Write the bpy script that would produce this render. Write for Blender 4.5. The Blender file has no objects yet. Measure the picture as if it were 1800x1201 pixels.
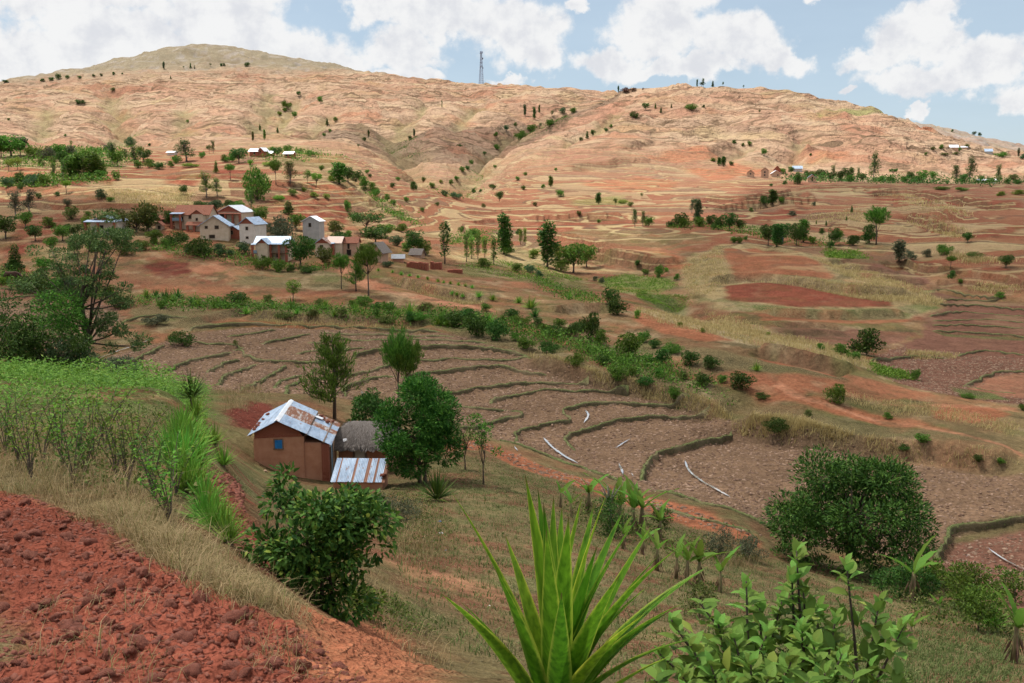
import bpy, math, random, time
import numpy as np
T0 = time.time()
rng = np.random.default_rng(7)
random.seed(7)
SC = bpy.context.scene
COL = SC.collection
R = math.radians

# ------------------------------------------------------------------ camera
F = 1750.0; W0, H0 = 1800.0, 1201.0; VH = 330.0
PITCH = -math.atan((H0/2 - VH)/F)
CP, SP = math.cos(PITCH), math.sin(PITCH)
CAMZ = 22.0
cam = bpy.data.cameras.new('camera'); camo = bpy.data.objects.new('camera', cam); COL.objects.link(camo)
cam.sensor_width = 36.0; cam.lens = 36.0*F/W0; cam.clip_start = 0.1; cam.clip_end = 30000
camo.location = (0, 0, CAMZ); camo.rotation_euler = (math.pi/2 + PITCH, 0, 0)
SC.camera = camo

# ------------------------------------------------------------------ sun, sky, exposure
SUN_EL = R(66); SUN_H = (-0.86, 0.51)
sun_dir = (math.cos(SUN_EL)*SUN_H[0], math.cos(SUN_EL)*SUN_H[1], math.sin(SUN_EL))
sl = bpy.data.lights.new('sun', 'SUN'); sl.energy = 5.0; sl.angle = R(0.55); sl.color = (1, 0.955, 0.88)
so = bpy.data.objects.new('sun', sl); COL.objects.link(so)
from mathutils import Vector
so.rotation_euler = Vector(sun_dir).to_track_quat('Z', 'Y').to_euler()
so.location = (0, 0, 400)
vs = SC.view_settings
vs.view_transform = 'Standard'; vs.look = 'None'; vs.exposure = 0.36; vs.gamma = 1.0; vs.use_curve_mapping = False

SC.cycles.use_adaptive_sampling = True; SC.cycles.adaptive_threshold = 0.03; SC.cycles.max_bounces = 4; SC.cycles.diffuse_bounces = 2; SC.cycles.glossy_bounces = 2; SC.cycles.transmission_bounces = 4; SC.cycles.transparent_max_bounces = 6

def build_world():
    w = bpy.data.worlds.new('World'); SC.world = w; w.use_nodes = True
    w.cycles.sampling_method = 'MANUAL'; w.cycles.sample_map_resolution = 512
    nt = w.node_tree; N = nt.nodes; L = nt.links
    for n in list(N): N.remove(n)
    out = N.new('ShaderNodeOutputWorld'); bg = N.new('ShaderNodeBackground')
    L.new(bg.outputs[0], out.inputs[0]); bg.inputs[1].default_value = 0.070
    sky = N.new('ShaderNodeTexSky'); sky.sky_type = 'NISHITA'; sky.sun_disc = False
    sky.sun_elevation = SUN_EL; sky.sun_rotation = math.atan2(SUN_H[0], SUN_H[1])
    sky.altitude = 1300; sky.air_density = 1.0; sky.dust_density = 0.8; sky.ozone_density = 1.0
    tc = N.new('ShaderNodeTexCoord')
    def m(op, a, b=None, c=None, clamp=False):
        n = N.new('ShaderNodeMath'); n.operation = op; n.use_clamp = clamp
        for i, s in enumerate((a, b, c)):
            if s is None: continue
            if isinstance(s, (int, float)): n.inputs[i].default_value = s
            else: L.new(s, n.inputs[i])
        return n.outputs[0]
    sep = N.new('ShaderNodeSeparateXYZ'); L.new(tc.outputs['Generated'], sep.inputs[0])
    az = m('ARCTAN2', sep.outputs[0], sep.outputs[1]); el = m('ARCSINE', sep.outputs[2])
    comb = N.new('ShaderNodeCombineXYZ'); L.new(az, comb.inputs[0]); L.new(el, comb.inputs[1])
    # soft domain warp so that outlines billow
    def noise(vec, scale, det, rough=0.55, col=False, dim='3D'):
        n = N.new('ShaderNodeTexNoise'); n.noise_dimensions = dim
        L.new(vec, n.inputs['Vector']); n.inputs['Scale'].default_value = scale
        n.inputs['Detail'].default_value = det; n.inputs['Roughness'].default_value = rough
        return n.outputs['Color' if col else 0]
    wn = noise(comb.outputs[0], 16, 6, 0.58, True)
    vm = N.new('ShaderNodeVectorMath'); vm.operation = 'SUBTRACT'; L.new(wn, vm.inputs[0]); vm.inputs[1].default_value = (.5, .5, .5)
    vm2 = N.new('ShaderNodeVectorMath'); vm2.operation = 'MULTIPLY'; L.new(vm.outputs[0], vm2.inputs[0]); vm2.inputs[1].default_value = (.10, .075, 0)
    vm3 = N.new('ShaderNodeVectorMath'); vm3.operation = 'ADD'; L.new(comb.outputs[0], vm3.inputs[0]); L.new(vm2.outputs[0], vm3.inputs[1])
    P = vm3.outputs[0]
    # cumulus seen over the hills: (azimuth px, elevation px, half width, half height, weight)
    blobs = [(60, 150, 190, 70), (230, 95, 180, 65), (100, 20, 250, 60), (400, 50, 130, 70), (520, 105, 150, 55), (620, 130, 70, 45), (380, -50, 150, 60),
             (770, 25, 130, 60), (900, 60, 110, 70), (720, 95, 80, 50), (940, 100, 55, 35), (800, -40, 200, 50), (670, 20, 60, 40),
             (1150, 62, 95, 70), (1182, 15, 62, 55), (1275, 92, 100, 48), (1360, 112, 55, 32), (1065, 118, 75, 34), (1185, 132, 150, 22),
             (1590, 90, 85, 48), (1625, 52, 52, 38), (1522, 122, 66, 26), (1690, 130, 78, 42), (1625, 155, 125, 30), (1785, 182, 70, 26),
             (1595, 197, 22, 14), (1475, 174, 34, 11), (1440, 22, 45, 16), (1010, 15, 34, 18), (730, 145, 50, 20), (890, 148, 46, 12),
             (1825, 10, 60, 34), (1930, 150, 80, 50), (-120, 120, 160, 90)]
    dens = None
    for (u, v, a, b) in blobs:
        s = N.new('ShaderNodeVectorMath'); s.operation = 'SUBTRACT'; L.new(P, s.inputs[0])
        s.inputs[1].default_value = (math.atan((u-900)/F), math.atan((VH-v)/F), 0)
        q = N.new('ShaderNodeVectorMath'); q.operation = 'MULTIPLY'; L.new(s.outputs[0], q.inputs[0])
        q.inputs[1].default_value = (F/a/.98, F/b/.98, 0)
        ln = N.new('ShaderNodeVectorMath'); ln.operation = 'LENGTH'; L.new(q.outputs[0], ln.inputs[0])
        d = m('SUBTRACT', 1.0, ln.outputs['Value'])
        dens = d if dens is None else m('SMOOTH_MAX', dens, d, 0.12)
    fine = noise(comb.outputs[0], 60, 8, 0.62)
    d1 = m('ADD', dens, m('MULTIPLY', m('SUBTRACT', fine, 0.5), 0.75))
    mr = N.new('ShaderNodeMapRange'); mr.interpolation_type = 'SMOOTHSTEP'
    L.new(d1, mr.inputs[0]); mr.inputs[1].default_value = -0.06; mr.inputs[2].default_value = 0.34
    c_view = mr.outputs[0]
    # the same kind of broken cumulus over the rest of the dome
    zz = m('ADD', m('MAXIMUM', sep.outputs[2], 0.0), 0.16)
    pc = N.new('ShaderNodeCombineXYZ'); L.new(m('DIVIDE', sep.outputs[0], zz), pc.inputs[0]); L.new(m('DIVIDE', sep.outputs[1], zz), pc.inputs[1])
    gen = noise(pc.outputs[0], 1.7, 8, 0.58)
    mg = N.new('ShaderNodeMapRange'); mg.interpolation_type = 'SMOOTHSTEP'; L.new(gen, mg.inputs[0])
    mg.inputs[1].default_value = 0.44; mg.inputs[2].default_value = 0.58
    # blend from the mapped clouds to the general cover outside the part of the sky described above
    ea = N.new('ShaderNodeMapRange'); ea.interpolation_type = 'SMOOTHSTEP'; L.new(el, ea.inputs[0]); ea.inputs[1].default_value = 0.23; ea.inputs[2].default_value = 0.36
    eb = N.new('ShaderNodeMapRange'); eb.interpolation_type = 'SMOOTHSTEP'; L.new(m('ABSOLUTE', az), eb.inputs[0]); eb.inputs[1].default_value = 0.56; eb.inputs[2].default_value = 0.75
    outw = m('MAXIMUM', ea.outputs[0], eb.outputs[0])
    mixd = N.new('ShaderNodeMix'); mixd.data_type = 'FLOAT'; L.new(outw, mixd.inputs[0]); L.new(c_view, mixd.inputs[2]); L.new(mg.outputs[0], mixd.inputs[3])
    cov = m('MULTIPLY', mixd.outputs[0], 0.97)
    # cloud body: white with soft lavender-grey folds
    sh = noise(comb.outputs[0], 30, 6, 0.6)
    sh2 = m('ADD', m('MULTIPLY', sh, 0.8), m('MULTIPLY', dens, -0.10))
    ms = N.new('ShaderNodeMapRange'); ms.interpolation_type = 'SMOOTHSTEP'; L.new(sh2, ms.inputs[0]); ms.inputs[1].default_value = 0.20; ms.inputs[2].default_value = 0.42
    cc = N.new('ShaderNodeMix'); cc.data_type = 'RGBA'; L.new(ms.outputs[0], cc.inputs[0])
    cc.inputs[6].default_value = (8.3, 8.45, 8.9, 1); cc.inputs[7].default_value = (10.2, 10.2, 10.2, 1)
    # thin high veil whitens the blue
    veil = noise(pc.outputs[0], 0.9, 5, 0.6)
    vv = m('ADD', m('MULTIPLY', veil, 0.4), 0.36)
    hs = N.new('ShaderNodeMix'); hs.data_type = 'RGBA'; L.new(vv, hs.inputs[0]); L.new(sky.outputs[0], hs.inputs[6]); hs.inputs[7].default_value = (7.4, 9.0, 10.4, 1)
    fin = N.new('ShaderNodeMix'); fin.data_type = 'RGBA'; L.new(cov, fin.inputs[0]); L.new(hs.outputs[2], fin.inputs[6]); L.new(cc.outputs[2], fin.inputs[7])
    L.new(fin.outputs[2], bg.inputs[0])
build_world()

# ------------------------------------------------------------------ small tools
def pdir(u, v):
    u = np.asarray(u, float); v = np.asarray(v, float)
    xc = (u - W0/2)/F; yc = (H0/2 - v)/F
    return xc, CP - yc*SP, SP + yc*CP          # x, y, z of the ray

_P = rng.permutation(4096); _G = rng.uniform(0, 2*np.pi, 4096); _GX, _GY = np.cos(_G), np.sin(_G)
def gnoise(x, y):
    xi = np.floor(x).astype(np.int64); yi = np.floor(y).astype(np.int64)
    fx = x - xi; fy = y - yi
    ux = fx*fx*fx*(fx*(fx*6-15)+10); uy = fy*fy*fy*(fy*(fy*6-15)+10)
    def g(a, b, dx, dy):
        h = _P[(_P[a & 4095] + b) & 4095]
        return _GX[h]*dx + _GY[h]*dy
    a = g(xi, yi, fx, fy); b = g(xi+1, yi, fx-1, fy); c = g(xi, yi+1, fx, fy-1); d = g(xi+1, yi+1, fx-1, fy-1)
    return ((a + ux*(b-a)) + uy*((c + ux*(d-c)) - (a + ux*(b-a))))*1.5
def fbm(x, y, s, oct=4, rough=0.5):
    o = 0; a = 1; t = 0
    for i in range(oct):
        o = o + a*gnoise(x/s + 17.3*i, y/s - 9.1*i); t += a; a *= rough; s *= 0.5
    return o/t
def sstep(a, b, x):
    t = np.clip((x-a)/(b-a), 0, 1); return t*t*(3-2*t)

def mk_mesh(name, verts, faces, mats=(), smooth=False, mat_idx=None):
    me = bpy.data.meshes.new(name)
    verts = np.asarray(verts, np.float32)
    if isinstance(faces, np.ndarray):
        nf, k = faces.shape
        me.vertices.add(len(verts)); me.vertices.foreach_set('co', verts.ravel())
        me.loops.add(nf*k); me.loops.foreach_set('vertex_index', faces.astype(np.int32).ravel())
        me.polygons.add(nf); me.polygons.foreach_set('loop_start', np.arange(0, nf*k, k, dtype=np.int32))
        me.update(calc_edges=True)
    else:
        me.from_pydata([tuple(map(float, p)) for p in verts], [], [tuple(int(i) for i in f) for f in faces])
    for mt in mats: me.materials.append(mt)
    if mat_idx is not None: me.polygons.foreach_set('material_index', np.asarray(mat_idx, np.int32))
    if smooth: me.polygons.foreach_set('use_smooth', np.ones(len(me.polygons), bool))
    me.update()
    return me
def link(name, data, parent=None, loc=None, rz=0.0, scale=None, label=None, cat=None, group=None, kind=None):
    o = bpy.data.objects.new(name, data); COL.objects.link(o)
    if parent is not None: o.parent = parent
    if loc is not None: o.location = tuple(map(float, loc))
    if rz: o.rotation_euler = (0, 0, float(rz))
    if scale is not None: o.scale = (scale,)*3 if isinstance(scale, (int, float)) else tuple(map(float, scale))
    if label: o['label'] = label
    if cat: o['category'] = cat
    if group: o['group'] = group
    if kind: o['kind'] = kind
    return o

class MB:
    """collects verts and faces of one mesh"""
    def __init__(s): s.v = []; s.f = []; s.n = 0
    def add(s, V, Fc):
        V = np.asarray(V, float).reshape(-1, 3)
        s.v.append(V); s.f += [tuple(int(i)+s.n for i in f) for f in Fc]; s.n += len(V); return s
    def box(s, x0, x1, y0, y1, z0, z1):
        return s.add([(x0,y0,z0),(x1,y0,z0),(x1,y1,z0),(x0,y1,z0),(x0,y0,z1),(x1,y0,z1),(x1,y1,z1),(x0,y1,z1)],
                     [(3,2,1,0),(4,5,6,7),(0,1,5,4),(1,2,6,5),(2,3,7,6),(3,0,4,7)])
    def bar(s, a, b, r, r2=None, n=4):
        return s.tube([a, b], [r, r if r2 is None else r2], n)
    def tube(s, pts, rad, n=6):
        pts = np.asarray(pts, float); V = []; Fc = []
        for i, p in enumerate(pts):
            d = pts[min(i+1, len(pts)-1)] - pts[max(i-1, 0)]; d /= (np.linalg.norm(d) + 1e-9)
            up = np.array([0, 0, 1.0]) if abs(d[2]) < .9 else np.array([1.0, 0, 0])
            a = np.cross(d, up); a /= np.linalg.norm(a); b = np.cross(d, a)
            for k in range(n):
                t = 2*math.pi*k/n; V.append(p + rad[i]*(math.cos(t)*a + math.sin(t)*b))
        for i in range(len(pts)-1):
            for k in range(n):
                q = (k+1) % n; Fc.append((i*n+k, i*n+q, (i+1)*n+q, (i+1)*n+k))
        Fc.append(tuple(range(n-1, -1, -1))); Fc.append(tuple((len(pts)-1)*n+k for k in range(n)))
        return s.add(V, Fc)
    def prism(s, poly, axis, a, b):
        """extrude a polygon given in two coordinates along the third axis"""
        def put(p, t): return (t, p[0], p[1]) if axis == 'x' else ((p[0], t, p[1]) if axis == 'y' else (p[0], p[1], t))
        n = len(poly); V = [put(p, a) for p in poly] + [put(p, b) for p in poly]
        Fc = [(i, (i+1) % n, n+(i+1) % n, n+i) for i in range(n)] + [tuple(range(n-1, -1, -1)), tuple(range(n, 2*n))]
        return s.add(V, Fc)
    def slab(s, q, t):
        """thin slab under a quad given by 4 points"""
        q = np.asarray(q, float); nrm = np.cross(q[1]-q[0], q[3]-q[0]); nrm /= np.linalg.norm(nrm)
        if nrm[2] < 0: nrm = -nrm
        V = np.vstack([q, q - nrm*t])
        return s.add(V, [(0,1,2,3),(7,6,5,4),(0,4,5,1),(1,5,6,2),(2,6,7,3),(3,7,4,0)])
    def mesh(s, name, mat=None, smooth=False):
        me = mk_mesh(name, np.vstack(s.v), s.f, [mat] if mat else [], smooth)
        return me
    def build(s, name, mat=None, parent=None, smooth=False, **kw):
        return link(name, s.mesh(name, mat, smooth), parent, **kw)

# ------------------------------------------------------------------ materials
def new_mat(name, rough=0.85, spec=0.25):
    m = bpy.data.materials.new(name); m.use_nodes = True
    b = m.node_tree.nodes['Principled BSDF']; b.inputs['Roughness'].default_value = rough
    b.inputs['Specular IOR Level'].default_value = spec
    return m, m.node_tree, b
def soil_mat(name, c1, c2, scale=3.0, rough=0.9, bump=0.4, c3=None, metal=0.0, det=6, coord='Object', stretch=None, spec=0.2, bdist=0.05):
    m, nt, b = new_mat(name, rough, spec); N, L = nt.nodes, nt.links
    tc = N.new('ShaderNodeTexCoord'); vec = tc.outputs[coord]
    if stretch:
        mp = N.new('ShaderNodeMapping'); mp.inputs['Scale'].default_value = stretch; L.new(vec, mp.inputs[0]); vec = mp.outputs[0]
    n = N.new('ShaderNodeTexNoise'); n.inputs['Scale'].default_value = scale; n.inputs['Detail'].default_value = det
    n.inputs['Roughness'].default_value = 0.62; L.new(vec, n.inputs['Vector'])
    r = N.new('ShaderNodeValToRGB'); L.new(n.outputs[0], r.inputs[0])
    r.color_ramp.elements[0].position = 0.34; r.color_ramp.elements[0].color = (*c1, 1)
    r.color_ramp.elements[1].position = 0.66; r.color_ramp.elements[1].color = (*c2, 1)
    if c3:
        e = r.color_ramp.elements.new(0.78); e.color = (*c3, 1)
    L.new(r.outputs[0], b.inputs['Base Color']); b.inputs['Metallic'].default_value = metal
    if bump:
        bp = N.new('ShaderNodeBump'); bp.inputs['Strength'].default_value = bump; bp.inputs['Distance'].default_value = bdist
        L.new(n.outputs[0], bp.inputs['Height']); L.new(bp.outputs[0], b.inputs['Normal'])
    return m
def leaf_mat(name, dark, light, yellow=None, trans=0.25, rough=0.5, spec=0.3):
    rough = max(rough, .6); spec = min(spec, .14)
    m, nt, b = new_mat(name, rough, spec); N, L = nt.nodes, nt.links
    g = N.new('ShaderNodeNewGeometry'); oi = N.new('ShaderNodeObjectInfo')
    r = N.new('ShaderNodeValToRGB'); L.new(g.outputs['Random Per Island'], r.inputs[0])
    r.color_ramp.elements[0].position = 0.0; r.color_ramp.elements[0].color = (*dark, 1)
    r.color_ramp.elements[1].position = 0.9 if yellow else 1.0; r.color_ramp.elements[1].color = (*light, 1)
    if yellow:
        e = r.color_ramp.elements.new(1.0); e.color = (*yellow, 1)
    hsv = N.new('ShaderNodeHueSaturation'); L.new(r.outputs[0], hsv.inputs['Color'])
    mh = N.new('ShaderNodeMapRange'); L.new(oi.outputs['Random'], mh.inputs[0]); mh.inputs[3].default_value = 0.47; mh.inputs[4].default_value = 0.525
    mv = N.new('ShaderNodeMapRange'); L.new(oi.outputs['Random'], mv.inputs[0]); mv.inputs[3].default_value = 0.75; mv.inputs[4].default_value = 1.25
    L.new(mh.outputs[0], hsv.inputs['Hue']); L.new(mv.outputs[0], hsv.inputs['Value'])
    L.new(hsv.outputs[0], b.inputs['Base Color'])
    t = N.new('ShaderNodeBsdfTranslucent'); L.new(hsv.outputs[0], t.inputs[0])
    mx = N.new('ShaderNodeMixShader'); mx.inputs[0].default_value = trans
    out = N['Material Output']; L.new(b.outputs[0], mx.inputs[1]); L.new(t.outputs[0], mx.inputs[2]); L.new(mx.outputs[0], out.inputs[0])
    return m
# ------------------------------------------------------------------ terrain: survey points (u, v, forward distance) read off the photograph
CPTS = """
0 1200 5.0|150 1200 5.0|300 1200 5.0|550 1200 5.4|700 1195 6.2|200 1080 6.6|60 1000 8|200 950 9.2|0 860 13|200 880 12|400 1000 8.6|480 1080 7.2
0 800 17|150 800 17|300 860 14.5|350 830 17|420 900 15|450 960 12.5|570 1080 11|620 1110 9.4|500 1030 9.6|350 760 23|300 790 19
100 760 22|0 760 21|200 712 27|330 702 30|300 682 33|60 690 30|0 690 29
400 800 40|470 838 45|560 850 46|650 860 46|400 735 52|430 720 57|520 700 64|600 700 68
700 880 38|750 950 28|760 1050 19|700 1130 12|850 850 45|850 780 58|900 820 56|950 900 38|1100 950 36|1250 980 36|1300 900 48
1500 1020 40|1650 1080 30|1750 1150 22|1790 1050 36|1400 1190 15|1200 1100 20|1000 1100 19|1790 1195 17|850 1195 10|1000 1000 27|600 900 36|680 1000 21
1200 830 63.4|1300 740 78|1700 830 63|1550 760 74|1790 840 62.6|1750 1000 47.6|1690 960 51|1450 850 61|1400 940 52
1000 800 66|900 760 71|1100 740 75.4|1000 690 82|1250 705 81.5|800 690 81.5|640 690 80|750 640 91|500 640 90|900 640 91.6|700 590 102|500 590 101|300 610 93.6|200 630 88|40 545 114|60 600 92|450 575 104|900 600 99.7|400 650 87|1150 700 82|150 600 93
300 540 115|600 550 112|850 570 107|1000 610 96|1150 650 87|1300 680 81.5|1450 712 77.4|1650 755 72.3|1790 802 65.3|160 540 116
1250 660 84.5|1400 690 80.2|1350 640 90|1500 680 85|1650 700 84|1790 720 82.5|1100 600 101
1120 545 119|1250 585 103|1400 615 97|1500 640 94|1060 560 112
1700 600 123|1700 650 103|1600 680 94|1520 610 116|1780 670 98.7|1750 560 140|1700 520 162|1600 480 182|1790 480 170|1400 590 118|1300 575 122
1400 550 136|1280 550 136|1500 550 140|1600 530 149|1400 500 159|1400 440 189|1250 440 189|1550 490 165|1300 490 164|1180 510 161|1220 560 127|1100 480 182|1130 520 148
1000 475 182|1100 450 193|1100 420 225|1000 395 257|1150 400 251|1300 410 231|900 470 168
700 500 130|850 540 115|600 480 138|950 530 126|1050 540 120|950 490 155|850 450 176|800 430 194|780 480 150
480 460 149|400 420 160|340 400 171|180 400 166|550 420 172|620 450 155|690 460 152|100 450 139|20 490 127|250 470 136|400 490 132|0 420 157|0 380 183|300 500 128|500 510 126|120 500 126
300 330 215|150 345 200|350 290 240|200 300 245|100 310 235|500 330 215|500 380 190|650 380 218|600 320 245|700 340 280|700 400 213|620 270 350|500 275 335|400 270 340|300 275 350|100 270 355|0 290 305|0 330 245|450 300 262
780 350 395|850 380 292|760 300 500|900 340 360|950 370 310|740 250 650|850 415 225
1250 360 350|1200 330 420|1100 340 420|1000 330 450|1400 380 300|1600 380 282|1790 400 226|1600 430 211|1500 410 242|1600 340 390|1790 345 350|1350 315 465|1500 318 480|1700 320 490|1795 320 490|1200 310 526|1700 440 195
1300 290 610|1500 290 650|1700 290 660|1790 300 640|1400 240 755|1250 220 820|1550 230 783|1100 270 580|1100 230 750|1000 260 600|950 290 525|1200 170 930|1290 143 1030|1200 150 1010|1400 155 1000|1500 188 970|1600 217 935|1640 235 915|1740 270 810
1560 198 1550|1680 228 1550|1795 258 1550|1100 157 1130|950 150 1430|850 147 1500|680 133 1500|1080 158 1350|760 142 1500
1000 210 900|900 250 675|850 290 545|1000 195 1095|900 215 940|800 250 826|760 260 700|700 230 870|620 230 835|650 200 1000|750 190 1055|850 190 1140|800 160 1365|650 160 1264
380 73 1950|300 80 1934|500 100 1950|640 128 1915|200 108 1863|100 130 1806|0 145 1766
300 135 1500|500 140 1493|100 155 1375|0 180 1272|450 160 1232|300 165 1229|150 170 1193|550 190 993|400 200 961|250 210 913|100 210 898|0 230 800|200 250 652|100 250 587|400 240 717|500 250 652|600 260 597|0 265 374|300 262 513
"""
pts = []
for tok in CPTS.replace('\n', '|').split('|'):
    if tok.strip():
        u, v, Y = map(float, tok.split())
        dx, dy, dz = pdir(u, v); pts.append((dx/dy*Y, Y, dz/dy*Y))
# ground out of sight: at the camera's feet, behind crests (u, forward distance, height)
for u, Y, z in [(450, 24, -8.5), (480, 33, -11.0), (400, 25, -8.0), (560, 25, -8.9), (540, 34, -11.6), (640, 30, -10.6), (420, 32, -10.0), (900, 3.4, -1.95), (1300, 3.2, -2.1), (1700, 4.5, -3.0), (500, 3, -1.75), (100, 3, -1.8), (1300, 9, -4.9), (1700, 9, -5.2), (900, 6, -3.1),
                (150, 45, -9.2), (50, 50, -9.8), (250, 50, -10.8), (330, 62, -13.2), (150, 65, -12.6), (0, 70, -12.6),
                (350, 285, 3.5), (200, 290, 4), (1400, 205, -13.5), (1500, 560, 1), (1700, 580, 1), (1350, 540, 3),
                (1600, 1250, 40), (1750, 1150, 22), (1300, 1300, 70), (1100, 1230, 92), (1500, 1250, 55), (900, 760, 28), (960, 960, 52),
                (380, 2600, 150), (100, 2500, 110), (640, 2500, 130), (850, 2100, 80), (1100, 2000, 60), (1560, 2200, 40), (1790, 2200, 30), (1300, 2000, 40),
                (0, 4500, 20), (500, 4500, 20), (900, 4500, 20), (1400, 4500, 10), (1790, 4500, 10), (0, 9000, 0), (900, 9000, 0), (1790, 9000, 0)]:
    pts.append(((u-900)/F/CP*Y*0.985, Y, z))
pts += [(0, 0.7, -1.62), (-1.5, 1.2, -1.62), (1.5, 1.2, -1.66), (0, 1.8, -1.7)]
pts = np.array(pts)
pr = np.hypot(pts[:, 0], pts[:, 1]); pth = np.arctan2(pts[:, 0], pts[:, 1])
TS = 2.2
PX = np.stack([pth*TS, np.log(pr)], 1); PV = pts[:, 2]/(pr + 40)
n = len(PX)
D = np.linalg.norm(PX[:, None]-PX[None], axis=2)
A = np.zeros((n+3, n+3)); A[:n, :n] = D - 0.004*np.eye(n)*0; A[:n, n] = 1; A[:n, n+1:] = PX; A[n, :n] = 1; A[n+1:, :n] = PX.T
sol = np.linalg.solve(A, np.concatenate([PV, [0, 0, 0]]))
gt = np.linspace(-0.54, 0.54, 241); gl = np.linspace(math.log(0.6), math.log(9500), 520)
GTT, GLL = np.meshgrid(gt, gl, indexing='ij')
Q = np.stack([GTT.ravel()*TS, GLL.ravel()], 1)
val = np.empty(len(Q))
for i in range(0, len(Q), 20000):
    q = Q[i:i+20000]; d = np.sqrt(((q[:, None]-PX[None])**2).sum(2))
    val[i:i+20000] = d @ sol[:n] + sol[n] + q @ sol[n+1:]
val = val.reshape(GTT.shape)
def blur(a, s, ax):
    k = np.exp(-0.5*(np.arange(-12, 13)/s)**2); k /= k.sum()
    p = np.pad(a, [(12, 12) if i == ax else (0, 0) for i in range(2)], mode='edge')
    return sum(k[j]*np.take(p, range(j, j+a.shape[ax]), axis=ax) for j in range(25))
val = blur(blur(val, 2.6, 0), 2.2, 1)

# polar sheet, finer where the valley lies, all the way round the viewer
th_f = np.linspace(-0.525, 0.525, 800)
th_b = np.linspace(0.525, 2*np.pi-0.525, 92)[1:-1]
TH = np.concatenate([th_f, th_b]); NF = len(th_f)
RR = np.concatenate([np.geomspace(0.8, 2.4, 8)[:-1], np.geomspace(2.4, 40, 300)[:-1], np.geomspace(40, 260, 300)[:-1], np.geomspace(260, 2600, 280)[:-1], np.geomspace(2600, 9000, 16)])
LR = np.log(RR); NR, NT = len(RR), len(TH)
def base_val(th, lr):
    a = np.clip((th - gt[0])/(gt[1]-gt[0]), 0, len(gt)-1.001); b = np.clip((lr - gl[0])/(gl[1]-gl[0]), 0, len(gl)-1.001)
    i = a.astype(int); j = b.astype(int); fa = a-i; fb = b-j
    return (val[i, j]*(1-fa)+val[i+1, j]*fa)*(1-fb) + (val[i, j+1]*(1-fa)+val[i+1, j+1]*fa)*fb
THG, LRG = np.meshgrid(TH, LR, indexing='ij'); RG = np.exp(LRG)
thc = np.where(THG > 0.53, np.where(THG < np.pi, 0.525, -0.525), THG)
zb = base_val(thc, LRG)
back = THG > 0.53
wb = np.where(back, (THG-0.525)/(2*np.pi-1.05), 0)
zb2 = np.where(back, base_val(np.full_like(THG, 0.525), LRG)*(1-sstep(.2, .8, wb)) + base_val(np.full_like(THG, -0.525), LRG)*sstep(.2, .8, wb), zb)
back_w = sstep(0.0, 0.25, np.where(back, np.minimum(wb, 1-wb), 0))
ZG = zb2*(RG+40)*(1-0.6*back_w*(RG < 300)) - 1.0*back_w
XG = RG*np.sin(THG); YG = RG*np.cos(THG)

class Ground:
    """height of the sheet at any place, and where a line of sight meets it"""
    def __init__(s, Z): s.Z = Z
    def z(s, x, y):
        x = np.asarray(x, float); y = np.asarray(y, float)
        th = np.arctan2(x, y); r = np.maximum(np.hypot(x, y), 0.81)
        a = np.clip((th - th_f[0])/(th_f[1]-th_f[0]), 0, NF-1.001); b = np.clip(np.interp(np.log(r), LR, np.arange(NR)), 0, NR-1.001)
        i = a.astype(int); j = b.astype(int); fa = a-i; fb = b-j; Z = s.Z
        return (Z[i, j]*(1-fa)+Z[i+1, j]*fa)*(1-fb) + (Z[i, j+1]*(1-fa)+Z[i+1, j+1]*fa)*fb
    def hit(s, u, v, ymin=2.5, ymax=3000):
        """first meeting of the sight line with the ground; the crest if it passes above"""
        dx, dy, dz = pdir(u, v); k = float(dx/dy); m = float(dz/dy)
        a = min(max((math.atan(k) - th_f[0])/(th_f[1]-th_f[0]), 0), NF-1.001); i = int(a); fa = a-i
        Y = RR*math.cos(math.atan(k)); g = s.Z[i]*(1-fa) + s.Z[i+1]*fa
        d = m*Y - g
        idx = np.nonzero((d <= 0) & (Y >= ymin) & (Y < ymax))[0]
        if len(idx) == 0:
            j = int(np.argmax(np.where((Y > 60) & (Y < ymax), g/Y, -9))); y = Y[j]
        else:
            j = idx[0]
            if d[j-1] <= 0: y = Y[j]
            else:
                t = d[j-1]/(d[j-1]-d[j]); y = Y[j-1] + t*(Y[j]-Y[j-1])
        return np.array([k*y, y, float(s.z(k*y, y))])
    def at(s, u, Y):
        x = (u-900)/F*Y
        for _ in range(3): z = float(s.z(x, Y)); x = (u-900)/F*(Y*CP + z*SP)
        return np.array([x, Y, float(s.z(x, Y))])
    def line(s, pl, step=0.5, **kw):
        P = np.array([s.hit(u, v, **kw)[:2] for u, v in pl])
        return resample(smooth_line(P), step)
def smooth_line(P):
    """Catmull-Rom through the points"""
    P = np.asarray(P, float)
    if len(P) < 3: return P
    Q = np.vstack([2*P[0]-P[1], P, 2*P[-1]-P[-2]]); out = []
    for i in range(1, len(Q)-2):
        for t in np.linspace(0, 1, 12, endpoint=False):
            out.append(0.5*((2*Q[i]) + (-Q[i-1]+Q[i+1])*t + (2*Q[i-1]-5*Q[i]+4*Q[i+1]-Q[i+2])*t*t + (-Q[i-1]+3*Q[i]-3*Q[i+1]+Q[i+2])*t**3))
    out.append(P[-1]); return np.array(out)
def resample(P, step):
    d = np.concatenate([[0], np.cumsum(np.linalg.norm(np.diff(P, axis=0), axis=1))])
    k = max(2, int(d[-1]/step)+1); t = np.linspace(0, d[-1], k)
    return np.stack([np.interp(t, d, P[:, i]) for i in range(P.shape[1])], 1)
G0 = Ground(ZG.copy())

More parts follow.
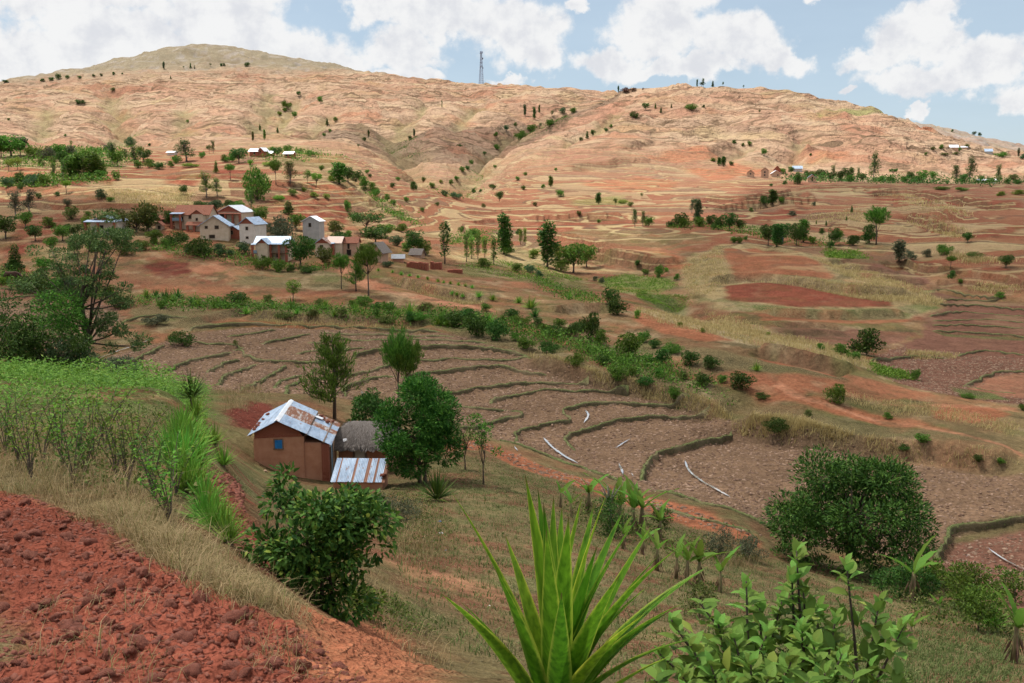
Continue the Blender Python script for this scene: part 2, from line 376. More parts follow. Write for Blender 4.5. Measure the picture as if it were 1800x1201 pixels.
def seg_dist(P, L, md=1e9):
    """signed distance of points P to polyline L (positive on its left, at most md) and the share along it"""
    P = np.asarray(P, np.float32); L = np.asarray(L, np.float32)
    best = np.full(len(P), min(md, 1e9), np.float32); sg = np.ones(len(P), np.float32); al = np.zeros(len(P), np.float32); m = len(L)-1
    for i in range(m):
        a, b = L[i], L[i+1]; ab = b-a; l2 = ab @ ab + 1e-9
        if md < 1e8:
            lo = np.minimum(a, b)-md; hi = np.maximum(a, b)+md
            J = np.nonzero((P[:, 0] > lo[0]) & (P[:, 0] < hi[0]) & (P[:, 1] > lo[1]) & (P[:, 1] < hi[1]))[0]
            if not len(J): continue
            Q = P[J]
        else: J = slice(None); Q = P
        q = Q - a; t = np.clip((q @ ab)/l2, 0, 1); d = q - t[:, None]*ab
        dd = np.hypot(d[:, 0], d[:, 1]); w = dd < best[J]
        if md < 1e8: K = J[w]
        else: K = w
        best[K] = dd[w]; sg[K] = np.sign(ab[0]*q[w, 1] - ab[1]*q[w, 0]); al[K] = (i+t[w])/m
    return best*sg, al
XF, YF = XG.ravel(), YG.ravel()
def near(L, w):
    m = (XF > L[:, 0].min()-w) & (XF < L[:, 0].max()+w) & (YF > L[:, 1].min()-w) & (YF < L[:, 1].max()+w)
    return np.nonzero(m)[0]

# field edges: (points left to right, step height, reach uphill, reach downhill, green bund?)
BUNDS = [
 ([(327,583),(360,575),(483,570),(600,572),(700,578),(780,585)], .7, 3, 5, 1), ([(620,630),(633,622),(680,615),(740,612),(820,610),(873,617),(930,628)], .8, 5, 5, 1),
 ([(590,668),(613,662),(650,653),(700,640),(747,635),(813,632),(917,630),(930,632)], .5, 3, 3, 1), ([(607,697),(605,684),(633,673),(662,664),(700,661)], .5, 3, 3, 1),
 ([(700,664),(727,660),(813,650),(873,645),(950,652),(972,656)], .7, 3, 4, 1), ([(735,702),(770,695),(853,683),(933,672),(1017,668),(1035,668)], .6, 3, 3, 1),
 ([(862,710),(883,700),(967,685),(1033,680),(1087,682),(1105,685)], .5, 3, 4, 1), ([(790,757),(840,752),(863,747),(887,737),(917,732),(913,725),(890,722)], .4, 2, 3, 1),
 ([(907,777),(910,763),(933,755),(997,743),(1001,737),(988,725),(1007,718),(1083,707),(1190,705),(1212,709)], .6, 3, 4, 1),
 ([(1010,792),(995,778),(997,763),(1017,757),(1100,738),(1200,727),(1248,724)], .6, 4, 4, 1), ([(1127,847),(1140,817),(1167,798),(1200,788),(1250,772),(1280,763),(1288,752)], .8, 5, 6, 1),
 ([(1640,985),(1670,952),(1667,938),(1683,929),(1750,922),(1830,905)], .8, 5, 5, 1), ([(1150,865),(1200,877),(1250,893),(1340,925),(1380,945)], -.5, 2, 3, 1), ([(1150,893),(1200,908),(1243,920),(1330,945)], -.5, 2, 2, 1),
 ([(287,653),(333,637),(407,618)], .5, 3, 3, 1), ([(363,656),(395,640),(420,630)], .5, 3, 3, 1), ([(383,679),(400,660),(450,638)], .5, 2, 2, 1), ([(423,688),(467,667),(495,649),(500,640)], .5, 2, 2, 1),
 ([(483,685),(493,670),(533,660)], .4, 2, 2, 1), ([(503,692),(510,677),(550,667),(590,662)], .4, 2, 2, 1), ([(413,613),(447,632),(497,637),(540,638),(600,636)], .5, 3, 3, 1),
 ([(333,602),(407,607),(430,615)], .4, 3, 3, 1), ([(457,605),(500,597),(547,587)], .4, 3, 3, 1), ([(400,592),(443,587),(483,578)], .4, 3, 3, 1), ([(193,645),(257,625),(287,607)], .5, 3, 3, 1),
 ([(0,507),(40,510),(90,514)], .5, 3, 3, 1), ([(0,529),(40,523),(90,517)], .5, 3, 3, 1), ([(215,566),(260,556),(330,560)], .5, 3, 3, 1), ([(640,600),(700,596),(790,602),(860,606)], .4, 2, 2, 1),
 ([(600,655),(560,650),(545,660)][::-1], .4, 2, 2, 1), ([(540,604),(600,598),(640,600)], .4, 2, 2, 1), ([(640,615),(600,620),(560,618),(520,622)][::-1], .4, 2, 2, 1), ([(700,705),(780,712),(850,720),(890,722)], .4, 2, 2, 1), ([(880,775),(940,795),(1000,818),(1060,838),(1130,862)], -.4, 2, 2, 1), ([(560,585),(640,588),(720,590),(800,594)], .4, 2, 2, 1),
 ([(1633,513),(1667,513),(1767,530)], .7, 4, 5, 1), ([(1660,527),(1710,527),(1763,529)], .5, 3, 3, 1), ([(1645,537),(1713,537),(1810,546)], .6, 3, 3, 1), ([(1633,557),(1693,548),(1810,556)], .5, 3, 3, 1),
 ([(1640,564),(1733,563),(1810,568)], .5, 3, 3, 1), ([(1640,573),(1720,573),(1810,578)], .5, 3, 3, 1), ([(1637,582),(1720,586),(1810,594)], .6, 3, 4, 1), ([(1683,627),(1733,617),(1810,627)], .5, 3, 3, 1),
 ([(1693,680),(1720,668),(1745,658),(1770,654),(1820,654)], .5, 3, 3, 1), ([(1690,677),(1720,684),(1783,692)], .3, 2, 2, 1), ([(1360,585),(1430,585),(1493,587)], .6, 4, 4, 0), ([(1357,572),(1430,573),(1490,578)], .6, 4, 4, 0),
 ([(1527,633),(1600,628),(1667,630)], .5, 4, 4, 1), ([(1450,460),(1520,460),(1593,463)], .8, 5, 5, 0), ([(1473,472),(1530,474),(1590,482)], .8, 5, 5, 0), ([(1500,482),(1560,488),(1630,499)], .8, 5, 5, 0), ([(1620,505),(1660,506),(1740,516)], .6, 4, 4, 0),
]
# steeper earth banks, same form
BANKS = [
 ([(1040,447),(1080,455),(1130,462),(1175,470)], 3.2, 9, 6, 0), ([(970,548),(1010,543),(1050,541),(1085,543)], 1.4, 4, 5, 0), ([(1330,613),(1400,628),(1450,640),(1500,655)], 1.8, 4, 5, 0),
 ([(1280,742),(1400,768),(1500,782),(1600,795),(1700,806),(1800,820)], 1.5, 7, 5, 0), ([(930,632),(1000,655),(1060,672),(1120,683),(1200,705),(1280,735)], 1.3, 6, 5, 0),
 ([(440,552),(540,562),(640,566),(760,572)], .9, 4, 4, 0), ([(340,566),(400,552),(440,552)], .7, 3, 4, 0), ([(690,490),(760,512),(860,532)], 1.2, 5, 4, 0), ([(60,362),(160,362),(250,365)], 1.5, 6, 6, 0),
 ([(1240,495),(1330,488),(1400,494),(1500,510),(1620,520)], 1.4, 5, 6, 0), ([(1340,548),(1440,553),(1600,552)], 1.2, 4, 5, 0), ([(960,412),(1030,425),(1100,437)], 1.5, 7, 6, 0), ([(930,388),(1000,384),(1100,382)], 2.0, 8, 8, 0),
 ([(1230,352),(1320,350),(1400,338)], 3, 10, 10, 0), ([(1250,370),(1340,360),(1440,350)], 3, 10, 10, 0), ([(1400,333),(1500,334),(1580,333)], 2.5, 12, 12, 0), ([(1520,345),(1590,337),(1680,352),(1790,372)], 2.5, 10, 10, 0),
 ([(1560,362),(1640,372),(1700,392)], 2.2, 8, 8, 0), ([(1590,380),(1660,402),(1700,415)], 2, 8, 8, 0), ([(1460,395),(1540,397),(1600,408)], 2, 8, 8, 0), ([(1580,460),(1620,475),(1660,482)], 2, 6, 6, 0), ([(1700,480),(1760,492),(1810,505)], 1.6, 6, 6, 0), ([(1640,500),(1700,502),(1790,515)], 1.2, 5, 5, 0),
 ([(640,352),(700,372),(740,390)], 1.5, 8, 8, 0), ([(830,392),(880,388),(950,392)], 1.2, 6, 6, 0), ([(820,372),(900,370),(960,372)], 1.2, 6, 6, 0), ([(430,322),(500,326),(560,335)], 1.5, 6, 6, 0),
 ([(767,148),(800,147),(830,150),(890,152)], 12, 25, 40, 0), ([(400,137),(440,132),(500,133),(560,136)], 7, 20, 30, 0), ([(150,152),(230,157),(290,163)], 7, 20, 30, 0), ([(1300,180),(1400,196),(1500,212)], 4, 15, 20, 0),
 ([(1240,268),(1290,260),(1380,266),(1450,262)], 5, 15, 20, 0), ([(1000,300),(1060,290),(1150,282)], 4, 12, 16, 0), ([(1080,262),(1150,255),(1220,262)], 4, 12, 16, 0),
]
# gullies: points, half width, depth
GULL = [
 ([(640,205),(680,218),(710,255),(740,290),(770,318),(790,345)], 26, 13), ([(1140,160),(1080,176),(1000,190),(935,214),(873,250),(830,285),(795,320)], 26, 14), ([(1130,188),(1085,205),(1037,232),(1000,245),(960,262)], 12, 5),
 ([(195,150),(205,190),(215,228),(235,255)], 26, 12), ([(483,150),(465,187),(455,210),(450,243)], 18, 7), ([(525,158),(500,187),(490,207),(478,240)], 20, 9), ([(760,172),(720,205),(700,225)], 18, 8), ([(850,180),(820,200),(800,225)], 16, 6),
 ([(600,190),(560,215),(530,250)], 15, 6), ([(1180,520),(1200,540),(1225,562)], 4, 1.5), ([(1330,250),(1290,270),(1265,285)], 10, 4), ([(1420,230),(1400,262),(1392,290)], 10, 4), ([(330,180),(320,215),(330,250)], 18, 6), ([(90,180),(70,215),(60,250)], 18, 6),
]
zf = ZG.ravel().copy(); dry_bank = np.zeros_like(zf); gully_w = np.zeros_like(zf)
bund_lines = []
for pl, A_, up, dn, green in BUNDS + BANKS:
    big = A_ > 3.5
    A_ = A_*.65 if green else A_
    Ln = G0.line(pl, 6.0 if big else 1.2)
    if green: bund_lines.append((G0.line(pl, 0.35), A_))
    I = near(Ln, max(up, dn)); P = np.stack([XF[I], YF[I]], 1)
    s, al = seg_dist(P, Ln, max(up, dn)*1.05 + (10 if big else 1))
    jit = fbm(P[:, 0], P[:, 1], 4.0 if not big else 30.0, 3)*(0.0 if green else (0.8 if not big else 9.0)); s = s + jit
    endf = sstep(0, .08, al)*sstep(1, .92, al)
    off = np.where(s >= 0, np.clip(1 - s/up, 0, 1), -np.clip(1 + s/dn, 0, 1))*abs(A_)/2*endf*(1 if A_ > 0 else -1)
    w = 0.25 if green else (0.35 if not big else 2.5)
    off *= np.clip(np.abs(s)/w, 0, 1)
    zf[I] += off
    if not green: dry_bank[I] = np.maximum(dry_bank[I], np.exp(-((s + w*1.0)/(w*2.2 + abs(A_)*0.25))**2)*endf)
for pl, hw, dp in GULL:
    Ln = G0.line(pl, 8.0); I = near(Ln, hw*2.2); P = np.stack([XF[I], YF[I]], 1)
    s, al = seg_dist(P, Ln, hw*2.2); s = s + fbm(P[:, 0], P[:, 1], hw*1.6, 3)*hw*.7
    g = np.exp(-(np.abs(s)/hw/.75)**1.4)*sstep(0, .15, al)*sstep(1.0, .9, al)
    zf[I] -= dp*1.4*g; gully_w[I] = np.maximum(gully_w[I], g)
# hillside relief: spurs, small terraces cut along the contours, scars
rf = RG.ravel(); farw = sstep(420, 800, rf); midw = sstep(120, 240, rf)
rid = 1 - np.abs(fbm(XF, YF, 150, 4, .55))*2.2
zf += farw*(11*(rid-0.6) + 4.5*fbm(XF, YF, 42, 3, .6))
hz = zf + 2.0*fbm(XF, YF, 60, 3)
tz = 8.0; ph = hz/tz - np.floor(hz/tz)
tmask = farw*sstep(-.15, .2, fbm(XF, YF, 90, 2))*sstep(2600, 1500, rf)
zf += tmask*3.2*(np.where(ph < .82, ph/.82, (1-ph)/.18)-.5)
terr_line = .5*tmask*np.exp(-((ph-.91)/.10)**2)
tz2 = 1.5; hz2 = zf + 0.8*fbm(XF, YF, 25, 3); ph2 = hz2/tz2 - np.floor(hz2/tz2)
tm2 = midw*(1-farw)*sstep(-.25, .1, fbm(XF+300, YF, 45, 2))*(rf > 0)
zf += tm2*1.15*(np.where(ph2 < .8, ph2/.8, (1-ph2)/.2)-.5)
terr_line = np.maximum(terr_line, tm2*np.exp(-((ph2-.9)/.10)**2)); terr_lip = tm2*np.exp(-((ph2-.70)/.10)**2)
zf += (1-farw)*midw*0.45*fbm(XF, YF, 9, 3) + (1-midw)*sstep(12, 30, rf)*0.10*fbm(XF, YF, 3.0, 4)

# ------------------------------------------------------------------ what grows or lies where: outlines traced as (u, v) and laid on the ground
def poly_w(pl, feather, jit=0.0, js=5.0, P0=None):
    P = np.array([G0.hit(u, v)[:2] for u, v in pl]) if P0 is None else np.asarray(P0, float)
    P = np.vstack([P, P[:1]]); P = resample(P, max(0.5, np.ptp(P, axis=0).max()/30))
    I = near(P, feather*3+jit)
    X = XF[I] + (fbm(XF[I], YF[I], js, 3)*jit if jit else 0); Y = YF[I] + (fbm(XF[I]+91, YF[I]+17, js, 3)*jit if jit else 0)
    ins = np.zeros(len(I), bool)
    for i in range(len(P)-1):
        a, b = P[i], P[i+1]; c = (a[1] > Y) != (b[1] > Y)
        if not c.any(): continue
        with np.errstate(divide='ignore', invalid='ignore'):
            xi = (b[0]-a[0])*(Y-a[1])/(b[1]-a[1]) + a[0]
        ins ^= c & (X < xi)
    d, _ = seg_dist(np.stack([X, Y], 1), P, feather*1.05)
    sd = np.where(ins, np.abs(d), -np.abs(d))
    return I, sstep(-feather, feather, sd)
C = dict(red=(.255,.088,.058), dred=(.18,.062,.045), orange=(.35,.145,.085), tan=(.25,.165,.108), brown=(.225,.120,.085), dry=(.35,.265,.140), pale=(.42,.325,.205),
         green=(.105,.145,.045), lime=(.17,.21,.06), olive=(.165,.130,.068), path=(.46,.235,.145), hill=(.395,.275,.195), hillr=(.33,.18,.125), rock=(.27,.245,.225), scrub=(.15,.15,.07), rust=(.36,.15,.085))
C = {k: np.array(v) for k, v in C.items()}
n1 = fbm(XF, YF, 28, 4); n2 = fbm(XF+500, YF-70, 7, 4); n3 = fbm(XF-90, YF+40, 140, 4); n4 = fbm(XF+33, YF+71, 1.6, 4)
def mix(a, b, w): return a + (b-a)*np.clip(w, 0, 1)[:, None]
colr = np.tile(C['olive'], (len(XF), 1))
colr = mix(colr, np.array([.27, .135, .082]), sstep(60, 130, rf)*.8)
colr = mix(colr, C['red'], sstep(.0, .35, n2)*0.55*(1-farw))
colr = mix(colr, C['dry'], sstep(.0, .35, n1)*0.5)
colr = mix(colr, C['green'], sstep(.15, .4, fbm(XF+9, YF+5, 18, 3))*0.45*(1-farw))
hillc = mix(np.tile(C['hill'], (len(XF), 1)), C['hillr'], sstep(.05, .35, n3)*.75)
hillc = mix(hillc, C['pale'], sstep(-.0, .3, n1)*.45)
hillc = mix(hillc, C['dry'], sstep(.1, .4, fbm(XF+77, YF, 60, 4))*.7)
hillc = mix(hillc, C['orange'], sstep(.22, .36, fbm(XF-377, YF+50, 75, 3))*.55)
colr = mix(colr, hillc, sstep(230, 420, rf))
zmask = np.zeros_like(zf); plough = np.zeros_like(zf); grassy = np.full_like(zf, .3)
ZONES = [  # outline, colour, feather m, jitter m, plough, grass, strength
 ([(-60,1260),(-60,868),(60,872),(180,915),(260,975),(340,1040),(440,1075),(560,1120),(640,1190),(660,1260)], 'red', .18, .5, 1, 0, 1),
 ([(500,1060),(560,1075),(640,1090),(730,1130),(830,1230),(640,1230),(560,1130)], 'rust', .3, .5, .6, .1, 1),
 ([(-60,740),(-60,655),(200,650),(370,665),(380,705),(330,730),(200,745)], 'green', .6, 1, 0, .6, .8),
 ([(368,845),(420,840),(430,900),(470,960),(520,1010),(470,1010),(420,960),(375,920)], 'red', .3, .6, .8, 0, 1),
 ([(275,830),(320,775),(335,790),(300,850)], 'path', .3, .4, .2, 0, 1),
 ([(395,728),(440,705),(480,712),(470,745),(405,750)], 'dred', .4, 1, .6, 0, 1),
 ([(370,810),(450,800),(440,860),(380,850)], 'olive', .5, 1, 0, .8, .8),
 ([(700,850),(850,790),(1000,850),(1250,960),(1500,1010),(1790,1080),(1790,1200),(1000,1200),(760,1100),(700,950)], 'olive', 1.5, 3, .1, .5, .85),
 ([(770,800),(850,790),(960,838),(1060,872),(1200,925),(1330,960),(1330,940),(1200,890),(1060,850),(900,795),(800,770)], 'rust', .3, 1, .8, .1, 1),
 ([(690,960),(760,930),(830,960),(900,1050),(850,1100),(760,1050)], 'dred', 1.5, 3, .2, .3, .55),
 ([(680,985),(740,1000),(830,1020),(900,1045),(890,1060),(800,1040),(700,1010)], 'path', .3, .5, .1, .1, .6),
 # ploughed rice terraces of the valley floor
 ([(170,660),(190,625),(290,600),(330,585),(420,572),(600,574),(780,586),(900,605),(930,632),(1010,660),(1090,684),(1190,705),(1290,738),(1400,766),(1500,785),(1600,800),(1700,815),(1820,838),(1820,905),(1680,930),(1665,960),(1620,985),(1340,925),(1200,880),(1060,840),(960,800),(880,775),(800,755),(700,720),(560,695),(420,690),(300,672)], 'tan', .5, .3, 1, 0, 1),
 ([(1640,990),(1680,950),(1830,915),(1830,1100),(1760,1060),(1700,1020)], 'brown', .4, .5, 1, 0, 1),
 ([(-40,530),(90,520),(200,530),(215,560),(160,610),(-40,600)], 'tan', .5, .8, 1, 0, 1), ([(-40,500),(90,512),(230,530),(210,545),(60,522),(-40,528)], 'brown', .4, .8, .8, 0, .9),
 # bank and hedge foot above the terraces
 ([(230,520),(420,530),(600,545),(760,560),(880,575),(1000,605),(1150,650),(1280,700),(1300,740),(1190,702),(1010,657),(930,628),(780,583),(600,570),(420,568),(300,590),(230,560)], 'olive', .6, 1.2, .1, .7, .9),
 ([(340,560),(480,562),(640,566),(760,574),(760,578),(600,573),(420,572)], 'rust', .3, .6, .5, 0, .8),
 # fields and path to the right of the terraces
 ([(930,590),(1000,600),(1100,635),(1200,660),(1300,665),(1430,690),(1400,700),(1250,680),(1150,655),(1040,625)], 'orange', .5, 1, .6, .1, .7),
 ([(1250,660),(1400,650),(1540,670),(1640,690),(1640,705),(1500,700),(1380,690)], 'orange', .6, 1, .5, .2, .75), ([(1290,680),(1400,692),(1600,735),(1680,760),(1600,755),(1450,725),(1330,700)], 'rust', .5, 1, .6, .1, .9),
 ([(1300,712),(1450,735),(1600,760),(1790,795),(1790,815),(1600,790),(1400,760),(1300,735)], 'olive', .6, 1, .1, .7, .6),
 ([(1355,675),(1372,672),(1420,700),(1600,745),(1800,800),(1800,806),(1600,752),(1400,702)], 'path', .2, .3, 0, 0, .9), ([(1540,710),(1700,712),(1790,718),(1790,724),(1640,717)], 'path', .2, .3, 0, 0, .8),
 ([(1640,720),(1730,716),(1780,730),(1720,745),(1640,735)], 'rust', .3, .6, .8, 0, .9),
 ([(1120,540),(1200,560),(1290,580),(1420,600),(1540,640),(1540,655),(1420,625),(1300,605),(1200,580),(1120,556)], 'pale', .6, 1, 0, 1, .95),
 ([(1125,548),(1200,572),(1290,600),(1230,600),(1160,585),(1110,560)], 'rust', .4, .6, .8, .1, .9),
 ([(1000,610),(1100,590),(1200,610),(1330,625),(1480,655),(1480,668),(1330,655),(1200,650),(1100,635)], 'olive', .8, 1.5, .1, .7, .9),
 ([(1330,612),(1430,635),(1500,655),(1490,665),(1420,648),(1340,630)], 'orange', .4, .8, .3, .2, .9),
 # right-hand valley floor
 ([(1520,640),(1560,615),(1620,590),(1640,510),(1830,540),(1830,715),(1690,700),(1560,665)], 'brown', .6, 1, 1, 0, 1), ([(1690,690),(1740,662),(1780,655),(1830,655),(1830,700),(1760,697)], 'path', .4, .4, .3, 0, .55),
 ([(1350,575),(1500,578),(1620,585),(1560,610),(1500,605),(1380,600)], 'brown', .5, .8, .6, .1, .9), ([(1440,458),(1600,465),(1640,500),(1530,490),(1450,470)], 'brown', .6, 1, .8, 0, 1),
 ([(1530,640),(1590,655),(1600,668),(1545,660)], 'green', .4, .6, 0, .8, 1), ([(1670,680),(1740,690),(1780,705),(1700,700)], 'green', .4, .6, 0, .8, .9), ([(1590,512),(1640,510),(1640,516),(1600,518)], 'lime', .4, .4, 0, .5, .9), ([(1640,582),(1820,592),(1820,599),(1660,590)], 'green', .3, .4, 0, .6, .6),
 # rounded hill on the right with its grass margins
 ([(1190,470),(1260,430),(1330,428),(1450,450),(1560,490),(1660,530),(1650,545),(1560,560),(1380,555),(1270,545),(1230,520),(1200,500)], 'dry', 1.2, 2, 0, 1, .9),
 ([(1268,437),(1330,434),(1440,460),(1470,490),(1400,488),(1330,487),(1290,492)], 'orange', .8, 1, .7, .1, .95), ([(1275,502),(1330,492),(1400,496),(1500,515),(1570,530),(1560,540),(1400,540),(1280,528)], 'red', .6, 1, .7, .1, 1),
 ([(1285,530),(1400,543),(1560,545),(1650,530),(1660,540),(1600,556),(1400,556),(1310,548)], 'green', .6, 1, 0, .9, .9), ([(1330,552),(1450,556),(1600,556),(1600,566),(1450,568),(1340,564)], 'rust', .5, .8, .5, .1, .9),
 ([(1200,540),(1290,560),(1360,580),(1340,600),(1260,580),(1210,560)], 'dry', .8, 1.5, 0, .9, .7),
 # red fields on the long right slope
 ([(1200,400),(1300,380),(1400,362),(1430,352),(1420,375),(1350,395),(1280,402)], 'red', 2, 3, .4, .1, .95), ([(1240,352),(1330,342),(1430,338),(1430,346),(1330,358),(1250,362)], 'red', 2, 3, .3, .1, .9), ([(1220,345),(1260,352),(1275,362),(1225,372)], 'dred', 2, 2, .3, .1, .9),
 ([(1300,322),(1500,322),(1800,326),(1800,333),(1500,332),(1300,330)], 'dred', 3, 3, .3, .2, .8), ([(1520,342),(1580,337),(1600,350),(1580,363),(1530,350)], 'red', 2, 2, .3, .1, .95), ([(1590,334),(1700,350),(1800,352),(1800,372),(1700,362),(1620,350)], 'red', 2, 2, .3, .1, .95),
 ([(1560,370),(1640,378),(1690,410),(1670,420),(1600,395)], 'red', 2, 2, .3, .1, .95), ([(1700,415),(1760,400),(1810,392),(1810,405),(1740,420),(1700,432)], 'red', 1.5, 2, .4, .1, .95), ([(1580,458),(1640,455),(1680,478),(1640,484)], 'red', 1, 2, .4, .1, .95), ([(1690,475),(1810,462),(1810,480),(1730,485)], 'red', 1, 2, .4, .1, .95),
 ([(1660,490),(1810,500),(1810,512),(1690,500)], 'red', 1, 2, .4, .1, .95), ([(1480,380),(1540,375),(1580,395),(1520,398)], 'dry', 2, 3, 0, .8, .7), ([(1450,395),(1510,398),(1560,420),(1480,415)], 'rust', 1.5, 2, .3, .2, .8),
 ([(1300,395),(1400,398),(1390,408),(1320,408)], 'green', 1.5, 2, 0, .7, .8), ([(1450,440),(1500,442),(1530,455),(1460,455)], 'green', 1, 1.5, 0, .8, 1), ([(1500,428),(1570,436),(1550,448),(1510,440)], 'olive', 1, 1.5, 0, .5, .8),
 # centre field and green plots
 ([(905,400),(960,388),(1040,382),(1110,386),(1130,398),(1080,405),(1020,402),(960,410)], 'red', 1.5, 2, .4, .1, .95), ([(960,412),(1050,402),(1200,408),(1260,425),(1180,440),(1100,435),(1030,424)], 'olive', 1.5, 2, .1, .5, .75), ([(1080,450),(1160,445),(1220,465),(1190,478),(1120,465)], 'rust', 1, 1.5, .4, .1, .9),
 ([(1040,448),(1100,455),(1180,472),(1170,482),(1100,478),(1040,470)], 'dred', .8, 1.2, .1, .2, .7),
 ([(1050,490),(1100,482),(1180,490),(1190,505),(1160,515),(1090,515),(1060,505)], 'lime', .8, 1, .2, .5, 1), ([(1120,515),(1200,520),(1215,535),(1170,540),(1130,530)], 'green', .8, 1, .2, .6, 1), ([(800,465),(880,455),(960,470),(1030,490),(1040,510),(960,500),(880,490),(800,480)], 'green', 1.2, 2, 0, .8, .7),
 ([(780,445),(900,430),(1000,450),(1000,470),(900,462),(800,460)], 'dry', 1.5, 2, 0, .8, .9), ([(950,500),(1010,520),(1060,530),(1000,525)], 'orange', .6, .8, .2, .1, .8),
 # road, yard and slopes of the near village
 ([(600,470),(650,488),(760,520),(880,548),(860,548),(740,528),(640,506),(590,490)], 'path', .5, .6, .1, 0, 1), ([(270,395),(350,398),(360,420),(290,412)], 'orange', 1, 1.5, .2, 0, 1), ([(330,470),(420,455),(425,500),(400,505),(395,480),(330,480)], 'path', .6, .8, .1, 0, .6),
 ([(250,470),(280,455),(330,462),(335,478),(290,490)], 'dred', .6, .8, .6, 0, 1), ([(410,470),(560,472),(620,490),(600,510),(480,505),(400,500)], 'olive', 1, 2, 0, .7, .9), ([(240,500),(400,505),(600,520),(580,535),(400,525),(250,520)], 'rust', 1, 2, .2, .4, .6),
 ([(0,435),(60,420),(105,412),(105,425),(60,440),(20,455),(0,455)], 'red', .8, 1.5, .4, 0, 1), ([(20,385),(110,375),(110,405),(20,425)], 'red', 1, 2, .4, .1, .9), ([(0,455),(30,455),(50,480),(0,480)], 'rust', .8, 1.5, .3, .2, .9), ([(60,430),(130,440),(120,470),(70,460)], 'dry', 1, 2, 0, .7, .6),
 # knoll behind the village
 ([(110,318),(150,308),(160,325),(120,332)], 'red', 1.5, 1.5, .4, .1, 1), ([(170,300),(250,293),(260,302),(190,325),(170,320)], 'red', 1.5, 1.5, .4, .1, 1), ([(280,310),(360,303),(370,315),(340,328),(300,322)], 'red', 1.5, 2, .3, .1, 1), ([(380,300),(440,296),(440,315),(390,318)], 'red', 1.5, 2, .3, .1, 1),
 ([(180,330),(330,330),(340,370),(260,365),(180,355)], 'dry', 1.5, 3, .1, .7, .8), ([(60,330),(160,335),(200,352),(80,360)], 'rust', 1.5, 3, .2, .4, .7), ([(460,350),(540,345),(620,368),(610,395),(500,375)], 'red', 1.5, 2, .4, .1, 1), ([(510,315),(620,330),(620,345),(520,335)], 'orange', 1.5, 2, .3, .1, 1), ([(0,300),(80,295),(90,312),(0,322)], 'orange', 2, 3, .3, .1, .9),
 ([(540,300),(640,310),(700,345),(650,345),(560,320)], 'dry', 2, 3, 0, .8, .7), ([(600,345),(680,350),(740,385),(680,385)], 'dry', 2, 3, 0, .8, .8), ([(620,290),(700,295),(730,330),(660,320)], 'hillr', 3, 5, .2, .2, .9), ([(560,275),(640,270),(640,285),(570,290)], 'red', 3, 4, .3, .1, .8),
 # hillside fields
 ([(1010,320),(1130,310),(1200,318),(1180,335),(1080,338)], 'orange', 4, 5, .2, .1, .85), ([(1110,275),(1220,262),(1300,275),(1200,285)], 'orange', 4, 6, .2, .1, .8), ([(1200,300),(1290,290),(1350,305),(1260,318)], 'orange', 4, 6, .2, .1, .9), ([(1400,262),(1480,258),(1500,285),(1420,282)], 'orange', 4, 6, .2, .1, .7),
 ([(930,285),(1000,262),(1080,250),(1090,262),(1010,282)], 'hillr', 4, 6, .2, .1, .8), ([(1040,190),(1100,185),(1090,200),(1050,210)], 'hillr', 5, 6, .1, .1, .8), ([(1600,225),(1680,240),(1690,248),(1620,238)], 'orange', 5, 6, .1, .1, .9), ([(1290,145),(1330,148),(1300,158),(1230,158)], 'hillr', 5, 6, .1, .1, .9), ([(1430,205),(1570,208),(1570,214),(1440,213)], 'lime', 3, 3, 0, .5, .7),
 ([(1000,348),(1100,345),(1110,362),(1000,360)], 'lime', 3, 4, 0, .6, .7), ([(780,300),(830,295),(850,330),(800,340)], 'lime', 3, 8, 0, .5, .5),
 ([(0,270),(70,268),(150,262),(220,275),(220,300),(100,300),(0,295)], 'scrub', 4, 5, 0, .6, .7), ([(420,262),(540,262),(620,285),(600,300),(480,290)], 'lime', 4, 5, 0, .6, .45),
]
for pl, cn, fe, ji, pw, gr, st in ZONES:
    I, w = poly_w(pl, fe, ji, max(2.0, ji*3)); w = w*st
    zmask[I] = np.maximum(zmask[I], w); colr[I] = mix(colr[I], C[cn], w); plough[I] = plough[I]*(1-w) + pw*w; grassy[I] = grassy[I]*(1-w) + gr*w
# summit pastures and bare rock of the far tops
top = sstep(1450, 1700, rf)*sstep(0.2, -0.1, THG.ravel())*sstep(120, 190, zf); colr = mix(colr, np.array([.215, .19, .14]), top*.95)
colr = mix(colr, C['rock'], top*sstep(.12, .3, n1)*.8)
rr_ = sstep(1280, 1400, rf)*sstep(.2, .3, THG.ravel()); colr = mix(colr, C['rock'], rr_*(.55+.4*sstep(-.1, .2, n1)))
colr = mix(colr, C['scrub'], gully_w*.65*sstep(.35, .8, gully_w + .5*n1)); grassy = np.maximum(grassy, gully_w*.6)
colr = mix(colr, np.array([.17, .115, .075]), dry_bank*.75*(1-farw)); colr = mix(colr, np.array([.27, .13, .09]), dry_bank*.8*farw)
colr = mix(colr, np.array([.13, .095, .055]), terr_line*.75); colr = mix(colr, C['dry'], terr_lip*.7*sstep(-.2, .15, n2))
nw = sstep(75, 45, rf)*(1-plough)*np.clip(grassy*1.7, 0, 1)
colr = mix(colr, C['dred'], nw*sstep(-.06, .22, fbm(XF+12, YF+3, 2.6, 4, .6))*.8); colr = mix(colr, np.array([.12, .135, .055]), nw*sstep(-.05, .25, fbm(XF-12, YF+31, 2.8, 4, .65))*.8); colr = mix(colr, C['dry']*.75, nw*sstep(.1, .35, fbm(XF-2, YF-31, 1.2, 3, .6))*.45)
mw = sstep(60, 90, rf)*sstep(330, 240, rf)*(1-plough)
